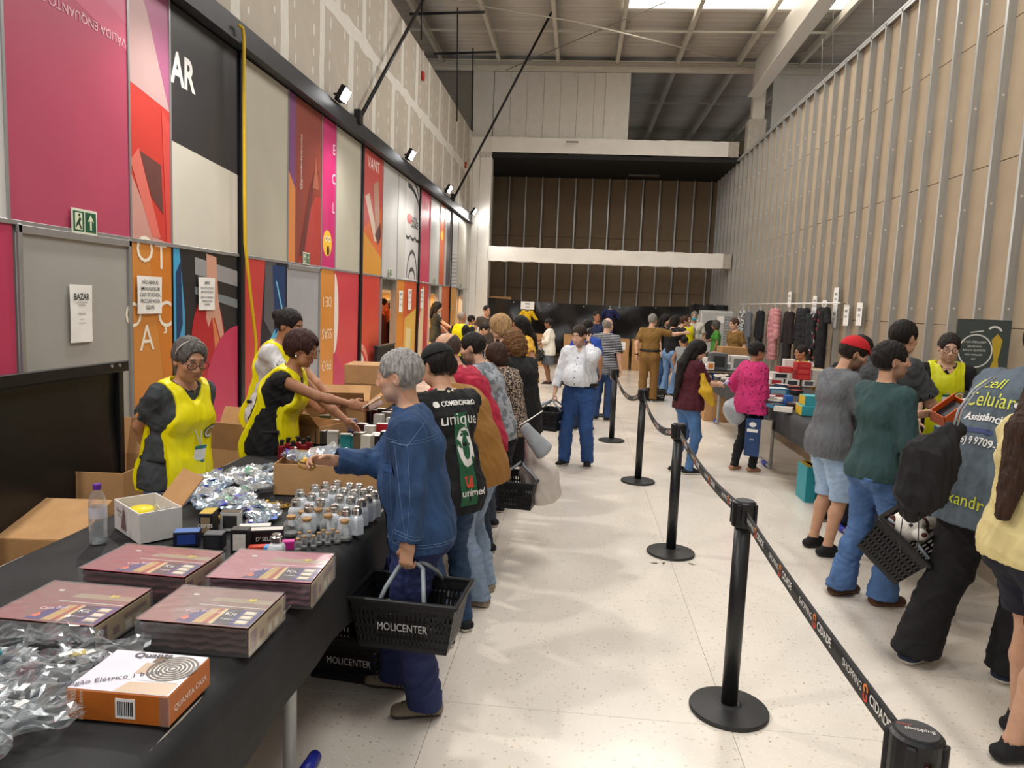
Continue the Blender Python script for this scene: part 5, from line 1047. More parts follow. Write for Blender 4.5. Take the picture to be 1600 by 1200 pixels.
# ---- bedding packs
def bedding(label, q, fab, top_tint, star=True):
    c, (w, d, h), a = fit(*q); o = thing('bedding_pack', label, 'bedding', (c[0], c[1], TH + .006), a, 'packs of bed linen'); mf = M(fab, .7, var=.2, scale=22, bump=.2, bscale=60); n = 4
    for i in range(n):
        hh = h / n; b = MB(); r = random.Random(i + int(w * 1000))
        def pt(u, v, i=i):
            th = 2 * math.pi * u; cx, cz = math.cos(th), math.sin(th); ex = abs(cx) ** .35 * (1 if cx > 0 else -1); ez = abs(cz) ** .8 * (1 if cz > 0 else -1)
            return ((v - .5) * (w - .012), ex * (d / 2 - .006 + .004 * math.sin(v * 25 + i * 2)), hh * (i + .5) + ez * hh * .52 + .003 * math.sin(v * 31 + i))
        b.grid(pt, 20, 16); b.obj('folded_fabric', mf, o, smooth=True)
        for s in (1, -1): MB().box((s * (w / 2 - .008), 0, hh * (i + .5)), (.006, d * .94, hh * .8), bev=.003).obj('folded_edge', mf, o)
    z = h + .0035; ex = Vector((1, 0, 0))
    b = MB(); P_ = lambda pl, col, k: b.prism([((x - .5) * w, (y - .5) * d) for x, y in pl], (0, 0, z + .0006 * k), (1, 0, 0), (0, 1, 0), .0005, col=lin(col))
    P_([(.0, .0), (1, 0), (1, 1), (0, 1)], top_tint, 0)
    P_([(.32, .04), (.36, .16), (.40, .26), (.45, .36), (.52, .42), (.99, .46), (.99, .04)], '2c2f78', 1); P_([(.52, .42), (.60, .43), (.57, .04), (.48, .04)], 'c2a05e', 2); P_([(.60, .43), (.64, .435), (.62, .04), (.57, .04)], 'a8442e', 2); P_([(.64, .435), (.67, .44), (.66, .04), (.62, .04)], 'd8c08a', 2); P_([(.67, .44), (.80, .45), (.8, .04), (.66, .04)], '2a2440', 2)
    P_([(.40, .62), (.99, .62), (.99, .74), (.45, .74)], 'a09078', 1); P_([(.36, .5), (.99, .5), (.99, .52), (.36, .52)], 'c9c4c0', 1)
    P_([(.78, .66), (.81, .70), (.85, .70), (.82, .73), (.83, .77), (.79, .74), (.75, .76), (.77, .72), (.74, .69), (.77, .69)], 'd9c23a', 3)
    for i in range(3): P_([(.84 + .0 * i, .08 + .12 * i), (.95, .08 + .12 * i), (.95, .17 + .12 * i), (.84, .17 + .12 * i)], 'c8b58a', 2); P_([(.855, .095 + .12 * i), (.935, .095 + .12 * i), (.935, .155 + .12 * i), (.855, .155 + .12 * i)], 'e7e1d2', 3)
    P_([(.34, .10), (.40, .08), (.42, .14), (.38, .2)], 'd86a4a', 3); P_([(.2, .75), (.25, .75), (.25, .79), (.2, .79)], 'eeeae6', 2)
    lb = b.obj('label_card', M('attr', .25, var=.03), o, attr=True)
    text('Casa Bela', .026, M('e8c8d8', .5, var=0), lb, frame((-.06 * w, -.18 * d, z + .003), (1, .25, 0), (0, 1, 0)), sx=.8); text('Kit', .03, m_white_ink, lb, frame((.24 * w, -.2 * d, z + .003), (1, 0, 0), (0, 1, 0))); text('4 peças', .013, m_white_ink, lb, frame((.25 * w, -.33 * d, z + .003), (1, 0, 0), (0, 1, 0)))
    b = MB(); b.box((w / 2 + .001, 0, h / 2), (.002, d * .96, h * .92), col=lin('c0a878')); Q = lambda y0, y1, z0, z1, col: b.box((w / 2 + .0025, (y0 + y1) / 2 * d, (z0 + z1) / 2 * h), (.001, (y1 - y0) * d, (z1 - z0) * h), col=lin(col))
    Q(-.45, -.30, .1, .8, '6b2230'); Q(-.2, -.1, .2, .5, '7c3a2a'); Q(.0, .4, .55, .75, '8a5a3a'); Q(.02, .12, .1, .4, 'e6e0d0'); Q(.2, .3, .1, .4, 'e6e0d0'); b.obj('side_label', M('attr', .35, var=.05), o, attr=True)
    def wr_(u, v): return Vector(((u - .5) * (w + .006), (v - .5) * (d + .006), h + .007 + .0007 * math.sin(u * 19 + 3 * math.sin(v * 9)) * math.sin(v * 14)))
    MB().grid(wr_, 26, 20).box((0, -d / 2 - .004, h / 2), (w + .006, .001, h)).box((w / 2 + .005, 0, h / 2), (.001, d + .006, h)).obj('plastic_wrap', film('f4f4f4', .04, .16, .5), o, smooth=False)
    return o
bedding('brown bedding pack in clear wrap, nearest the table corner', ((214, 1015), (387, 1030), (459, 972), (385, 987)), '54403c', '8c6a66')
bedding('brown bedding pack at the left edge, with a purple label', ((-20, 1008), (147, 1024), (242, 962), (150, 984)), '54423c', '8a5a58')
bedding('dark red bedding pack behind the two brown ones', ((125, 935), (288, 950), (340, 905), (290, 907)), '5a1824', '93404a')
bedding('pink bedding pack at the table edge under the glass jars', ((323, 945), (485, 954), (522, 905), (485, 915)), '6b3a4c', 'b06e7c')
# ---- stove carton
c, (w, d, h), a = fit((104, 1125), (264, 1140), (339, 1074), (264, 1092)); o = thing('stove_box', 'orange and white electric stove carton at the near corner of the left table', 'box', (c[0], c[1], TH + .004), a)
MB().box((0, 0, h / 2), (w, d, h), bev=.003).obj('carton', M('b8641f', .45, var=.06), o)
b = MB(); P_ = lambda pl, col, k: b.prism([((x - .5) * w, (y - .5) * d) for x, y in pl], (0, 0, h + .0003 + .0005 * k), (1, 0, 0), (0, 1, 0), .0005, col=lin(col))
P_([(.01, .01), (.99, .01), (.99, .99), (.01, .99)], 'd9d6e0', 0); P_([(.45, .02), (.97, .02), (.97, .3), (.5, .25)], 'c9b29a', 1); P_([(.45, .45), (.62, .45), (.62, .72), (.45, .72)], 'c2ab92', 1); P_([(.50, .74), (.62, .74), (.62, .9), (.50, .9)], '6b5a44', 2); P_([(.55, .30), (.95, .30), (.97, .9), (.60, .95)], 'e6e5e6', 2); P_([(.30, .3), (.48, .3), (.48, .45), (.3, .45)], 'f0eef0', 2)
pb = b.obj('top_print', M('attr', .3, var=.03), o, attr=True)
b = MB()
for r in (.062, .052, .042, .032, .022, .012): b.prism(arc(0, 0, r, r, 0, 359, .006, 28), (w * .27, d * .12, h + .0022), (1, 0, 0), (0, 1, 0), .0006)
b.obj('coil_print', M('6b6257', .4), pb)
text('Fogão Elétrico 1 boca', .030, M('3b3a4c', .5, var=0), pb, frame((-w * .18, -d * .22, h + .003), (1, .5, 0), (-.3, 1, 0)), sx=.8); text('Quanta', .034, M('4a4a52', .5, var=0), pb, frame((-w * .05, d * .40, h + .003), (1, .1, 0), (0, 1, 0)), bold=.02)
text('QTFGE4000', .022, M('efd9c0', .5, var=0), o, frame((-w * .42, -d / 2 - .001, h * .5), (0, 0, 1), (-1, 0, 0)), sx=.7); text('Fogão Elétrico', .016, M('efd9c0', .5, var=0), o, frame((-w * .35, -d / 2 - .001, h * .5), (0, 0, 1), (-1, 0, 0)), sx=.8)
MB().box((w * .08, -d / 2 - .0008, h * .5), (.05, .0012, .05)).obj('barcode_sticker', m_paper, o); MB().box((w * .46, -d / 2 - .0006, h * .5), (.025, .001, h * .95)).obj('sealing_tape', m_clear2, o)
for i in range(9): MB().box((w * .08 - .018 + .0045 * i, -d / 2 - .0018, h * .5), (.0018 if i % 2 else .003, .0006, .036)).obj('bar', m_ink, o)
text('QUANTA CASA', .022, m_white_ink, o, frame((w / 2 + .001, 0, h * .45), (0, 1, 0), (0, 0, 1)))
# ---- heap of clear plastic bags with odd parts in them
def bagmesh(seed, w, d, hh, n=9):
    r = random.Random(seed); ph = [r.uniform(0, 6) for _ in range(8)]
    def f(u, v, s=1):
        x, y = (u - .5) * w, (v - .5) * d; e = (1 - (2 * u - 1) ** 4) * (1 - (2 * v - 1) ** 4)
        z = hh * (.25 + .75 * e) * s * .5 + hh * .22 * math.sin(u * 11 + ph[0] + 2 * math.sin(v * 7 + ph[1])) * (.4 + .6 * e) + hh * .15 * math.sin(v * 17 + ph[2] + u * 5)
        return (x + .01 * math.sin(v * 9 + ph[3]), y + .012 * math.sin(u * 8 + ph[4]), z + hh * .55)
    b = MB(); b.grid(lambda u, v: f(u, v, 1), n, n); b.grid(lambda u, v: f(u, 1 - v, -.6), n, n); return b
bags = [(-1.60, 1.83, 40), (-1.42, 1.86, -20), (-1.26, 1.80, 30), (-1.52, 1.70, 60), (-1.33, 1.68, 20), (-1.62, 1.66, 10), (-1.44, 1.56, 35), (-1.27, 1.57, 70), (-1.58, 1.50, -15), (-1.40, 1.42, 30), (-1.22, 1.46, 50), (-1.30, 1.36, 15)]
words = ['at the back left of the heap', 'at the back of the heap by the brown bedding', 'beside the stove carton corner, at the back', 'with teal cord near the left edge', 'with a yellow tag in the middle of the heap', 'at the far left edge of the heap', 'in the centre of the heap', 'against the orange carton', 'low at the left edge', 'at the front of the heap', 'at the front against the carton', 'nearest the viewer in the heap']
for i, (x, y, an_) in enumerate(bags):
    o = thing('plastic_bag', 'clear bag with a price tag ' + words[i], 'bag', (x, y, TH + .008 + (.022 if i % 3 == 1 else 0)), math.radians(an_), 'clear bags heaped on the left table')
    bagmesh(i, .21, .13, .05, 12).obj('film', m_clear2, o)
    r = random.Random(i * 5 + 1); b = MB()
    for _ in range(4): b.box((r.uniform(-.06, .06), r.uniform(-.03, .03), .022), (r.uniform(.02, .06), r.uniform(.012, .03), .014), bev=.004, rot=rotz(r.uniform(0, 3)))
    b.obj('contents', M(['2a2c30', '4a4c50', '8c8f94', '26303a'][i % 4], .4), o, kind='stuff'); MB().box((r.uniform(-.05, .05), r.uniform(-.03, .03), .056), (.03, .018, .0015), rot=rotz(.5)).obj('price_tag', m_paper, o)
    if i == 3: MB().tube([(.03 * math.cos(t), .02 * math.sin(t), .05 + .004 * t / 6) for t in np.linspace(0, 12, 30)], .004, 6).obj('cord', M('1b8a94', .5), o, smooth=True)
    if i == 4: MB().box((.06, .02, .05), (.04, .03, .002), rot=rotz(.3)).obj('yellow_tag', M('b5a660', .5), o)
# ---- water bottle
q = F(154, 850, TH); o = thing('water_bottle', 'clear water bottle with a purple cap on the left table', 'bottle', (q[0], q[1], TH + .004)); m_pet = film('f2f6f8', .10, .05, .8)
MB().lathe([(.022, 0), (.032, .006), (.034, .03), (.031, .045), (.034, .06), (.034, .13), (.031, .14), (.034, .15), (.033, .175), (.024, .205), (.014, .222), (.0135, .24)], n=24).obj('bottle_body', m_pet, o, smooth=True)
MB().lathe([(.03, .006), (.031, .128)], n=20).obj('water', film('dbe8ec', .14, .04, .6), o, smooth=True); MB().lathe([(.0155, .226), (.0155, .246), (.014, .249)], n=18).obj('cap', M('5d2a8c', .4), o)
MB().lathe([(.0346, .11), (.0346, .155)], n=24, capb=False, capt=False).obj('label', M('d5d2da', .4, alpha=.75), o, smooth=True)
# ---- white carton with open lid
c, (w, d, h), a = fit((184, 825), (222, 851), (276, 837), (224, 804)); w, d = max(w, .2), max(d, .17); o = thing('white_carton', 'white carton with a picture, one kraft flap up, holding a yellow round item', 'box', (c[0], c[1], TH + .004), a); m_wc = M('d8d5d0', .5, var=.05)
for x, y, sx, sy in ((0, -d / 2, w, .006), (0, d / 2, w, .006), (-w / 2, 0, .006, d), (w / 2, 0, .006, d)): MB().box((x, y, h / 2), (sx, sy, h), bev=.001).obj('side', m_wc, o)
MB().box((0, 0, .004), (w, d, .006)).obj('bottom', m_card, o); MB().box((w * .12, d / 2 + .05, h + .055), (w * .75, .005, .15), rot=Matrix.Rotation(-.7, 3, 'X')).obj('flap', m_card, o)
b = MB(); b.prism([(-.03, 0), (-.012, .07), (.0, .10), (.012, .08), (.03, 0)], (-w * .1, -d / 2 - .0045, .02), (1, 0, 0), (0, 0, 1), -.001); b.obj('picture', M('8a6f6e', .6, var=.3, scale=30), o)
text('Rosa', .026, M('6b6468', .5, var=0), o, frame((-w * .28, -d / 2 - .0045, h * .72), (1, 0, 0), (0, 0, 1))); text('Fina', .02, M('6b6468', .5, var=0), o, frame((-w * .28, -d / 2 - .0045, h * .55), (1, 0, 0), (0, 0, 1)))
y_ = thing('yellow_container', 'yellow round container inside the white carton', 'container', (c[0] - .03, c[1], TH + .012)); MB().lathe([(.045, 0), (.052, .03), (.052, .085), (.046, .098), (.01, .10)], n=24).obj('tub', M('e5d21e', .35), y_, smooth=True); MB().lathe([(.055, .075), (.055, .088)], n=24).obj('lid_rim', M('ecd92c', .35), y_)
y_ = thing('plastic_sachet', 'clear sachet beside the yellow container inside the white carton', 'bag', (c[0] + .055, c[1] + .01, TH + .06)); bagmesh(77, .10, .08, .05, 8).obj('film', m_clear2, y_)
# ---- generic product cartons
def pbox(name, label, loc, dims, rz, side, top=None, front=None, grp=None, txt=None, txtc='f2f0ec', cat='box', edge=None):
    w, d, h = dims; o = thing(name, label, cat, loc, rz, grp); MB().box((0, 0, h / 2), dims, bev=.002).obj('carton', M(side, .45, var=.05), o)
    if top: MB().box((0, 0, h + .0004), (w * .96, d * .96, .0012)).obj('top_print', M(top, .45, var=.05), o)
    if front: MB().box((0, -d / 2 - .0004, h * .5), (w * .7, .0012, h * .66)).obj('front_print', M(front, .45, var=.12, scale=40), o); 
    if edge: MB().box((-w / 2 - .0004, 0, h * .5), (.0012, d * .96, h * .96)).obj('end_print', M(edge, .45, var=.05), o)
    if txt: text(txt, h * .34, M(txtc, .5, var=0), o, frame((0, -d / 2 - .0016, h * .5), (1, 0, 0), (0, 0, 1)), sx=.8)
    return o
def at(u, v, z=TH): return F(u, v, z)
sb = [((318, 840), .055, .09, .10, '1c1a1e', 'c9a83e', '8e7a5c', 'small black and gold box of cosmetics behind the red bedding', 'cores'), ((358, 832), .085, .04, .085, 'c9c7c2', '5a4a34', '32302e', 'small grey box with a dark strip among the cosmetics', None), ((287, 856), .10, .06, .06, '141a30', '4a6fae', '22408c', 'small dark blue box with a red and blue top behind the dark red bedding', None), ((330, 862), .075, .06, .065, '1a1b20', '55565c', '26272c', 'small charcoal box beside the dark blue box', None),
      ((372, 868), .07, .05, .10, '1d1b1c', '3a3836', 'cfc9c0', 'tall black and white box of colour bottles beside the charcoal box', None), ((395, 850), .13, .045, .07, '1a1718', 'd7d4cf', '1a1718', 'long black box behind the lettered one', None), ((412, 858), .14, .045, .075, '181516', 'cfcac4', '181516', 'long black box lettered with a doctor name', "D' SELBY"), ((405, 868), .10, .035, .03, 'c8402c', 'd9523a', None, 'slim red box lying before the lettered black box', None), ((440, 862), .09, .035, .035, 'b5247c', 'c93c96', None, 'slim magenta box by the white dispenser bottle', None), ((420, 875), .05, .04, .045, '2a86c8', '3c9ad6', None, 'small light blue box by the white dispenser bottle', None)]
for (uv, w, d, h, s_, t_, f_, lb, tx) in sb:
    q = at(*uv); pbox('cosmetics_box', lb, (q[0], q[1] + d / 2, TH + .005), (w, d, h), .18 if w < .09 else .35, s_, t_, f_, 'small cosmetics boxes', tx)
# ---- dispenser bottles, cork jars
def dispenser(): 
    o = thing('dispenser_bottle', 'white plastic dispenser bottle with a metal top', 'bottle', (0, -70, 0)); MB().lathe([(.030, 0), (.034, .004), (.034, .07), (.030, .08), (.022, .088), (.021, .094)], n=6).obj('bottle_body', M('d5dbe0', .3, var=.03), o, smooth=False)
    MB().lathe([(.022, .092), (.0225, .112), (.018, .116), (.018, .122), (.012, .125)], n=16).obj('metal_top', m_chrome, o, smooth=False); return o
ds = None; px = [(462, 822), (482, 832), (500, 822), (468, 806), (486, 812), (505, 806), (522, 832), (540, 838), (557, 836), (530, 815), (548, 818), (565, 822), (575, 815), (520, 800), (537, 803), (553, 806), (568, 804), (585, 808), (492, 797), (508, 793), (526, 790), (545, 794), (560, 795), (578, 800), (432, 884)]
for i, (u, v) in enumerate(px):
    q = at(u, v); lb = 'white dispenser bottle standing alone among the small cosmetics boxes' if i == 24 else 'white dispenser bottle with a metal top in the cluster before the big carton'
    if ds is None: ds = dispenser(); ds['label'] = lb; ds['group'] = 'dispenser bottles'; ds.location = (q[0], q[1], TH + .005)
    else: copy_tree(ds, lb, (q[0], q[1], TH + .005), i * .7, group='dispenser bottles')
def corkjar(r, h, lb, grp):
    o = thing('cork_jar', lb, 'jar', (0, -70, 0), 0, grp); MB().lathe([(r * .85, 0), (r, r * .2), (r, h * .55), (r * .85, h * .7), (r * .5, h * .82), (r * .5, h * .9)], n=16).obj('glass', film('eef4f3', .12, .04, .85), o, smooth=True); MB().lathe([(r * .48, h * .84), (r * .62, h), (r * .6, h * 1.04)], n=12).obj('cork', m_cork, o)
    MB().lathe([(r * .8, h * .02), (r * .88, h * .16)], n=12).obj('fill', M('8b8d8c', .6, var=.3, scale=120), o); return o
j1 = j2 = None
for i, (u, v) in enumerate([(455, 838), (473, 830), (479, 842), (497, 826), (512, 836), (516, 826), (530, 832), (538, 845)]):
    q = at(u, v)
    if j1 is None: j1 = corkjar(.034, .085, 'round glass jar with a cork stopper before the dispenser bottles', 'larger cork jars'); j1.location = (q[0], q[1], TH + .005)
    else: copy_tree(j1, None, (q[0], q[1], TH + .005), i)
for i, (u, v) in enumerate([(468, 852), (475, 858), (483, 850), (490, 857), (498, 852), (465, 862), (505, 848), (512, 852), (520, 846), (527, 850)]):
    q = at(u, v)
    if j2 is None: j2 = corkjar(.014, .05, 'tiny corked glass vial in front of the round jars', 'tiny corked vials'); j2.location = (q[0], q[1], TH + .005)
    else: copy_tree(j2, None, (q[0], q[1], TH + .005), i)
# ---- jewellery sachets heap
sac = []
for k in range(6):
    o = thing('jewellery_sachet', 'small clear sachet of costume jewellery in the heap beside the big carton', 'sachet', (0, -70, 0), 0, 'jewellery sachets in the heap'); bagmesh(200 + k, .13, .085, .028, 7).obj('film', film(['dfe6ea', 'c5d6e6', 'eceff0'][k % 3], .48, .14, .92), o)
    MB().box((-.045, 0, .022), (.035, .07, .002), rot=Matrix.Rotation(.2, 3, 'Y')).obj('header_card', M(['2b2fa6', 'e6e8ea', '2f62b8', 'cfd4d8', '3a3ac0', '58a07a'][k], .4), o)
    MB().tube([(.02 + .022 * math.cos(t * 1.3), .02 * math.sin(t), .02 + .004 * math.sin(3 * t)) for t in np.linspace(0, 9, 24)], .0028, 5).obj('chain', M(['c9a64a', 'b9bcc0', '3a3c42'][k % 3], .3, .7), o, smooth=True); sac.append(o)
used = [0] * 6; rr = random.Random(3)
for i in range(54):
    u, v = rr.uniform(288, 425), 0; lo_v, hi_v = 735 + (420 - u) * .20, 800 + (u - 288) * .14; v = rr.uniform(lo_v, hi_v); q = at(u, v); k = i % 6; z = TH + .006 + rr.uniform(0, .05) * (1 - abs((v - lo_v) / (hi_v - lo_v) - .45))
    if not used[k]: used[k] = 1; sac[k].location = (q[0], q[1], z); sac[k].rotation_euler = (0, 0, rr.uniform(0, 6))
    else: c_ = copy_tree(sac[k], None, (q[0], q[1], z), rr.uniform(0, 6)); c_.rotation_euler = (rr.uniform(-.35, .35), rr.uniform(-.35, .35), rr.uniform(0, 6))
for i, (u, v) in enumerate([(330, 815), (345, 812), (360, 818), (425, 790), (440, 795)]):
    q = at(u, v); o = thing('gold_trinket', 'loose gold coloured trinket chain before the sachet heap', 'jewellery', (q[0], q[1], TH + .008), i, 'loose gold trinkets'); MB().tube([(.035 * math.cos(t) * (1 + .3 * math.sin(3 * t)), .025 * math.sin(1.7 * t), .006 + .004 * math.sin(5 * t)) for t in np.linspace(0, 12, 40)], .004, 5).obj('chain', M('a9842c', .3, .8), o, smooth=True); MB().sphere((.02, .01, .012), .012, 8, 6).obj('charm', M('c9a64a', .3, .8), o, smooth=True)
# ---- cartons
def carton(label, loc, dims, rz, flaps=(1, 1, 1, 1), ang=.6, closed=False, grp=None, name='cardboard_box', t=.006):
    w, d, h = dims; o = thing(name, label, 'box', loc, rz, grp)
    for x, y, sx, sy in ((0, -d / 2, w, t), (0, d / 2, w, t), (-w / 2, 0, t, d), (w / 2, 0, t, d)): MB().box((x, y, h / 2), (sx, sy, h), bev=.0015).obj('side', m_card, o)
    MB().box((0, 0, t / 2), (w, d, t)).obj('bottom', m_cardin, o)
    if closed:
        MB().box((0, -d / 4 - .001, h), (w, d / 2 - .004, t), bev=.001).obj('flap', m_card, o); MB().box((0, d / 4 + .001, h), (w, d / 2 - .004, t), bev=.001).obj('flap', m_card, o); MB().box((0, 0, h + .0035), (w + .002, .05, .0008)).obj('packing_tape', M('a98d62', .3), o)
        MB().box((0, -d / 2 - .0035, h * .55), (w, .0008, .012)).obj('crease', M('8d6b44', .8), o); return o
    for i, on in enumerate(flaps):
        if not on: continue
        L_ = .45 * (d if i < 2 else w); a = ang * (1 if i % 2 else .8)
        if i == 0: c_, dm, R_ = (0, -d / 2 - L_ / 2 * math.sin(a), h + L_ / 2 * math.cos(a)), (w, t, L_), Matrix.Rotation(a, 3, 'X')
        elif i == 1: c_, dm, R_ = (0, d / 2 + L_ / 2 * math.sin(a), h + L_ / 2 * math.cos(a)), (w, t, L_), Matrix.Rotation(-a, 3, 'X')
        elif i == 2: c_, dm, R_ = (-w / 2 - L_ / 2 * math.sin(a), 0, h + L_ / 2 * math.cos(a)), (t, d, L_), Matrix.Rotation(-a, 3, 'Y')
        else: c_, dm, R_ = (w / 2 + L_ / 2 * math.sin(a), 0, h + L_ / 2 * math.cos(a)), (t, d, L_), Matrix.Rotation(a, 3, 'Y')
        MB().box(c_, dm, rot=R_, bev=.0015).obj('flap', m_card, o)
    return o
carton('long open kraft carton filled with sachets, behind the dispenser bottles', (-1.26, 3.78, TH + .005), (.60, .36, .165), .10, flaps=(0, 0, 0, 0), name='display_carton')
for i, (dx, dy, k, r_) in enumerate(((-.2, -.02, 0, .4), (-.08, .04, 2, 1.2), (.02, -.06, 4, 2.0), (.1, .05, 1, .2), (.2, 0, 3, 1.0), (-.14, .1, 5, .9), (.17, -.09, 2, 2.6), (-.02, .1, 1, 1.7))):
    c_ = copy_tree(sac[k], 'plastic sachet lying in the long open kraft carton', (-1.26 + dx, 3.78 + dy, TH + .135 + .008 * (i % 3)), r_, group='sachets in the kraft carton'); c_.scale = (1.7, 1.7, 1.7); c_.rotation_euler = (.25 * math.sin(i), .3 * math.cos(i * 2), r_)
# perfume bottles and boxes
pb_ = None
for i, (u, v) in enumerate([(440, 718), (450, 714), (458, 720), (466, 712), (474, 716), (482, 712), (446, 708)]):
    q = at(u, v)
    if pb_ is None:
        pb_ = thing('perfume_bottle', 'small dark red spray bottle with a black top behind the kraft carton', 'bottle', (q[0], q[1], TH + .005), 0, 'spray bottles'); MB().lathe([(.024, 0), (.025, .01), (.025, .08), (.012, .09)], n=14).obj('glass', M('7c1a24', .12, var=.1, spec=.8), pb_, smooth=False); MB().lathe([(.013, .088), (.013, .12), (.01, .125)], n=12).box((.012, 0, .115), (.02, .008, .008)).obj('spray_top', m_pp, pb_)
    else: copy_tree(pb_, None, (q[0], q[1], TH + .005), i)
pc = ['33332f', '5b5f36', 'b9b5a8', '8b86b0', '1e2036', '2b1a26', 'c2bfb8', '2a8a8c', '27878a', '6b5a44', 'cfcabc', '232426', 'd2cfca', '1d1e2c', 'c01f2a', '4b463e', '35302c', 'bdb8ae', '6a1626', '3a3530', 'd9d5cc', '202438', '8a8478', 'b01c28', '2a2c3c', 'cdc8bc', '4a2030', 'a09a8c']
pn = {'c0': 'red', 'b0': 'red', '2a8': 'teal', '278': 'teal'}
pp = [(484, 690), (508, 672), (530, 678), (548, 674), (556, 662), (572, 664), (592, 668), (540, 700), (552, 700), (562, 702), (574, 704), (584, 702), (590, 696), (604, 700), (600, 684), (502, 694), (514, 692), (520, 700), (582, 660), (596, 656), (612, 670), (616, 690), (604, 664), (616, 658), (626, 676), (578, 690), (566, 684), (528, 662)]
cn = lambda c: 'red' if c[0] in 'bc' and c[2] in '01' else 'teal' if c in ('2a8a8c', '27878a') else 'olive' if c == '5b5f36' else 'lilac' if c == '8b86b0' else 'pale' if int(c[0], 16) > 10 else 'brown' if c in ('6b5a44', '8a8478', 'a09a8c') else 'dark'
for i, ((u, v), c_) in enumerate(zip(pp, pc)):
    q = at(u, v); h = .085 + .03 * ((i * 7) % 4) / 3; pbox('perfume_box', '%s perfume carton with a white top among the perfume boxes' % cn(c_), (q[0], q[1], TH + .005), (.075 if i not in (14, 2) else .11, .06, h), ((i * 37) % 10 - 5) * .05, c_, 'e4e1da', None, cn(c_) + ' perfume cartons')
q = at(567, 655); pbox('tester_box', 'white printed display box standing behind the perfume cartons', (q[0] - .1, q[1] + .2, TH + .005), (.15, .05, .2), .05, 'd6d3cc', None, 'c9c6c2')
carton('tall kraft carton standing on the far end of the left table', (-2.0, 6.9, TH + .005), (.42, .4, .40), .1, closed=True)
carton('open kraft carton with raised flaps behind the perfume boxes', (-1.95, 5.75, TH + .005), (.5, .42, .16), .2, ang=.9)
carton('open kraft carton beside the yellow-vested woman reaching over', (-1.9, 5.1, TH + .005), (.36, .34, .12), -.3, ang=1.0, flaps=(1, 0, 1, 0))
# boxes on the floor by the wall
carton('large open carton on the floor beside the black sheet, flaps spread', (-2.85, 3.05, 0), (.62, .85, .50), .12, ang=1.25, flaps=(1, 1, 1, 1)); carton('open carton on the floor at the left edge before the larger one', (-2.75, 2.15, 0), (.6, .7, .48), -.1, ang=1.3)
carton('upright open carton behind the grey-haired woman', (-3.0, 4.35, 0), (.5, .55, .72), .1, ang=.25, flaps=(0, 1, 1, 0)); carton('open carton with tall flaps to the right of the grey-haired woman', (-2.5, 5.05, 0), (.62, .5, .75), -.15, ang=.5)
tb = thing('black_sheet', 'black plastic sheet screen standing before the grey door panel', 'screen', (-3.02, 3.72, 0))
MB().grid(lambda u, v: (.012 * math.sin(v * 9 + u * 4), -2.6 + 3.42 * u, 1.36 * v + (.02 * math.sin(u * 5) if v > .99 else 0)), 24, 12, thick=.004).obj('sheet', M('17181a', .42, var=.15, scale=3, bump=.2, bscale=8), tb, smooth=True)
MB().box((.02, -.85 + .0, 1.33), (.03, 3.42 - .0, .07), bev=.004).obj('batten', M('151618', .5), tb); MB().box((.0, .80, .68), (.04, .05, 1.36), bev=.004).obj('post', m_pp, tb)
for y in (-.35, -.25, .68, .76): MB().tube([(.034, y, 1.34), (.04, y, 1.34)], .011, 10).obj('rivet', m_alu, tb)
for k, (u, X) in enumerate(((606, -3.3), (693, -3.3))):
    y = W(u, 530, X)[1]; o = thing('counter_barrier', 'black panel barrier across the %s doorway' % ('first' if k == 0 else 'second'), 'barrier', (X - .05, y, 0), 0, 'doorway barriers'); MB().box((0, 0, .52), (.06, 1.15, 1.0), bev=.01).obj('panel', m_dark, o); MB().box((0, 0, 1.03), (.09, 1.18, .03), bev=.006).obj('top_edge', m_pp, o)
# ---- back of the hall: black sheet, cartons
cs = thing('black_curtain', 'long black plastic sheet strung across the back of the hall', 'sheet', (0, 22.75, 0))
MB().grid(lambda u, v: (-3.2 + 6.6 * u, .05 * math.sin(u * 40 + 6 * v) * (1 - .4 * v) + .04 * math.sin(u * 17 - v * 9), .35 + (1.62 - .10 * math.sin(u * math.pi) + .05 * (1 - u)) * v), 80, 12).obj('sheet', M('141416', .35, var=.2, scale=2, bump=.3, bscale=5), cs, smooth=True)
for k in range(7): MB().sphere((-3.15 + 1.1 * k, -.05, 1.93 - .09 * math.sin((k * 1.1 + .05) / 6.6 * math.pi)), .018, 8, 6).obj('clip', m_paper, cs, smooth=True)
bx = [(-1.85, 21.9, .58, 1.02), (-1.2, 22.0, .6, .95), (-.1, 21.95, .62, .98), (.55, 21.9, .6, 1.0), (1.22, 22.0, .64, .92), (1.98, 22.0, .7, .92), (2.75, 22.05, .6, .92), (3.4, 21.9, .6, .9)]
nm = ['left of the white cardigan', 'beside the white cardigan', 'right of the white cardigan', 'behind the phone man', 'with a taped notice', 'left of the khaki officer', 'behind the khaki officer', 'by the air cooler']
for i, (x, y, w, h) in enumerate(bx):
    o = carton('tall brown carton along the black curtain, ' + nm[i], (x, y, 0), (w, .5, h), .02 * (i % 3 - 1), closed=True, grp='cartons along the black curtain')
    if i == 4: MB().box((.06, -.256, .72), (.3, .002, .24)).obj('notice', m_paper, o); text('CONFIRA\nANTES DE PAGAR', .042, m_ink, o, frame((.06, -.259, .72), (1, 0, 0), (0, 0, 1)), sx=.7)
carton('flat brown carton resting on top of the column base behind the curtain', (-2.55, 23.1, 1.62), (.75, .5, .42), .1, closed=True); MB().box((-2.55, 23.1, .81), (.9, .55, 1.61), bev=.01).obj('shelf_unit', M('4a3d2f', .8)); tag(bpy.data.objects['shelf_unit'], 'dark shelf unit behind the black curtain carrying a carton', 'shelf')
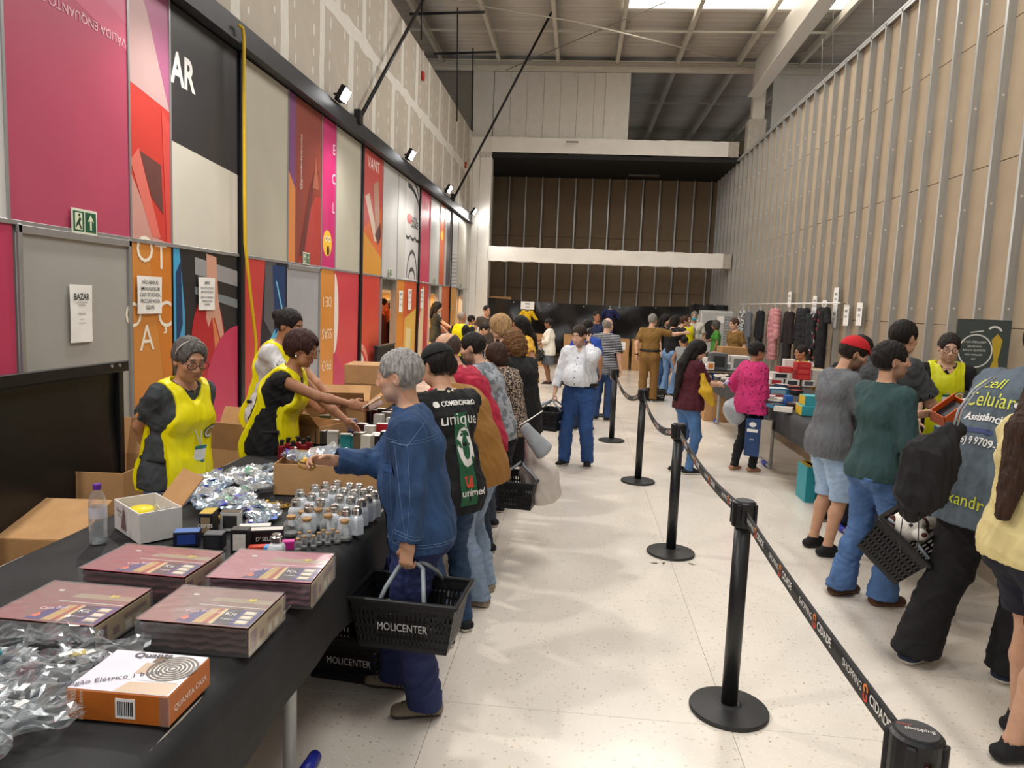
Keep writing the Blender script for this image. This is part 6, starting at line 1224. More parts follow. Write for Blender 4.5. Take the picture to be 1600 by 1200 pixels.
# ---- paper notices
def notice(label, M4, w, h, lines, parent=None, size=.03, grp=None):
    o = thing('paper_notice', label, 'notice', (0, 0, 0), 0, grp); o.matrix_world = M4
    b = MB(); b.grid(lambda u, v: ((u - .5) * w, (v - .5) * h, .002 + .003 * math.sin(u * 4 + v * 3)), 4, 4, thick=.0008); b.obj('sheet', m_paper, o)
    for s, y, sz, bd in lines: text(s, sz, m_ink, o, frame((0, y, .0075), (1, 0, 0), (0, 1, 0)), bold=bd, sx=.8)
    return o
PX = PW + .012
fy = lambda u, v: (lambda q: frame((PX, q[1], q[2]), (0, 1, 0), (0, 0, 1)))(W(u, v, PX))
n0 = notice('white sheet headed BAZAR on the grey door panel', fy(127, 490), .23, .40, [('BAZAR', .115, .062, .02), ('COM MERCADORIAS', .075, .014, 0), ('APREENDIDAS', .058, .014, 0), ('Horários', 0, .026, 0), ('9 às 18h', -.04, .016, 0), ('R. do Bazar, 100', -.065, .014, 0)])
notice('white sheet about not opening packages on the orange panel', fy(234, 461), .34, .30, [('NÃO ABRIR AS', .10, .042, .01), ('EMBALAGENS EM', .05, .042, .01), ('CASO DE DÚVIDA,', .0, .042, .01), ('PROCURE NOSSA', -.05, .042, .01), ('EQUIPE.', -.10, .042, .01)])
notice('white rules sheet over the printed red handbag', fy(323, 459), .30, .30, [('LIMITES', .10, .036, .02), ('PRODUTOS E ESTOQUES', .05, .026, .01), ('LIMITADOS POR PESSOA', .015, .026, .01), ('SUJEITO À CONFERÊNCIA', -.035, .026, .01), ('RETIRAR NA SAÍDA', -.07, .026, .01), ('AGUARDE', -.10, .026, .01)])
for i, (u, v) in enumerate(((626, 471), (640, 468), (659, 467))): notice('small white notice on the printed panels, %s of three by the first doorway' % ('left', 'middle', 'right')[i], fy(u, v), .30, .42, [('AVISO', .14, .07, .02), ('NÃO TOCAR', .04, .045, 0), ('OBRIGADO', -.06, .045, 0)], grp='notices by the first doorway')
# exit signs
def exit_sign(label, u, v, w, h):
    q = W(u, v, PX); o = thing('exit_sign', label, 'sign', (PX, q[1], q[2]), 0, 'green exit signs'); MB().box((.004, 0, 0), (.006, w, h), bev=.001).obj('plate', M('e3e6d4', .4), o); b = MB()
    b.prism([(.02 * w - 0, -.40 * h), (.45 * w, -.40 * h), (.45 * w, .40 * h), (.02 * w, .40 * h)], (.0075, 0, 0), (0, 1, 0), (0, 0, 1), .0006); b.prism([(-.45 * w, -.40 * h), (-.02 * w, -.40 * h), (-.02 * w, .40 * h), (-.45 * w, .40 * h)], (.0071, 0, 0), (0, 1, 0), (0, 0, 1), .0004); b.obj('green_field', M('1c5a3c', .4), o)
    b = MB(); b.prism([(.20 * w, -.30 * h), (.27 * w, -.30 * h), (.27 * w, .08 * h), (.36 * w, .02 * h), (.235 * w, .32 * h), (.11 * w, .02 * h), (.20 * w, .08 * h)], (.0085, 0, 0), (0, 1, 0), (0, 0, 1), .0006); b.prism([(-.38 * w, -.34 * h), (-.1 * w, -.34 * h), (-.1 * w, .34 * h), (-.38 * w, .34 * h)], (.0079, 0, 0), (0, 1, 0), (0, 0, 1), .0004); b.obj('arrow', M('dfe6c8', .4), o)
    b = MB(); b.prism(ell(-.22 * w, .25 * h, .035 * w, .06 * h, 10), (.0088, 0, 0), (0, 1, 0), (0, 0, 1), .0005); b.prism([(-.30 * w, -.02 * h), (-.2 * w, .18 * h), (-.14 * w, .1 * h), (-.2 * w, -.05 * h), (-.12 * w, -.3 * h), (-.17 * w, -.3 * h), (-.25 * w, -.1 * h), (-.36 * w, -.28 * h), (-.36 * w, -.2 * h)], (.0088, 0, 0), (0, 1, 0), (0, 0, 1), .0005); b.obj('running_figure', M('1c3c2c', .4), o)
exit_sign('green and white exit sign on the pink panel above the grey door', 131, 347, .26, .17); exit_sign('small green exit sign above the second grey door', 478, 404, .22, .15)
for i, (u, v) in enumerate(((609, 426), (678, 438), (720, 446))): exit_sign('tiny green exit sign over the %s doorway' % ('first', 'second', 'third')[i], u, v, .2, .14)
# ---- right wall: rail of hanging clothes
rail = thing('clothes_rail', 'white rail of hangers along the stud wall', 'rail', (XR - .14, 15.6, 2.07)); MB().tube([(0, -3.2, 0), (0, 4.2, 0)], .012, 8).obj('rail_tube', m_paper, rail, smooth=True)
for y in (-3, -1, 1, 3, 4.1): MB().tube([(0, y, 0), (.16, y, 0)], .008, 6).obj('bracket', m_alu, rail, smooth=True)
def garment(label, y, z0, z1, col, w=.5, group=None, puffy=0.0, x=XR - .16, pattern=None, sleeves=True, kind='tee'):
    o = thing('hanging_jacket' if sleeves else 'hanging_shirt', label, 'jacket' if sleeves else 'shirt', (x, y, z1), 0, group); Hh = z1 - z0
    T = Fld((-.22, -.42, -Hh - .1), (.22, .42, .1), .013); sw_ = w / 2 * .78
    T.cone((0, 0, -.14), (0, 0, -Hh + .02), .075 + puffy, .085 + puffy, .05, (0, 1, 0), 1.9 * w / .5, cuts=(((0, 0, -Hh), (0, 0, -1)),)); T.cone((0, -sw_ * .8, -.07), (0, sw_ * .8, -.07), .06, .06, .04)
    if sleeves:
        for s in (1, -1): T.cone((0, s * sw_ * .85, -.09), (-.01, s * (sw_ + .10), -min(.66, Hh * .85)), .065 + puffy, .05 + puffy * .7, .02, cuts=(((0, 0, -min(.66, Hh * .85)), (0, 0, -1)),))
    else:
        for s in (1, -1): T.cone((0, s * sw_ * .85, -.09), (-.01, s * (sw_ + .12), -.3), .06, .055, .02, cuts=(((0, 0, -.3), (0, 0, -1)),))
    T.cone((0, 0, -.02), (0, 0, .08), .055, .08, .01, (0, 1, 0), 1.2, 's'); V, Q = T.mesh(); N = normals(V, Q); V = V + N * ((.012 if not puffy else .016) * folds(V, int(abs(y) * 7), 45, (1, 1, .35) if not puffy else (.3, .3, 1.2)))[:, None]
    g = link('fabric', fastmesh('fabric', V, Q, cloth(pattern or col, kind))); g.parent = o
    MB().tube([(0, -sw_ * .7, -.06), (0, 0, -.0), (0, sw_ * .7, -.06)], .007, 6).tube([(0, 0, 0), (0, 0, .05), (0, .025, .075), (0, .0, .095), (0, -.02, .08)], .004, 6).obj('hanger', m_paper, o, smooth=True); return o
GG = 'clothes hung along the stud wall'
for y, z0, z1, c_, w, pf, pat, lb in ((19.4, .95, 1.95, 'b0b0b0', .42, 0, ('c9c9c6', '3a3a3c', 'noise', 22), 'black and white patterned shirt hung at the far end of the rail'), (18.7, 1.0, 1.9, '6b6e74', .42, 0, None, 'grey jacket hung beside the patterned shirt'), (17.5, .95, 1.93, '17181c', .46, 0, None, 'black jacket hung left of the pink one'), (16.25, .85, 1.98, 'c98a8c', .48, .02, None, 'long pink padded jacket on the rail'), (15.15, .8, 1.93, '251c1c', .48, 0, None, 'dark brown jacket hung right of the pink one'), (14.25, .92, 2.0, '1a1b1f', .56, .02, None, 'wide black padded jacket on the rail'), (13.75, .7, 1.9, '1e2124', .42, 0, None, 'dark grey jacket before the banner shirt')):
    garment(lb, y, z0, z1, c_, w, GG, pf, pattern=pat)
bs = garment('black shirt printed with red and white, lettered CEARÁ, nearest on the rail', 13.1, .78, 2.02, '141416', .5, GG, 0, sleeves=False)
b = MB(); r_ = random.Random(2)
for k in range(16):
    y0, z0 = r_.uniform(-.16, .16), -.12 - .05 * k; b.prism([(y0 + r_.uniform(-.07, .07), z0 + r_.uniform(-.05, .05)) for _ in range(5)], (-.135 - .0008 * k, 0, 0), (0, -1, 0), (0, 0, 1), .0008, k % 3)
b.obj('print', [M('b5303a', .6), M('d8cfd0', .6), M('8f2a34', .6)], bs); text('CEARÁ', .12, m_white_ink, bs, frame((-.14, 0, -1.02), (0, -1, 0), (0, 0, 1)), bold=.03)
for i, (u, v, h) in enumerate(((1230, 468, .32), (1266, 476, .32), (1281, 482, .3), (1298, 466, .36), (1312, 497, .34), (1331, 493, .34), (1351, 491, .36))):
    q = W(u, v, XR - .01); q[1] = min(ys, key=lambda t: abs(t - q[1])) + .02; notice('white price notice on the stud wall, number %d counting from the far end' % (i + 1) if False else 'white price notice on the stud wall %s' % ('above the pink jacket', 'above the black padded jacket', 'beside the dark grey jacket', 'above the lettered black shirt', 'first past the lettered shirt', 'middle one past the lettered shirt', 'nearest one past the lettered shirt')[i], frame((XR - .001, q[1], q[2]), (0, -1, 0), (0, 0, 1)), .22, h, [('R$ 50', .07, .06, .02), ('CADA', -.02, .05, 0)], grp='notices on the stud wall')
tg_ = [thing('yellow_jersey', 'yellow football jersey hanging on the black curtain', 'jersey', (0, 0, 0))]; bpy.data.objects.remove(tg_[0])
jy = garment('yellow jersey hanging on the black curtain under a white notice', -1.6, 1.02, 1.66, 'e2b81c', .46, None, 0, sleeves=False); jy.location = (-1.6, 22.6, 1.66); jy.rotation_euler = (0, 0, math.pi / 2); jy['category'] = 'jersey'
notice('white notice above the yellow jersey on the black curtain', frame((-1.6, 22.58, 1.80), (1, 0, 0), (0, 0, 1)), .42, .24, [('CAMISA', .05, .06, .02), ('R$ 30', -.05, .06, 0)])
jn = garment('navy and white shirt hanging on the black curtain behind the striped polo', .9, .95, 1.75, '1c2250', .46, None, 0, sleeves=False); jn.location = (.95, 22.55, 1.80); jn.rotation_euler = (0, 0, math.pi / 2)
# ---- air cooler in front of a black sheet
o = thing('air_cooler', 'white air cooler with a round fan opening and a grille before a black sheet', 'air cooler', (4.02, 21.6, 0)); MB().box((0, 0, 1.0), (1.02, .45, 1.75), bev=.03).obj('case', M('c9cac8', .4), o); MB().box((0, -.23, 1.32), (.96, .02, 1.0), bev=.01).obj('front_panel', M('b9bab8', .4), o)
b = MB(); b.prism(ell(-.2, 1.3, .23, .3, 24), (0, -.235, 0), (1, 0, 0), (0, 0, 1), .02); b.obj('fan_opening', m_dark, o); MB().box((.05, -.245, 1.62), (.2, .01, .2)).obj('energy_label', m_paper, o)
for k in range(11): MB().box((.29, -.245, .9 + .08 * k), (.3, .012, .03)).obj('grille_slat', M('8f918f', .4), o)
for k in range(3): MB().box((.19 + .1 * k, -.25, 1.3), (.012, .012, .86)).obj('grille_bar', M('8f918f', .4), o)
o = thing('backdrop_sheet', 'black sheet hung behind the air cooler', 'sheet', (3.85, 22.4, 0)); MB().grid(lambda u, v: (-.5 + 1.1 * u, .03 * math.sin(u * 14 + v * 5), .3 + 1.75 * v), 16, 6).obj('sheet', m_dark, o, smooth=True)
for k in range(4): MB().sphere((-.45 + .33 * k, -.03, 2.04), .02, 8, 6).obj('clip', m_alu, o, smooth=True)
notice('white notice on the black sheet left of the air cooler', frame((3.52, 22.3, 1.55), (1, 0, 0), (0, 0, 1)), .3, .36, [('AVISO', .08, .06, .02), ('FRÁGIL', -.04, .05, 0)])
# ---- banner by the right wall
o = thing('display_banner', 'dark standing banner with a white outline circle and a golden trophy', 'banner', (4.06, 7.7, 0), math.radians(-5)); MB().box((.0, 0, .95), (.50, .02, 1.86), bev=.004).obj('board', M('464f4c', .4, var=.1, scale=2), o)
b = MB(); b.prism(arc(-.06, 1.56, .16, .17, 0, 359, .012, 30), (0, -.0112, 0), (1, 0, 0), (0, 0, 1), .001); b.prism(arc(.1, 1.76, .07, .06, 10, 150, .02, 10), (0, -.0112, 0), (1, 0, 0), (0, 0, 1), .001); b.prism([(-.12, 1.74), (.0, 1.76), (.0, 1.77), (-.12, 1.75)], (0, -.0112, 0), (1, 0, 0), (0, 0, 1), .001); b.prism(arc(-.12, 1.22, .05, .06, -60, 200, .014, 12), (0, -.0112, 0), (1, 0, 0), (0, 0, 1), .001); b.prism(arc(.08, 1.02, .12, .12, 20, 160, .012, 14), (0, -.0112, 0), (1, 0, 0), (0, 0, 1), .001)
for k in range(5): b.prism([(.03, 1.18 + .018 * k), (.12, 1.19 + .018 * k), (.12, 1.2 + .018 * k), (.03, 1.19 + .018 * k)], (0, -.0112, 0), (1, 0, 0), (0, 0, 1), .001)
b.obj('chalk_drawing', m_white_ink, o); b = MB(); b.prism([(.09, 1.40), (.17, 1.40), (.155, 1.48), (.17, 1.58), (.18, 1.68), (.13, 1.74), (.08, 1.68), (.10, 1.58), (.115, 1.48)], (0, -.0115, 0), (1, 0, 0), (0, 0, 1), .001); b.obj('trophy_print', M('c9a93a', .4), o)
for k, s in enumerate(('A SUA EMBALAGEM', 'vale um título', 'RECICLE QUANTAS', 'vezes você puder', 'aqui')): text(s, .030, m_white_ink, o, frame((-.07, -.0125, 1.65 - .042 * k), (1, 0, 0), (0, 0, 1)), sx=.8)
# ---- goods on the right table
R_ = random.Random(9)
def rbox(u, v, z, w, d, h, side, top, front, lb, grp, rz=0.0, txt=None, txtc='f2f0ec', edge=None, dy=0):
    q = F(u, v, z); return pbox('product_box', lb, (q[0] + w / 2 * 0, q[1] + d / 2 + dy, z + .004), (w, d, h), rz, side, top, front, grp, txt, txtc, edge=edge)
CY, YE = '3a9aa6', 'd8b32a'
rbox(1272, 651, TH, .26, .22, .10, CY, '4fb0b8', None, 'turquoise and yellow router carton, lower of the two at the table edge', 'turquoise router cartons', .0, edge=YE); q = F(1272, 651, TH); pbox('product_box', 'turquoise and yellow router carton, upper of the two at the table edge', (q[0] + .03, q[1] + .13, TH + .108), (.25, .2, .10), 0, CY, '4fb0b8', None, 'turquoise router cartons', edge=YE)
q = F(1243, 640, TH); pbox('product_box', 'small bright blue carton behind the turquoise ones', (q[0] - .02, q[1] + .25, TH + .004), (.08, .1, .12), .1, '2a62b8', '3a78cc', None)
q = F(1226, 634, TH); pbox('product_box', 'flat white carton on the edge of the right table', (q[0], q[1] + .1, TH + .004), (.14, .2, .07), .05, 'd6cfc4', 'e2ded6', 'bdb4a6'); q = F(1240, 640, TH); pbox('product_box', 'flat dark carton beside the flat white carton', (q[0], q[1] + .08, TH + .004), (.1, .18, .06), -.1, '3a2a28', '4a3a36', None)
q = F(1216, 618, TH); pbox('product_box', 'blue and white flat carton behind the flat white one', (q[0], q[1] + .1, TH + .004), (.26, .2, .085), .0, '2f6a96', 'cfd8dc', '8fb3c4')
base = F(1240, 606, TH)
k = 0
for (dx, dz, w, h, c_, f_, lb) in ((-.18, 0, .20, .11, 'd8d4ce', 'b02a30', 'white carton with a red mark in the lowest row of the camera stack'), (.05, 0, .20, .11, 'd8d4ce', '3a3a40', 'white carton with a black product in the lowest row of the camera stack'), (.28, 0, .18, .11, 'cfcac4', '4a4a52', 'grey white carton at the right of the lowest row'), (-.12, .115, .24, .11, 'dcd8d2', '26262a', 'white carton with a camera picture in the second row'), (.20, .115, .20, .10, 'b8252c', 'c83a38', 'red carton in the second row of the camera stack'), (-.06, .23, .20, .10, 'b8252c', 'c94440', 'red carton at the left of the third row'), (.2, .22, .2, .10, 'b8252c', 'c94440', 'red carton in the third row of the camera stack'), (.2, .325, .2, .10, 'b3222a', 'c23c3a', 'red carton topmost on the camera stack')):
    o = pbox('product_box', lb, (base[0] + dx, base[1] + .35, TH + .005 + dz * .82), (w, .22, h * .82), .02 * (k % 3 - 1), c_, 'e0dcd6' if c_[0] != 'b' else 'c03038', f_, 'camera cartons'); k += 1
o = pbox('product_box', 'white carton standing behind the topmost red carton', (base[0] + .08, base[1] + .62, TH + .005), (.16, .14, .37), 0, 'dedad4', 'e4e0da', None)
o = pbox('product_box', 'grey white storage box beside the red cartons', (base[0] + .46, base[1] + .45, TH + .005), (.26, .3, .24), .05, 'b9b6ae', 'cfccc4', None)
# odd small goods
cols = ['d6d2cc', '2c2a2c', '9c4a34', 'c9c4bc', '33415e', 'a83038', 'e0dcd6', '55524e', '3d7a9c', 'cdb7a0', '23252a', 'b9b4ac']
cname = {'d6d2cc': 'pale', '2c2a2c': 'black', '9c4a34': 'rust', 'c9c4bc': 'pale', '33415e': 'navy', 'a83038': 'red', 'e0dcd6': 'pale', '55524e': 'grey', '3d7a9c': 'blue', 'cdb7a0': 'tan', '23252a': 'black', 'b9b4ac': 'pale'}
for i in range(44):
    if i < 26: x, y = 2.30 + (i % 4) * .23 + R_.uniform(-.05, .05), 7.0 + (i // 4) * .33 + R_.uniform(-.07, .07)
    else: x, y = 2.33 + (i % 3) * .32 + R_.uniform(-.05, .05), 9.9 + ((i - 26) // 3) * .38 + R_.uniform(-.07, .07)
    if abs(x - base[0] - .05) < .4 and abs(y - base[1] - .4) < .4: continue
    if x < 2.75 and y < 7.75: continue
    c_ = cols[(i * 5) % 12]; w, d, h = R_.uniform(.1, .2), R_.uniform(.1, .18), R_.uniform(.025, .07); pbox('product_box', 'small %s product carton lying loose on the right table' % cname[c_], (x, y, TH + .006), (w, d, h), R_.uniform(-.5, .5), c_, cols[(i * 7 + 3) % 12], None, 'loose %s cartons on the right table' % cname[c_])
wb = thing('white_bag', 'crumpled white plastic bag on the right table beside the yellow vest', 'bag', (2.98, 8.35, TH + .01)); bagmesh(55, .22, .18, .13, 12).obj('film', M('e6e4e0', .4), wb, smooth=True)
# near right table, between the green shirt and the vest man
q = F(1440, 655, TH + .1)
pbox('product_box', 'blue and white carton stack top before the vested man', (2.95, 5.72, TH + .125), (.34, .26, .11), -.25, '1f6ea0', 'b9c9d2', '2c7fb4', 'blue cartons before the vested man', 'VIDEO'); pbox('product_box', 'blue and white carton under the other before the vested man', (2.97, 5.72, TH + .006), (.36, .28, .115), -.2, '2678a6', 'c2ced4', '4a94bc', 'blue cartons before the vested man')
pbox('product_box', 'flat dark tablet carton lying across the near right table', (2.72, 5.35, TH + .10), (.34, .2, .03), .5, '2f2826', '3a3230', None); pbox('product_box', 'red toned carton under the tablet carton', (2.6, 5.5, TH + .006), (.2, .2, .085), .1, '8c3a34', '9c5a48', None); pbox('product_box', 'small purple carton beside the red toned one', (2.55, 5.8, TH + .006), (.14, .12, .12), .2, '4a2a8c', '6a4ab0', None)
for i, (x, y, c_) in enumerate(((2.5, 4.95, 'dcdad6'), (2.68, 5.05, 'e4e2de'), (2.85, 5.15, 'cfd4dc'), (2.6, 4.75, 'd9d7d2'))): pbox('product_box', 'white and blue printed carton at the near end of the right table', (x, y, TH + .006), (.17, .13, .06), .3 * i, c_, 'e6e6e6', '2a3f9c', 'white cartons at the near end of the right table')
# far display table: shoes, toys, electronics
for i in range(38):
    x, y = 2.36 + (i % 5) * .2 + R_.uniform(-.04, .04), 13.4 + (i // 5) * .62 + R_.uniform(-.1, .1); k = i % 4; c_ = ['e2ded8', '26262a', 'd9a0a8', '6a6c70', 'efece6', '3a3a3e'][(i * 5) % 6]; cnm = {'e2ded8': 'cream', '26262a': 'black', 'd9a0a8': 'pink', '6a6c70': 'grey', 'efece6': 'white', '3a3a3e': 'charcoal'}[c_]
    if k < 2:
        o = thing('sneaker', '%s sneaker among the goods on the far table' % cnm, 'shoe', (x, y, TH + .006), R_.uniform(0, 6), cnm + ' sneakers on the far table'); MB().sphere((0, 0, .045), (.13, .045, .045), 12, 8).sphere((-.06, 0, .075), (.05, .04, .04), 10, 6).obj('upper', M(c_, .7), o, smooth=True); MB().box((0, 0, .014), (.26, .085, .026), bev=.012).obj('sole', m_plaswhite, o)
    else: pbox('product_box', '%s carton among the goods on the far table' % cnm, (x, y, TH + .006), (R_.uniform(.12, .24), R_.uniform(.12, .2), R_.uniform(.06, .18)), R_.uniform(-.4, .4), c_, None, '8a8a8e', cnm + ' cartons on the far table')
pbox('product_box', 'white appliance carton with grey picture at the end of the far table', (2.95, 13.5, TH + .006), (.34, .3, .26), 0, 'd4d1cb', None, '77797c'); pbox('product_box', 'dark speaker carton beside the white appliance carton', (2.55, 13.4, TH + .006), (.3, .25, .3), .05, '5a5d60', '8a8c8e', '2c2e30'); pbox('product_box', 'white carton with an orange ring picture on the far table', (2.4, 13.25, TH + .006), (.13, .12, .14), 0, 'dedbd6', None, 'c9803a')
for i, (x, y) in enumerate(((2.3, 11.9), (2.45, 11.8), (2.6, 11.95), (2.75, 11.85), (2.5, 12.05), (2.9, 12.0))): 
    o = thing('cable_bundle', 'black and white cable bundle on the corner of the right table', 'cable', (x, y, TH + .01), i, 'cable bundles on the right table'); MB().tube([(.07 * math.cos(t), .05 * math.sin(t) , .015 + .012 * math.sin(2 * t + i)) for t in np.linspace(0, 12, 34)], .009, 6).obj('coil', M(['e2e0dc', '1c1c1e'][i % 2], .4), o, smooth=True); MB().box((.08, 0, .02), (.05, .035, .03), bev=.006).obj('plug', M(['d8d6d2', '242426'][i % 2], .4), o)
# boxes under and behind the right table
o = carton('open brown carton under the far end of the right table', (2.45, 12.6, 0), (.5, .45, .62), 0, closed=True); carton('brown carton behind the right table beside the pink cardigan', (3.62, 11.6, 0), (.5, .5, 1.02), .1, closed=True); carton('brown carton standing on the far table before the officer', (3.05, 14.6, TH + .006), (.5, .4, .36), .1, closed=True)
for i, (u, w) in enumerate(((1262, .10), (1285, .30))):
    q = F(u, 786, 0); o = pbox('router_carton', ['narrow end of a turquoise carton under the right table', 'turquoise and yellow network carton on the floor under the right table'][i], (q[0] + .02, q[1] + .16, 0), (w, .3, .36), 0, '2b93a0', 'c9a02c', None, 'network cartons on the floor', 'tp-link' if i else None); o.children[-1].name = o.children[-1].name
# ---- things held
def blob(name, label, cat, prims, col, h=.012, amp=.008, freq=40, an=(1, 1, .4), parts=None, mat_=None, loc=(0, 0, 0)):
    lo = np.min([np.minimum(a, b) - max(ra, rb) * max(w, 1) for a, b, ra, rb, wd_, w in prims], 0) - .05; hi = np.max([np.maximum(a, b) + max(ra, rb) * max(w, 1) for a, b, ra, rb, wd_, w in prims], 0) + .05
    T = Fld(lo, hi, h)
    for a, b, ra, rb, wd_, w in prims: T.cone(a, b, ra, rb, .03, wd_, w)
    V, Q = T.mesh(); N = normals(V, Q); V = V + N * (amp * folds(V, 5, freq, an))[:, None]; o = thing(name, label, cat, loc); m = link('bag_body', fastmesh('bag_body', V - np.array(loc), Q, mat_ or cloth(col))); m.parent = o; return o
A3 = lambda *a: np.array(a, float)
# drawstring bag on the stooping man's back side
p0 = D(1445, 700, 3.72); bag_top, bag_low = D(1490, 672, 3.72), D(1432, 790, 3.68)
db = blob('drawstring_bag', 'black drawstring bag hanging at the stooping man', 'bag', [(bag_top, D(1455, 715, 3.7), .045, .10, A3(1, 0, 0), 1.25), (D(1455, 715, 3.7), D(1438, 770, 3.68), .10, .095, A3(1, 0, 0), 1.35), (D(1438, 775, 3.68), D(1425, 800, 3.68), .08, .05, A3(1, 0, 0), 1.3)], '1a1a1c', h=.008, amp=.016, freq=75, an=(1, 1, .22))
for du in (0, 6): MB().tube([D(1488 + du, 672, 3.70), D(1498 + du, 640, 3.72), D(1520 + du, 610, 3.78), D(1550 + du, 590, 3.86)], .006, 6).obj('cord', m_grey, db, smooth=True)
for du in (-20, 4): MB().tube([D(1432 + du, 800, 3.62), D(1430 + du * 1.2, 840, 3.6), D(1428 + du, 870, 3.6)], .003, 5).obj('drawstring', m_pp, db, smooth=True)
# grey carrier bag and boxed item of the woman in pink
gb = blob('grey_bag', 'large pale grey bag hanging behind the pink cardigan', 'bag', [(D(1168, 612, 8.7), D(1150, 640, 8.7), .05, .13, A3(1, 0, 0), 1.0), (D(1150, 640, 8.7), D(1152, 648, 8.7), .14, .13, A3(1, 0, 0), 1.1)], 'b9bec4', h=.013, mat_=M('aeb4ba', .4, var=.08))
g24 = p24.world(p24.gripR); o = thing('boxed_item', 'blue and clear boxed item dangling from the hand of the pink cardigan woman', 'box', (g24[0] - .03, g24[1] - .06, g24[2] - .50), math.radians(-25))
MB().box((-.085, 0, .22), (.17, .10, .44), bev=.006).obj('blue_panel', M('24406e', .4, var=.15, scale=14), o); MB().box((.06, 0, .22), (.12, .10, .43), bev=.004).obj('clear_window', M('b5a99b', .15, var=.2, scale=8, alpha=.85), o); MB().box((.06, .01, .2), (.07, .06, .3), bev=.02).obj('item_inside', M('7a5a48', .6), o); MB().tube([(-.05, 0, .44), (-.03, 0, .50), (.03, 0, .50), (.05, 0, .44)], .006, 6).obj('carry_handle', M('3a62b0', .4), o, smooth=True)
MB().box((-.09, -.052, .30), (.12, .002, .035)).obj('white_strip', m_paper, o); b = MB(); b.prism(ell(-.09, .37, .04, .03, 14), (0, -.0515, 0), (1, 0, 0), (0, 0, 1), .001); b.obj('round_mark', m_paper, o); text('pro', .03, m_white_ink, o, frame((-.09, -.053, .2), (1, 0, 0), (0, 0, 1)))
# phones
gp = p18.world(p18.gripL); hc_ = p18.world(p18.hc); o = thing('mobile_phone', 'dark phone held to the ear of the white-shirted man', 'phone', (gp[0], gp[1], gp[2] + .03)); R3 = Matrix.Rotation(.35, 3, 'Y') @ Matrix.Rotation(.3, 3, 'Z'); MB().box((0, 0, 0), (.022, .075, .155), bev=.008, rot=R3).obj('case', M('2a2c30', .3), o); MB().box((-.012, -.015, .05), (.006, .03, .03), bev=.002, rot=R3).obj('camera_bump', m_grey, o)
gp = (p23.world(p23.gripR) + p23.world(p23.gripL)) / 2; o = thing('mobile_phone', 'lilac phone in the hands of the maroon T-shirt woman', 'phone', (gp[0] + .02, gp[1], gp[2] + .02)); MB().box((0, 0, 0), (.15, .075, .010), bev=.004, rot=Matrix.Rotation(-.5, 3, 'Y')).obj('case', M('6e74b8', .35), o); MB().box((0, 0, .006), (.135, .066, .002), rot=Matrix.Rotation(-.5, 3, 'Y')).obj('screen', M('b9c0dc', .2), o)
# yellow cloth at her hip
yb = blob('yellow_bag', 'yellow cloth bag slung at the hip of the maroon T-shirt woman', 'bag', [(D(1097, 585, 8.1), D(1103, 612, 8.08), .02, .05, A3(1, 0, 0), 1.3), (D(1103, 612, 8.08), D(1112, 632, 8.08), .055, .03, A3(1, 0, 0), 1.4)], 'c9a028', h=.011, amp=.012, freq=60)
# white sack and grey folder by the ochre shirt
ws = blob('white_sack', 'white plastic sack with goods hanging behind the faded jeans', 'bag', [(D(826, 690, 5.2), D(842, 740, 5.2), .035, .11, A3(1, 0, 0), 1.0), (D(842, 740, 5.2), D(846, 765, 5.2), .12, .12, A3(1, 0, 0), 1.25)], 'd2c8be', h=.012, amp=.014, freq=45, mat_=M('d3c9c0', .45, var=.15, scale=8))
gk = blob('grey_folder', 'grey plastic bag hanging above the white sack', 'bag', [(D(820, 668, 5.05), D(850, 705, 5.05), .02, .035, A3(.5, 0, .6), 2.2)], '9aa0a6', h=.010, amp=.005, mat_=M('9da3a8', .35, var=.06)); MB().tube([D(812, 664, 5.0), D(828, 655, 5.1), D(848, 642, 5.3)], .004, 5).obj('white_stick', m_paper, gk, smooth=True)
# orange case in the green shirt's hand, white sheet of the vested man, papers over the left table
gq = p29.world(p29.gripL); o = thing('orange_case', 'open orange plastic case held by the dark green shirt man', 'case', (gq[0] + .06, gq[1] - .02, gq[2] + .04)); R3 = Matrix.Rotation(-.45, 3, 'Y') @ Matrix.Rotation(.5, 3, 'X') @ Matrix.Rotation(.3, 3, 'Z'); m_or = M('cf5a1e', .4)
for c_, dm in (((0, 0, -.045), (.20, .12, .008)), ((0, .056, 0), (.20, .008, .09)), ((0, -.056, 0), (.20, .008, .09)), ((.096, 0, 0), (.008, .12, .09)), ((-.096, 0, 0), (.008, .12, .09))): MB().box(R3 @ Vector(c_), dm, rot=R3, bev=.002).obj('case_wall', m_or, o)
MB().box(R3 @ Vector((0, .03, .05)), (.19, .008, .05), rot=R3, bev=.002).obj('lid', m_or, o); MB().box(R3 @ Vector((0, 0, .01)), (.15, .09, .03), rot=R3, bev=.004).obj('tray', m_pp, o)
gq = p31.world(p31.gripL); o = thing('white_folder', 'white folded paper held by the vested man with glasses', 'paper', (gq[0] - .02, gq[1] - .04, gq[2] + .03)); R3 = Matrix.Rotation(-.35, 3, 'Y') @ Matrix.Rotation(.9, 3, 'X'); MB().box((0, 0, 0), (.30, .17, .004), rot=R3).obj('sheet', m_paper, o); MB().sphere(R3 @ Vector((.02, 0, .003)), (.012, .012, .004), 8, 6).obj('seal', M('b07a5a', .5), o)
gq = p2.world(p2.gripR); o = thing('price_card', 'white card in the outstretched hand of the yellow-vested woman', 'card', (gq[0] + .05, gq[1], gq[2] + .03)); MB().box((0, 0, 0), (.15, .06, .006), rot=Matrix.Rotation(-.6, 3, 'Y'), bev=.001).obj('card', m_paper, o); MB().box((.04, .0, -.01), (.08, .08, .03), rot=Matrix.Rotation(-.5, 3, 'Y'), bev=.003).obj('small_carton', M('b59c98', .4), o)
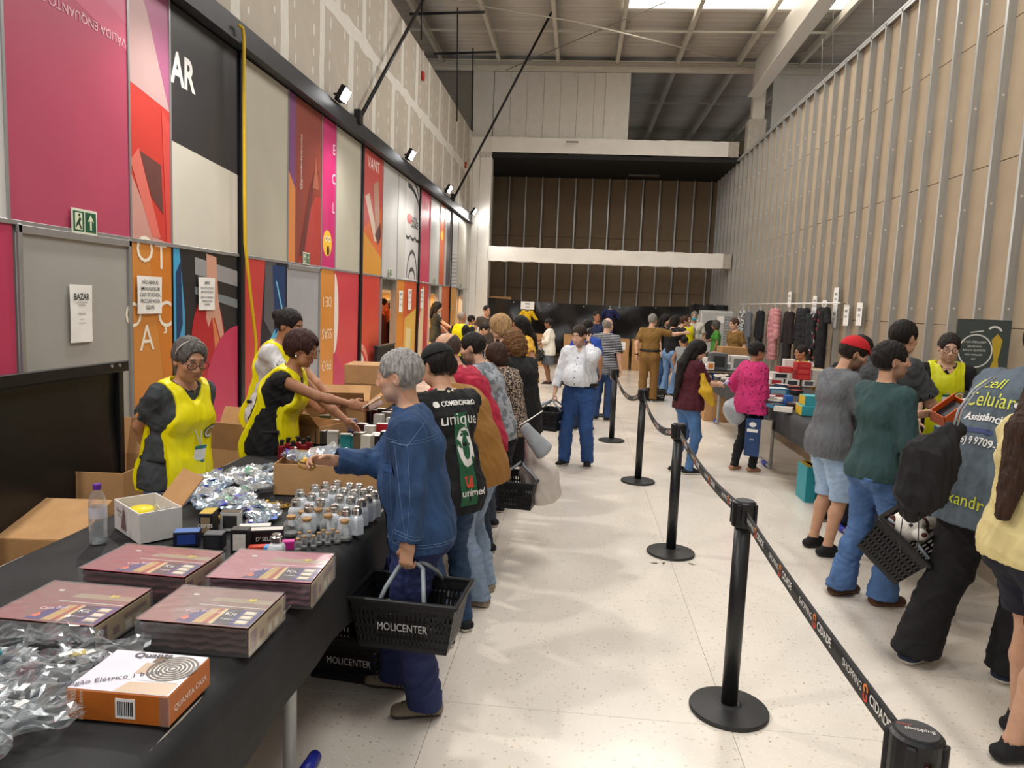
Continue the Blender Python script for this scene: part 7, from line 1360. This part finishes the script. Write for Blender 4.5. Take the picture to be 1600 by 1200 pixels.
gq = p4.world(p4.gripR); o = thing('gold_chain', 'gold trinket chain in the hand of the denim jacket man', 'jewellery', tuple(gq)); MB().tube([(-.02 + .03 * math.cos(t), .02 * math.sin(1.3 * t), -.01 + .02 * math.sin(.9 * t)) for t in np.linspace(0, 14, 46)], .004, 5).obj('chain', M('c09a3e', .3, .7), o, smooth=True); MB().sphere((-.03, 0, .01), .014, 8, 6).obj('charm', M('d8b35a', .4, .5), o, smooth=True)
# floor litter
for i, (u, v) in enumerate(((1018, 880), (1036, 882), (1085, 883))):
    q = F(u, v, 0); o = thing('dry_leaf', 'small dry brown leaf on the floor by the second barrier post', 'leaf', (q[0], q[1], .001), i * 1.3, 'dry leaves on the floor'); MB().prism([(0, 0), (.015, .008), (.035, .006), (.05, 0), (.035, -.008), (.015, -.006)], (0, 0, .001), (1, 0, 0), (0, 1, 0), .002).obj('blade', M('5c4a38', .8), o); MB().tube([(.0, 0, .003), (-.015, .002, .004)], .001, 4).obj('stem', M('5c4a38', .8), o)
# ================================================================ PRINTS, SEAMS AND EMBLEMS ON CLOTHES
TREES = {}
def tree_of(o):
    if o.name not in TREES: TREES[o.name] = BVHTree.FromPolygons([v.co for v in o.data.vertices], [q.vertices for q in o.data.polygons])
    return TREES[o.name]
def trace(target, pts, dirn, mat, parent, name='seam', r=.0013, gap=.001, n=6):
    d = Vector(dirn).normalized(); t = tree_of(target); P_ = []
    for a, b in zip(pts, pts[1:]):
        for i in range(n): P_.append(Vector(a).lerp(Vector(b), i / n))
    P_.append(Vector(pts[-1])); Q = []
    for q in P_:
        h = t.ray_cast(q - d * .5, d)[0]
        if h is not None: Q.append(h - d * gap)
    if len(Q) > 2: return MB().tube(Q, r, 4).obj(name, mat, parent)
def decal(target, mtx, dirn, parent, polys, name='print', gap=.004, step=.03):
    """flat print laid on cloth: polygons cut into a fine fan and projected"""
    d = Vector(dirn).normalized(); t = tree_of(target)
    for k, (poly, c) in enumerate(polys):
        bm = MB(); xs = [p[0] for p in poly]; ys_ = [p[1] for p in poly]; cx, cy = sum(xs) / len(xs), sum(ys_) / len(ys_); m = len(poly); R_ = 5; V = [(cx, cy)]; fs = []
        dense = []
        for i in range(m):
            a, b = poly[i], poly[(i + 1) % m]; L_ = math.hypot(a[0] - b[0], a[1] - b[1]); nn = max(1, int(L_ / step))
            for j in range(nn): dense.append((a[0] + (b[0] - a[0]) * j / nn, a[1] + (b[1] - a[1]) * j / nn))
        m = len(dense)
        for r in range(1, R_ + 1): V += [(cx + (x - cx) * r / R_, cy + (y - cy) * r / R_) for x, y in dense]
        fs = [(0, 1 + i, 1 + (i + 1) % m) for i in range(m)] + [(1 + (r - 1) * m + i, 1 + r * m + i, 1 + r * m + (i + 1) % m, 1 + (r - 1) * m + (i + 1) % m) for r in range(1, R_) for i in range(m)]
        out = []
        for x, y in V:
            q = mtx @ Vector((x, y, 0)); h = t.ray_cast(q - d * .5, d)[0]; out.append((h if h is not None else q) - d * (gap + .0012 * k))
        bm.add(out, fs); bm.obj(name, M(c, .7, var=.05), parent, smooth=True)
def ring(rx, ry, t, n=24): return ell(0, 0, rx, ry, n)
def back(p, x, z, drop_from='neck'):                    # frame on the back: x to the wearer's right, z below the neck
    o = (p.neck - p.u2 * z + p.sd * x) * p.sc; return frame(o, p.sd, p.u2)
def front(p, x, z): o = (p.neck - p.u2 * z + p.sd * x) * p.sc; return frame(o, -p.sd, p.u2)
def btext(p, s, size, c, x, z, tgt=None, front_=False, **kw):
    text(s, size * p.sc, M(c, .7, var=0), p.root, (front if front_ else back)(p, x, z), target=tgt or p.top, dirn=(-p.fw if front_ else p.fw), gap=.006, **kw)
W_ = 'e4e2de'
# team jersey
decal(p5.top, back(p5, 0, .0), p5.fw, p5.root, [([(-.045, -.13), (.045, -.13), (.055, -.62), (-.055, -.62)], '1f5a3a'), ([(-.02, -.47), (.03, -.47), (.03, -.53), (-.02, -.53)], 'c8452e')])
btext(p5, 'COMERCIAGRO', .042, W_, .02, .075, bold=.03, sx=.75); btext(p5, 'unique', .095, W_, .0, .17); btext(p5, '0', .30, W_, .01, .34, bold=.02, sx=.75); btext(p5, 'unimed', .055, W_, .03, .58, bold=.02)
decal(p5.top, back(p5, -.13, .075), p5.fw, p5.root, [(ell(0, 0, .022, .018), W_)])
text('MFC', .042 * p5.sc, M('3f9a6c', .6, var=0), p5.root, frame((p5.hc - p5.hf * .05 + p5.hu * .05 + p5.hs * .02) * p5.sc, p5.hs, p5.hu), target=p5.cap, dirn=p5.hf, gap=.003, bold=.02)
kn_ = p5.neck - p5.u2 * .0 - p5.fw * .065
for s in (1, -1): MB().tube([tuple((p5.neck + p5.sd * s * .075 + p5.fw * .04 + p5.u2 * .02) * p5.sc), tuple((p5.neck + p5.sd * s * .06 - p5.fw * .045 + p5.u2 * .02) * p5.sc), tuple((kn_ + p5.u2 * .012) * p5.sc)], .007 * p5.sc, 6).obj('neck_cord', M('d6ccb2', .8), p5.root, smooth=True)
b = MB()
for dx, dz in ((-.02, .0), (.018, .006), (-.006, -.028), (.014, -.026)): b.tube([tuple(kn_ * p5.sc), tuple((kn_ + p5.sd * dx + p5.u2 * dz - p5.fw * .012) * p5.sc)], .010 * p5.sc, 6)
b.obj('cord_knot', M('dcd3bb', .8), p5.root, smooth=True)
# slate T-shirt
for s, sz, c, x, z, bo in (('Acell', .085, 'd3d93a', -.06, .12, .0), ('Celular', .095, 'd8dc5a', -.02, .205, .0), ('Assistência Téc', .052, W_, .03, .285, .02), ('(46) 9 9709-2211', .046, W_, .03, .40, .02)): btext(p32, s, sz, c, x, z, bold=bo, sx=.85)
decal(p32.top, back(p32, -.16, .34), p32.fw, p32.root, [(ell(0, 0, .026, .024), 'a8323a')]); decal(p32.top, back(p32, -.23, .335), p32.fw, p32.root, [(ell(0, 0, .013, .02), W_)]); decal(p32.top, back(p32, .12, .20), p32.fw, p32.root, [(ell(0, 0, .035, .035), '26282c'), (ell(0, -.01, .028, .02), W_)]); decal(p32.top, back(p32, -.03, .35), p32.fw, p32.root, [([(-.09, -.012), (.1, -.012), (.1, .012), (-.09, .012)], '34406e')])
btext(p32, 'Alexandre', .072, 'c9cf3c', .0, .65)
for s in (1,): trace(p32.bot, [(.20 * p32.sc, .0, .75), (.20 * p32.sc, .0, .1)], (-1, 0, 0), M(W_, .7, var=0), p32.root, 'side_piping', r=.0035, n=30)
# maroon T-shirt
for k, (s, sz) in enumerate((('Terceirão', .07), ('3º ANO', .06), ('302-303', .065))): btext(p23, s, sz, 'c9b04e', -.05, .12 + .12 * k, sx=.8, bold=.01)
# denim jacket: stitching, pocket flap, dark T-shirt in the open front
ms_ = M('627ba3', .8, var=0); md_ = M('1c2230', .85, var=.1); k4 = p4.sc
def L4(y, z): return (-.4, y * k4, z * k4)
nk = p4.neck; cz = p4.chest[2]
for a in (.0, .012):
    trace(p4.top, [L4(nk[1] + .15, cz + .045 + a), L4(nk[1] - .16, cz + .055 + a)], (1, 0, 0), ms_, p4.root, 'stitching', n=30)
    trace(p4.top, [L4(-.25, p4.pel[2] - .085 + a), L4(.25, p4.pel[2] - .085 + a)], (1, 0, 0), ms_, p4.root, 'stitching', n=40)
trace(p4.top, [L4(nk[1] + .075, cz + .04), L4(p4.pel[1] + .11, p4.pel[2] - .08)], (1, 0, 0), ms_, p4.root, 'stitching', n=40); trace(p4.top, [L4(nk[1] + .04, cz + .04), L4(p4.pel[1] + .03, p4.pel[2] - .08)], (1, 0, 0), ms_, p4.root, 'stitching', n=40)
e1, w1 = p4.el[-1], p4.wr[-1]; ax = nz(w1 - e1); cuff = e1 + (w1 - e1) * .80
for t_ in (.80, .74): q = e1 + (w1 - e1) * t_; trace(p4.top, [(-.5, (q[1] - .07) * k4, (q[2] - .02) * k4), (-.5, (q[1] + .07) * k4, (q[2] + .02) * k4)], (1, 0, 0), ms_, p4.root, 'stitching', n=20)
trace(p4.top, [(-.5, (p4.sh[-1][1] - .075) * k4, (p4.sh[-1][2] + .03) * k4), (-.5, (p4.sh[-1][1] - .01) * k4, (p4.sh[-1][2] - .06) * k4), (-.5, (p4.sh[-1][1] + .06) * k4, (p4.sh[-1][2] - .05) * k4)], (1, 0, 0), ms_, p4.root, 'stitching', n=14)
trace(p4.top, [(-.5, (p4.sh[-1][1] - .01) * k4, (p4.sh[-1][2] - .05) * k4), (-.5, e1[1] * k4, e1[2] * k4), (-.5, cuff[1] * k4, cuff[2] * k4)], (1, 0, 0), ms_, p4.root, 'stitching', n=24)
decal(p4.top, frame(((nk + p4.fw * .3) * k4), -p4.sd, p4.u2), -p4.fw, p4.root, [([(.0, -.34), (.05, -.34), (.06, -.59), (-.0, -.59)], '1b2233')], name='inner_shirt')
decal(p4.top, frame(((nk + p4.fw * .3 - p4.sd * .0) * k4), -p4.sd, p4.u2), -p4.fw, p4.root, [([(.10, -.19), (.19, -.19), (.19, -.22), (.145, -.235), (.10, -.22)], '34568a')], name='pocket_flap', gap=.008)
for x in (.1, .19): trace(p4.top, [tuple((nk - p4.sd * x - p4.u2 * .19 + p4.fw * .3) * k4), tuple((nk - p4.sd * x - p4.u2 * .33 + p4.fw * .3) * k4)], -p4.fw, ms_, p4.root, 'stitching')
bq = tree_of(p4.top).ray_cast(Vector((nk - p4.sd * .145 - p4.u2 * .222 + p4.fw * .4) * k4), Vector(-p4.fw))[0]
if bq: MB().sphere(tuple(bq), .009, 8, 6).obj('button', m_alu, p4.root, smooth=True)
# white shirt: placket buttons and watch
for k in range(6):
    h = tree_of(p18.top).ray_cast(Vector((p18.neck - p18.u2 * (.10 + .075 * k) + p18.fw * .5) * p18.sc), Vector(-p18.fw))[0]
    if h: MB().sphere(tuple(h), .007, 8, 6).obj('button', m_pp, p18.root, smooth=True)
trace(p18.top, [tuple((p18.neck - p18.u2 * .06 + p18.sd * .02 + p18.fw * .5) * p18.sc), tuple((p18.pel + p18.u2 * .1 + p18.sd * .02 + p18.fw * .5) * p18.sc)], -p18.fw, M('b9bcc2', .8, var=0), p18.root, 'placket_edge', n=30)
def watch(p, s, c='1b1b1d'):
    w = p.el[s] + (p.wr[s] - p.el[s]) * .93; d = nz(p.wr[s] - p.el[s]); MB().tube([tuple((w - d * .012) * p.sc), tuple((w + d * .012) * p.sc)], .034 * p.sc, 14, cap=False).obj('watch', M(c, .4), p.root, smooth=True)
watch(p18, -1); watch(p21, -1); watch(p26, 1)
# emblem on vests, handwritten card
for p, x in ((p1, -.10), (p31, -.10)):
    decal(p.vest, front(p, x, .24), -p.fw, p.root, [(ell(0, 0, .042, .042), '2a3a34'), (ell(0, 0, .037, .037), 'e6e4dc'), (ell(0, 0, .024, .024), 'b59a4a')], name='emblem', gap=.004)
decal(p2.vest, back(p2, .0, .34), p2.fw, p2.root, [(ell(0, 0, .135, .10, 30), '1f2230'), (ell(0, 0, .125, .09, 30), 'e8e6e0')], name='emblem', gap=.004)
btext(p2, 'LIONS', .07, '1f2230', .0, .33, tgt=p2.vest, bold=.02) if False else btext(p2, 'BOMBEIROS', .05, '1f2230', .0, .39, tgt=p2.vest, bold=.02)
# hoop hair band, earrings
T_ = [tuple((p1.hc + p1.hs * (.092 * math.cos(a)) + p1.hu * (.03 + .088 * math.sin(a)) + p1.hf * .012) * p1.sc) for a in np.linspace(.05, math.pi - .05, 22)]
hb = MB().tube(T_, .004, 6).obj('hair_band', M('b9b2a6', .3, .4), p1.root, smooth=True)
for s in (1, -1): MB().sphere(tuple((p2.hc + p2.hs * s * .082 - p2.hu * .048) * p2.sc), .007, 8, 6).obj('earring', m_paper, p2.root, smooth=True)

# shoe details seen from the aisle
def shoes_of(p): return [c for c in p.root.children if c.name.split('.')[0] == 'shoe']
for p, kind in ((p4, 'stripe'), (p6, 'swoosh')):
    for s, sh_ in zip((1, -1), shoes_of(p)):
        A = p.an[s] * p.sc; fr = frame((A[0], A[1], 0), (0, -1, 0), (0, 0, 1))
        if kind == 'stripe':
            decal(sh_, fr, (1, 0, 0), sh_, [([(.005 + .018 * k, .026), (.013 + .018 * k, .026), (.010 + .018 * k, .07), (.002 + .018 * k, .07)], '2a2226') for k in (0, 1)], name='shoe_stripe', gap=.001, step=.01)
            for k in range(5): y = A[1] + .035 + .016 * k; trace(sh_, [(A[0] - .022, y, .3), (A[0] + .022, y + .006, .3)], (0, 0, -1), M('6f6150', .8), sh_, 'lace', r=.003)
        else: decal(sh_, fr, (1, 0, 0), sh_, [([(-.07, .05), (-.055, .03), (.0, .045), (.035, .06), (-.01, .052), (-.05, .042), (-.06, .055)], '4a3f36')], name='shoe_emblem', gap=.001, step=.01)
bake_texts()
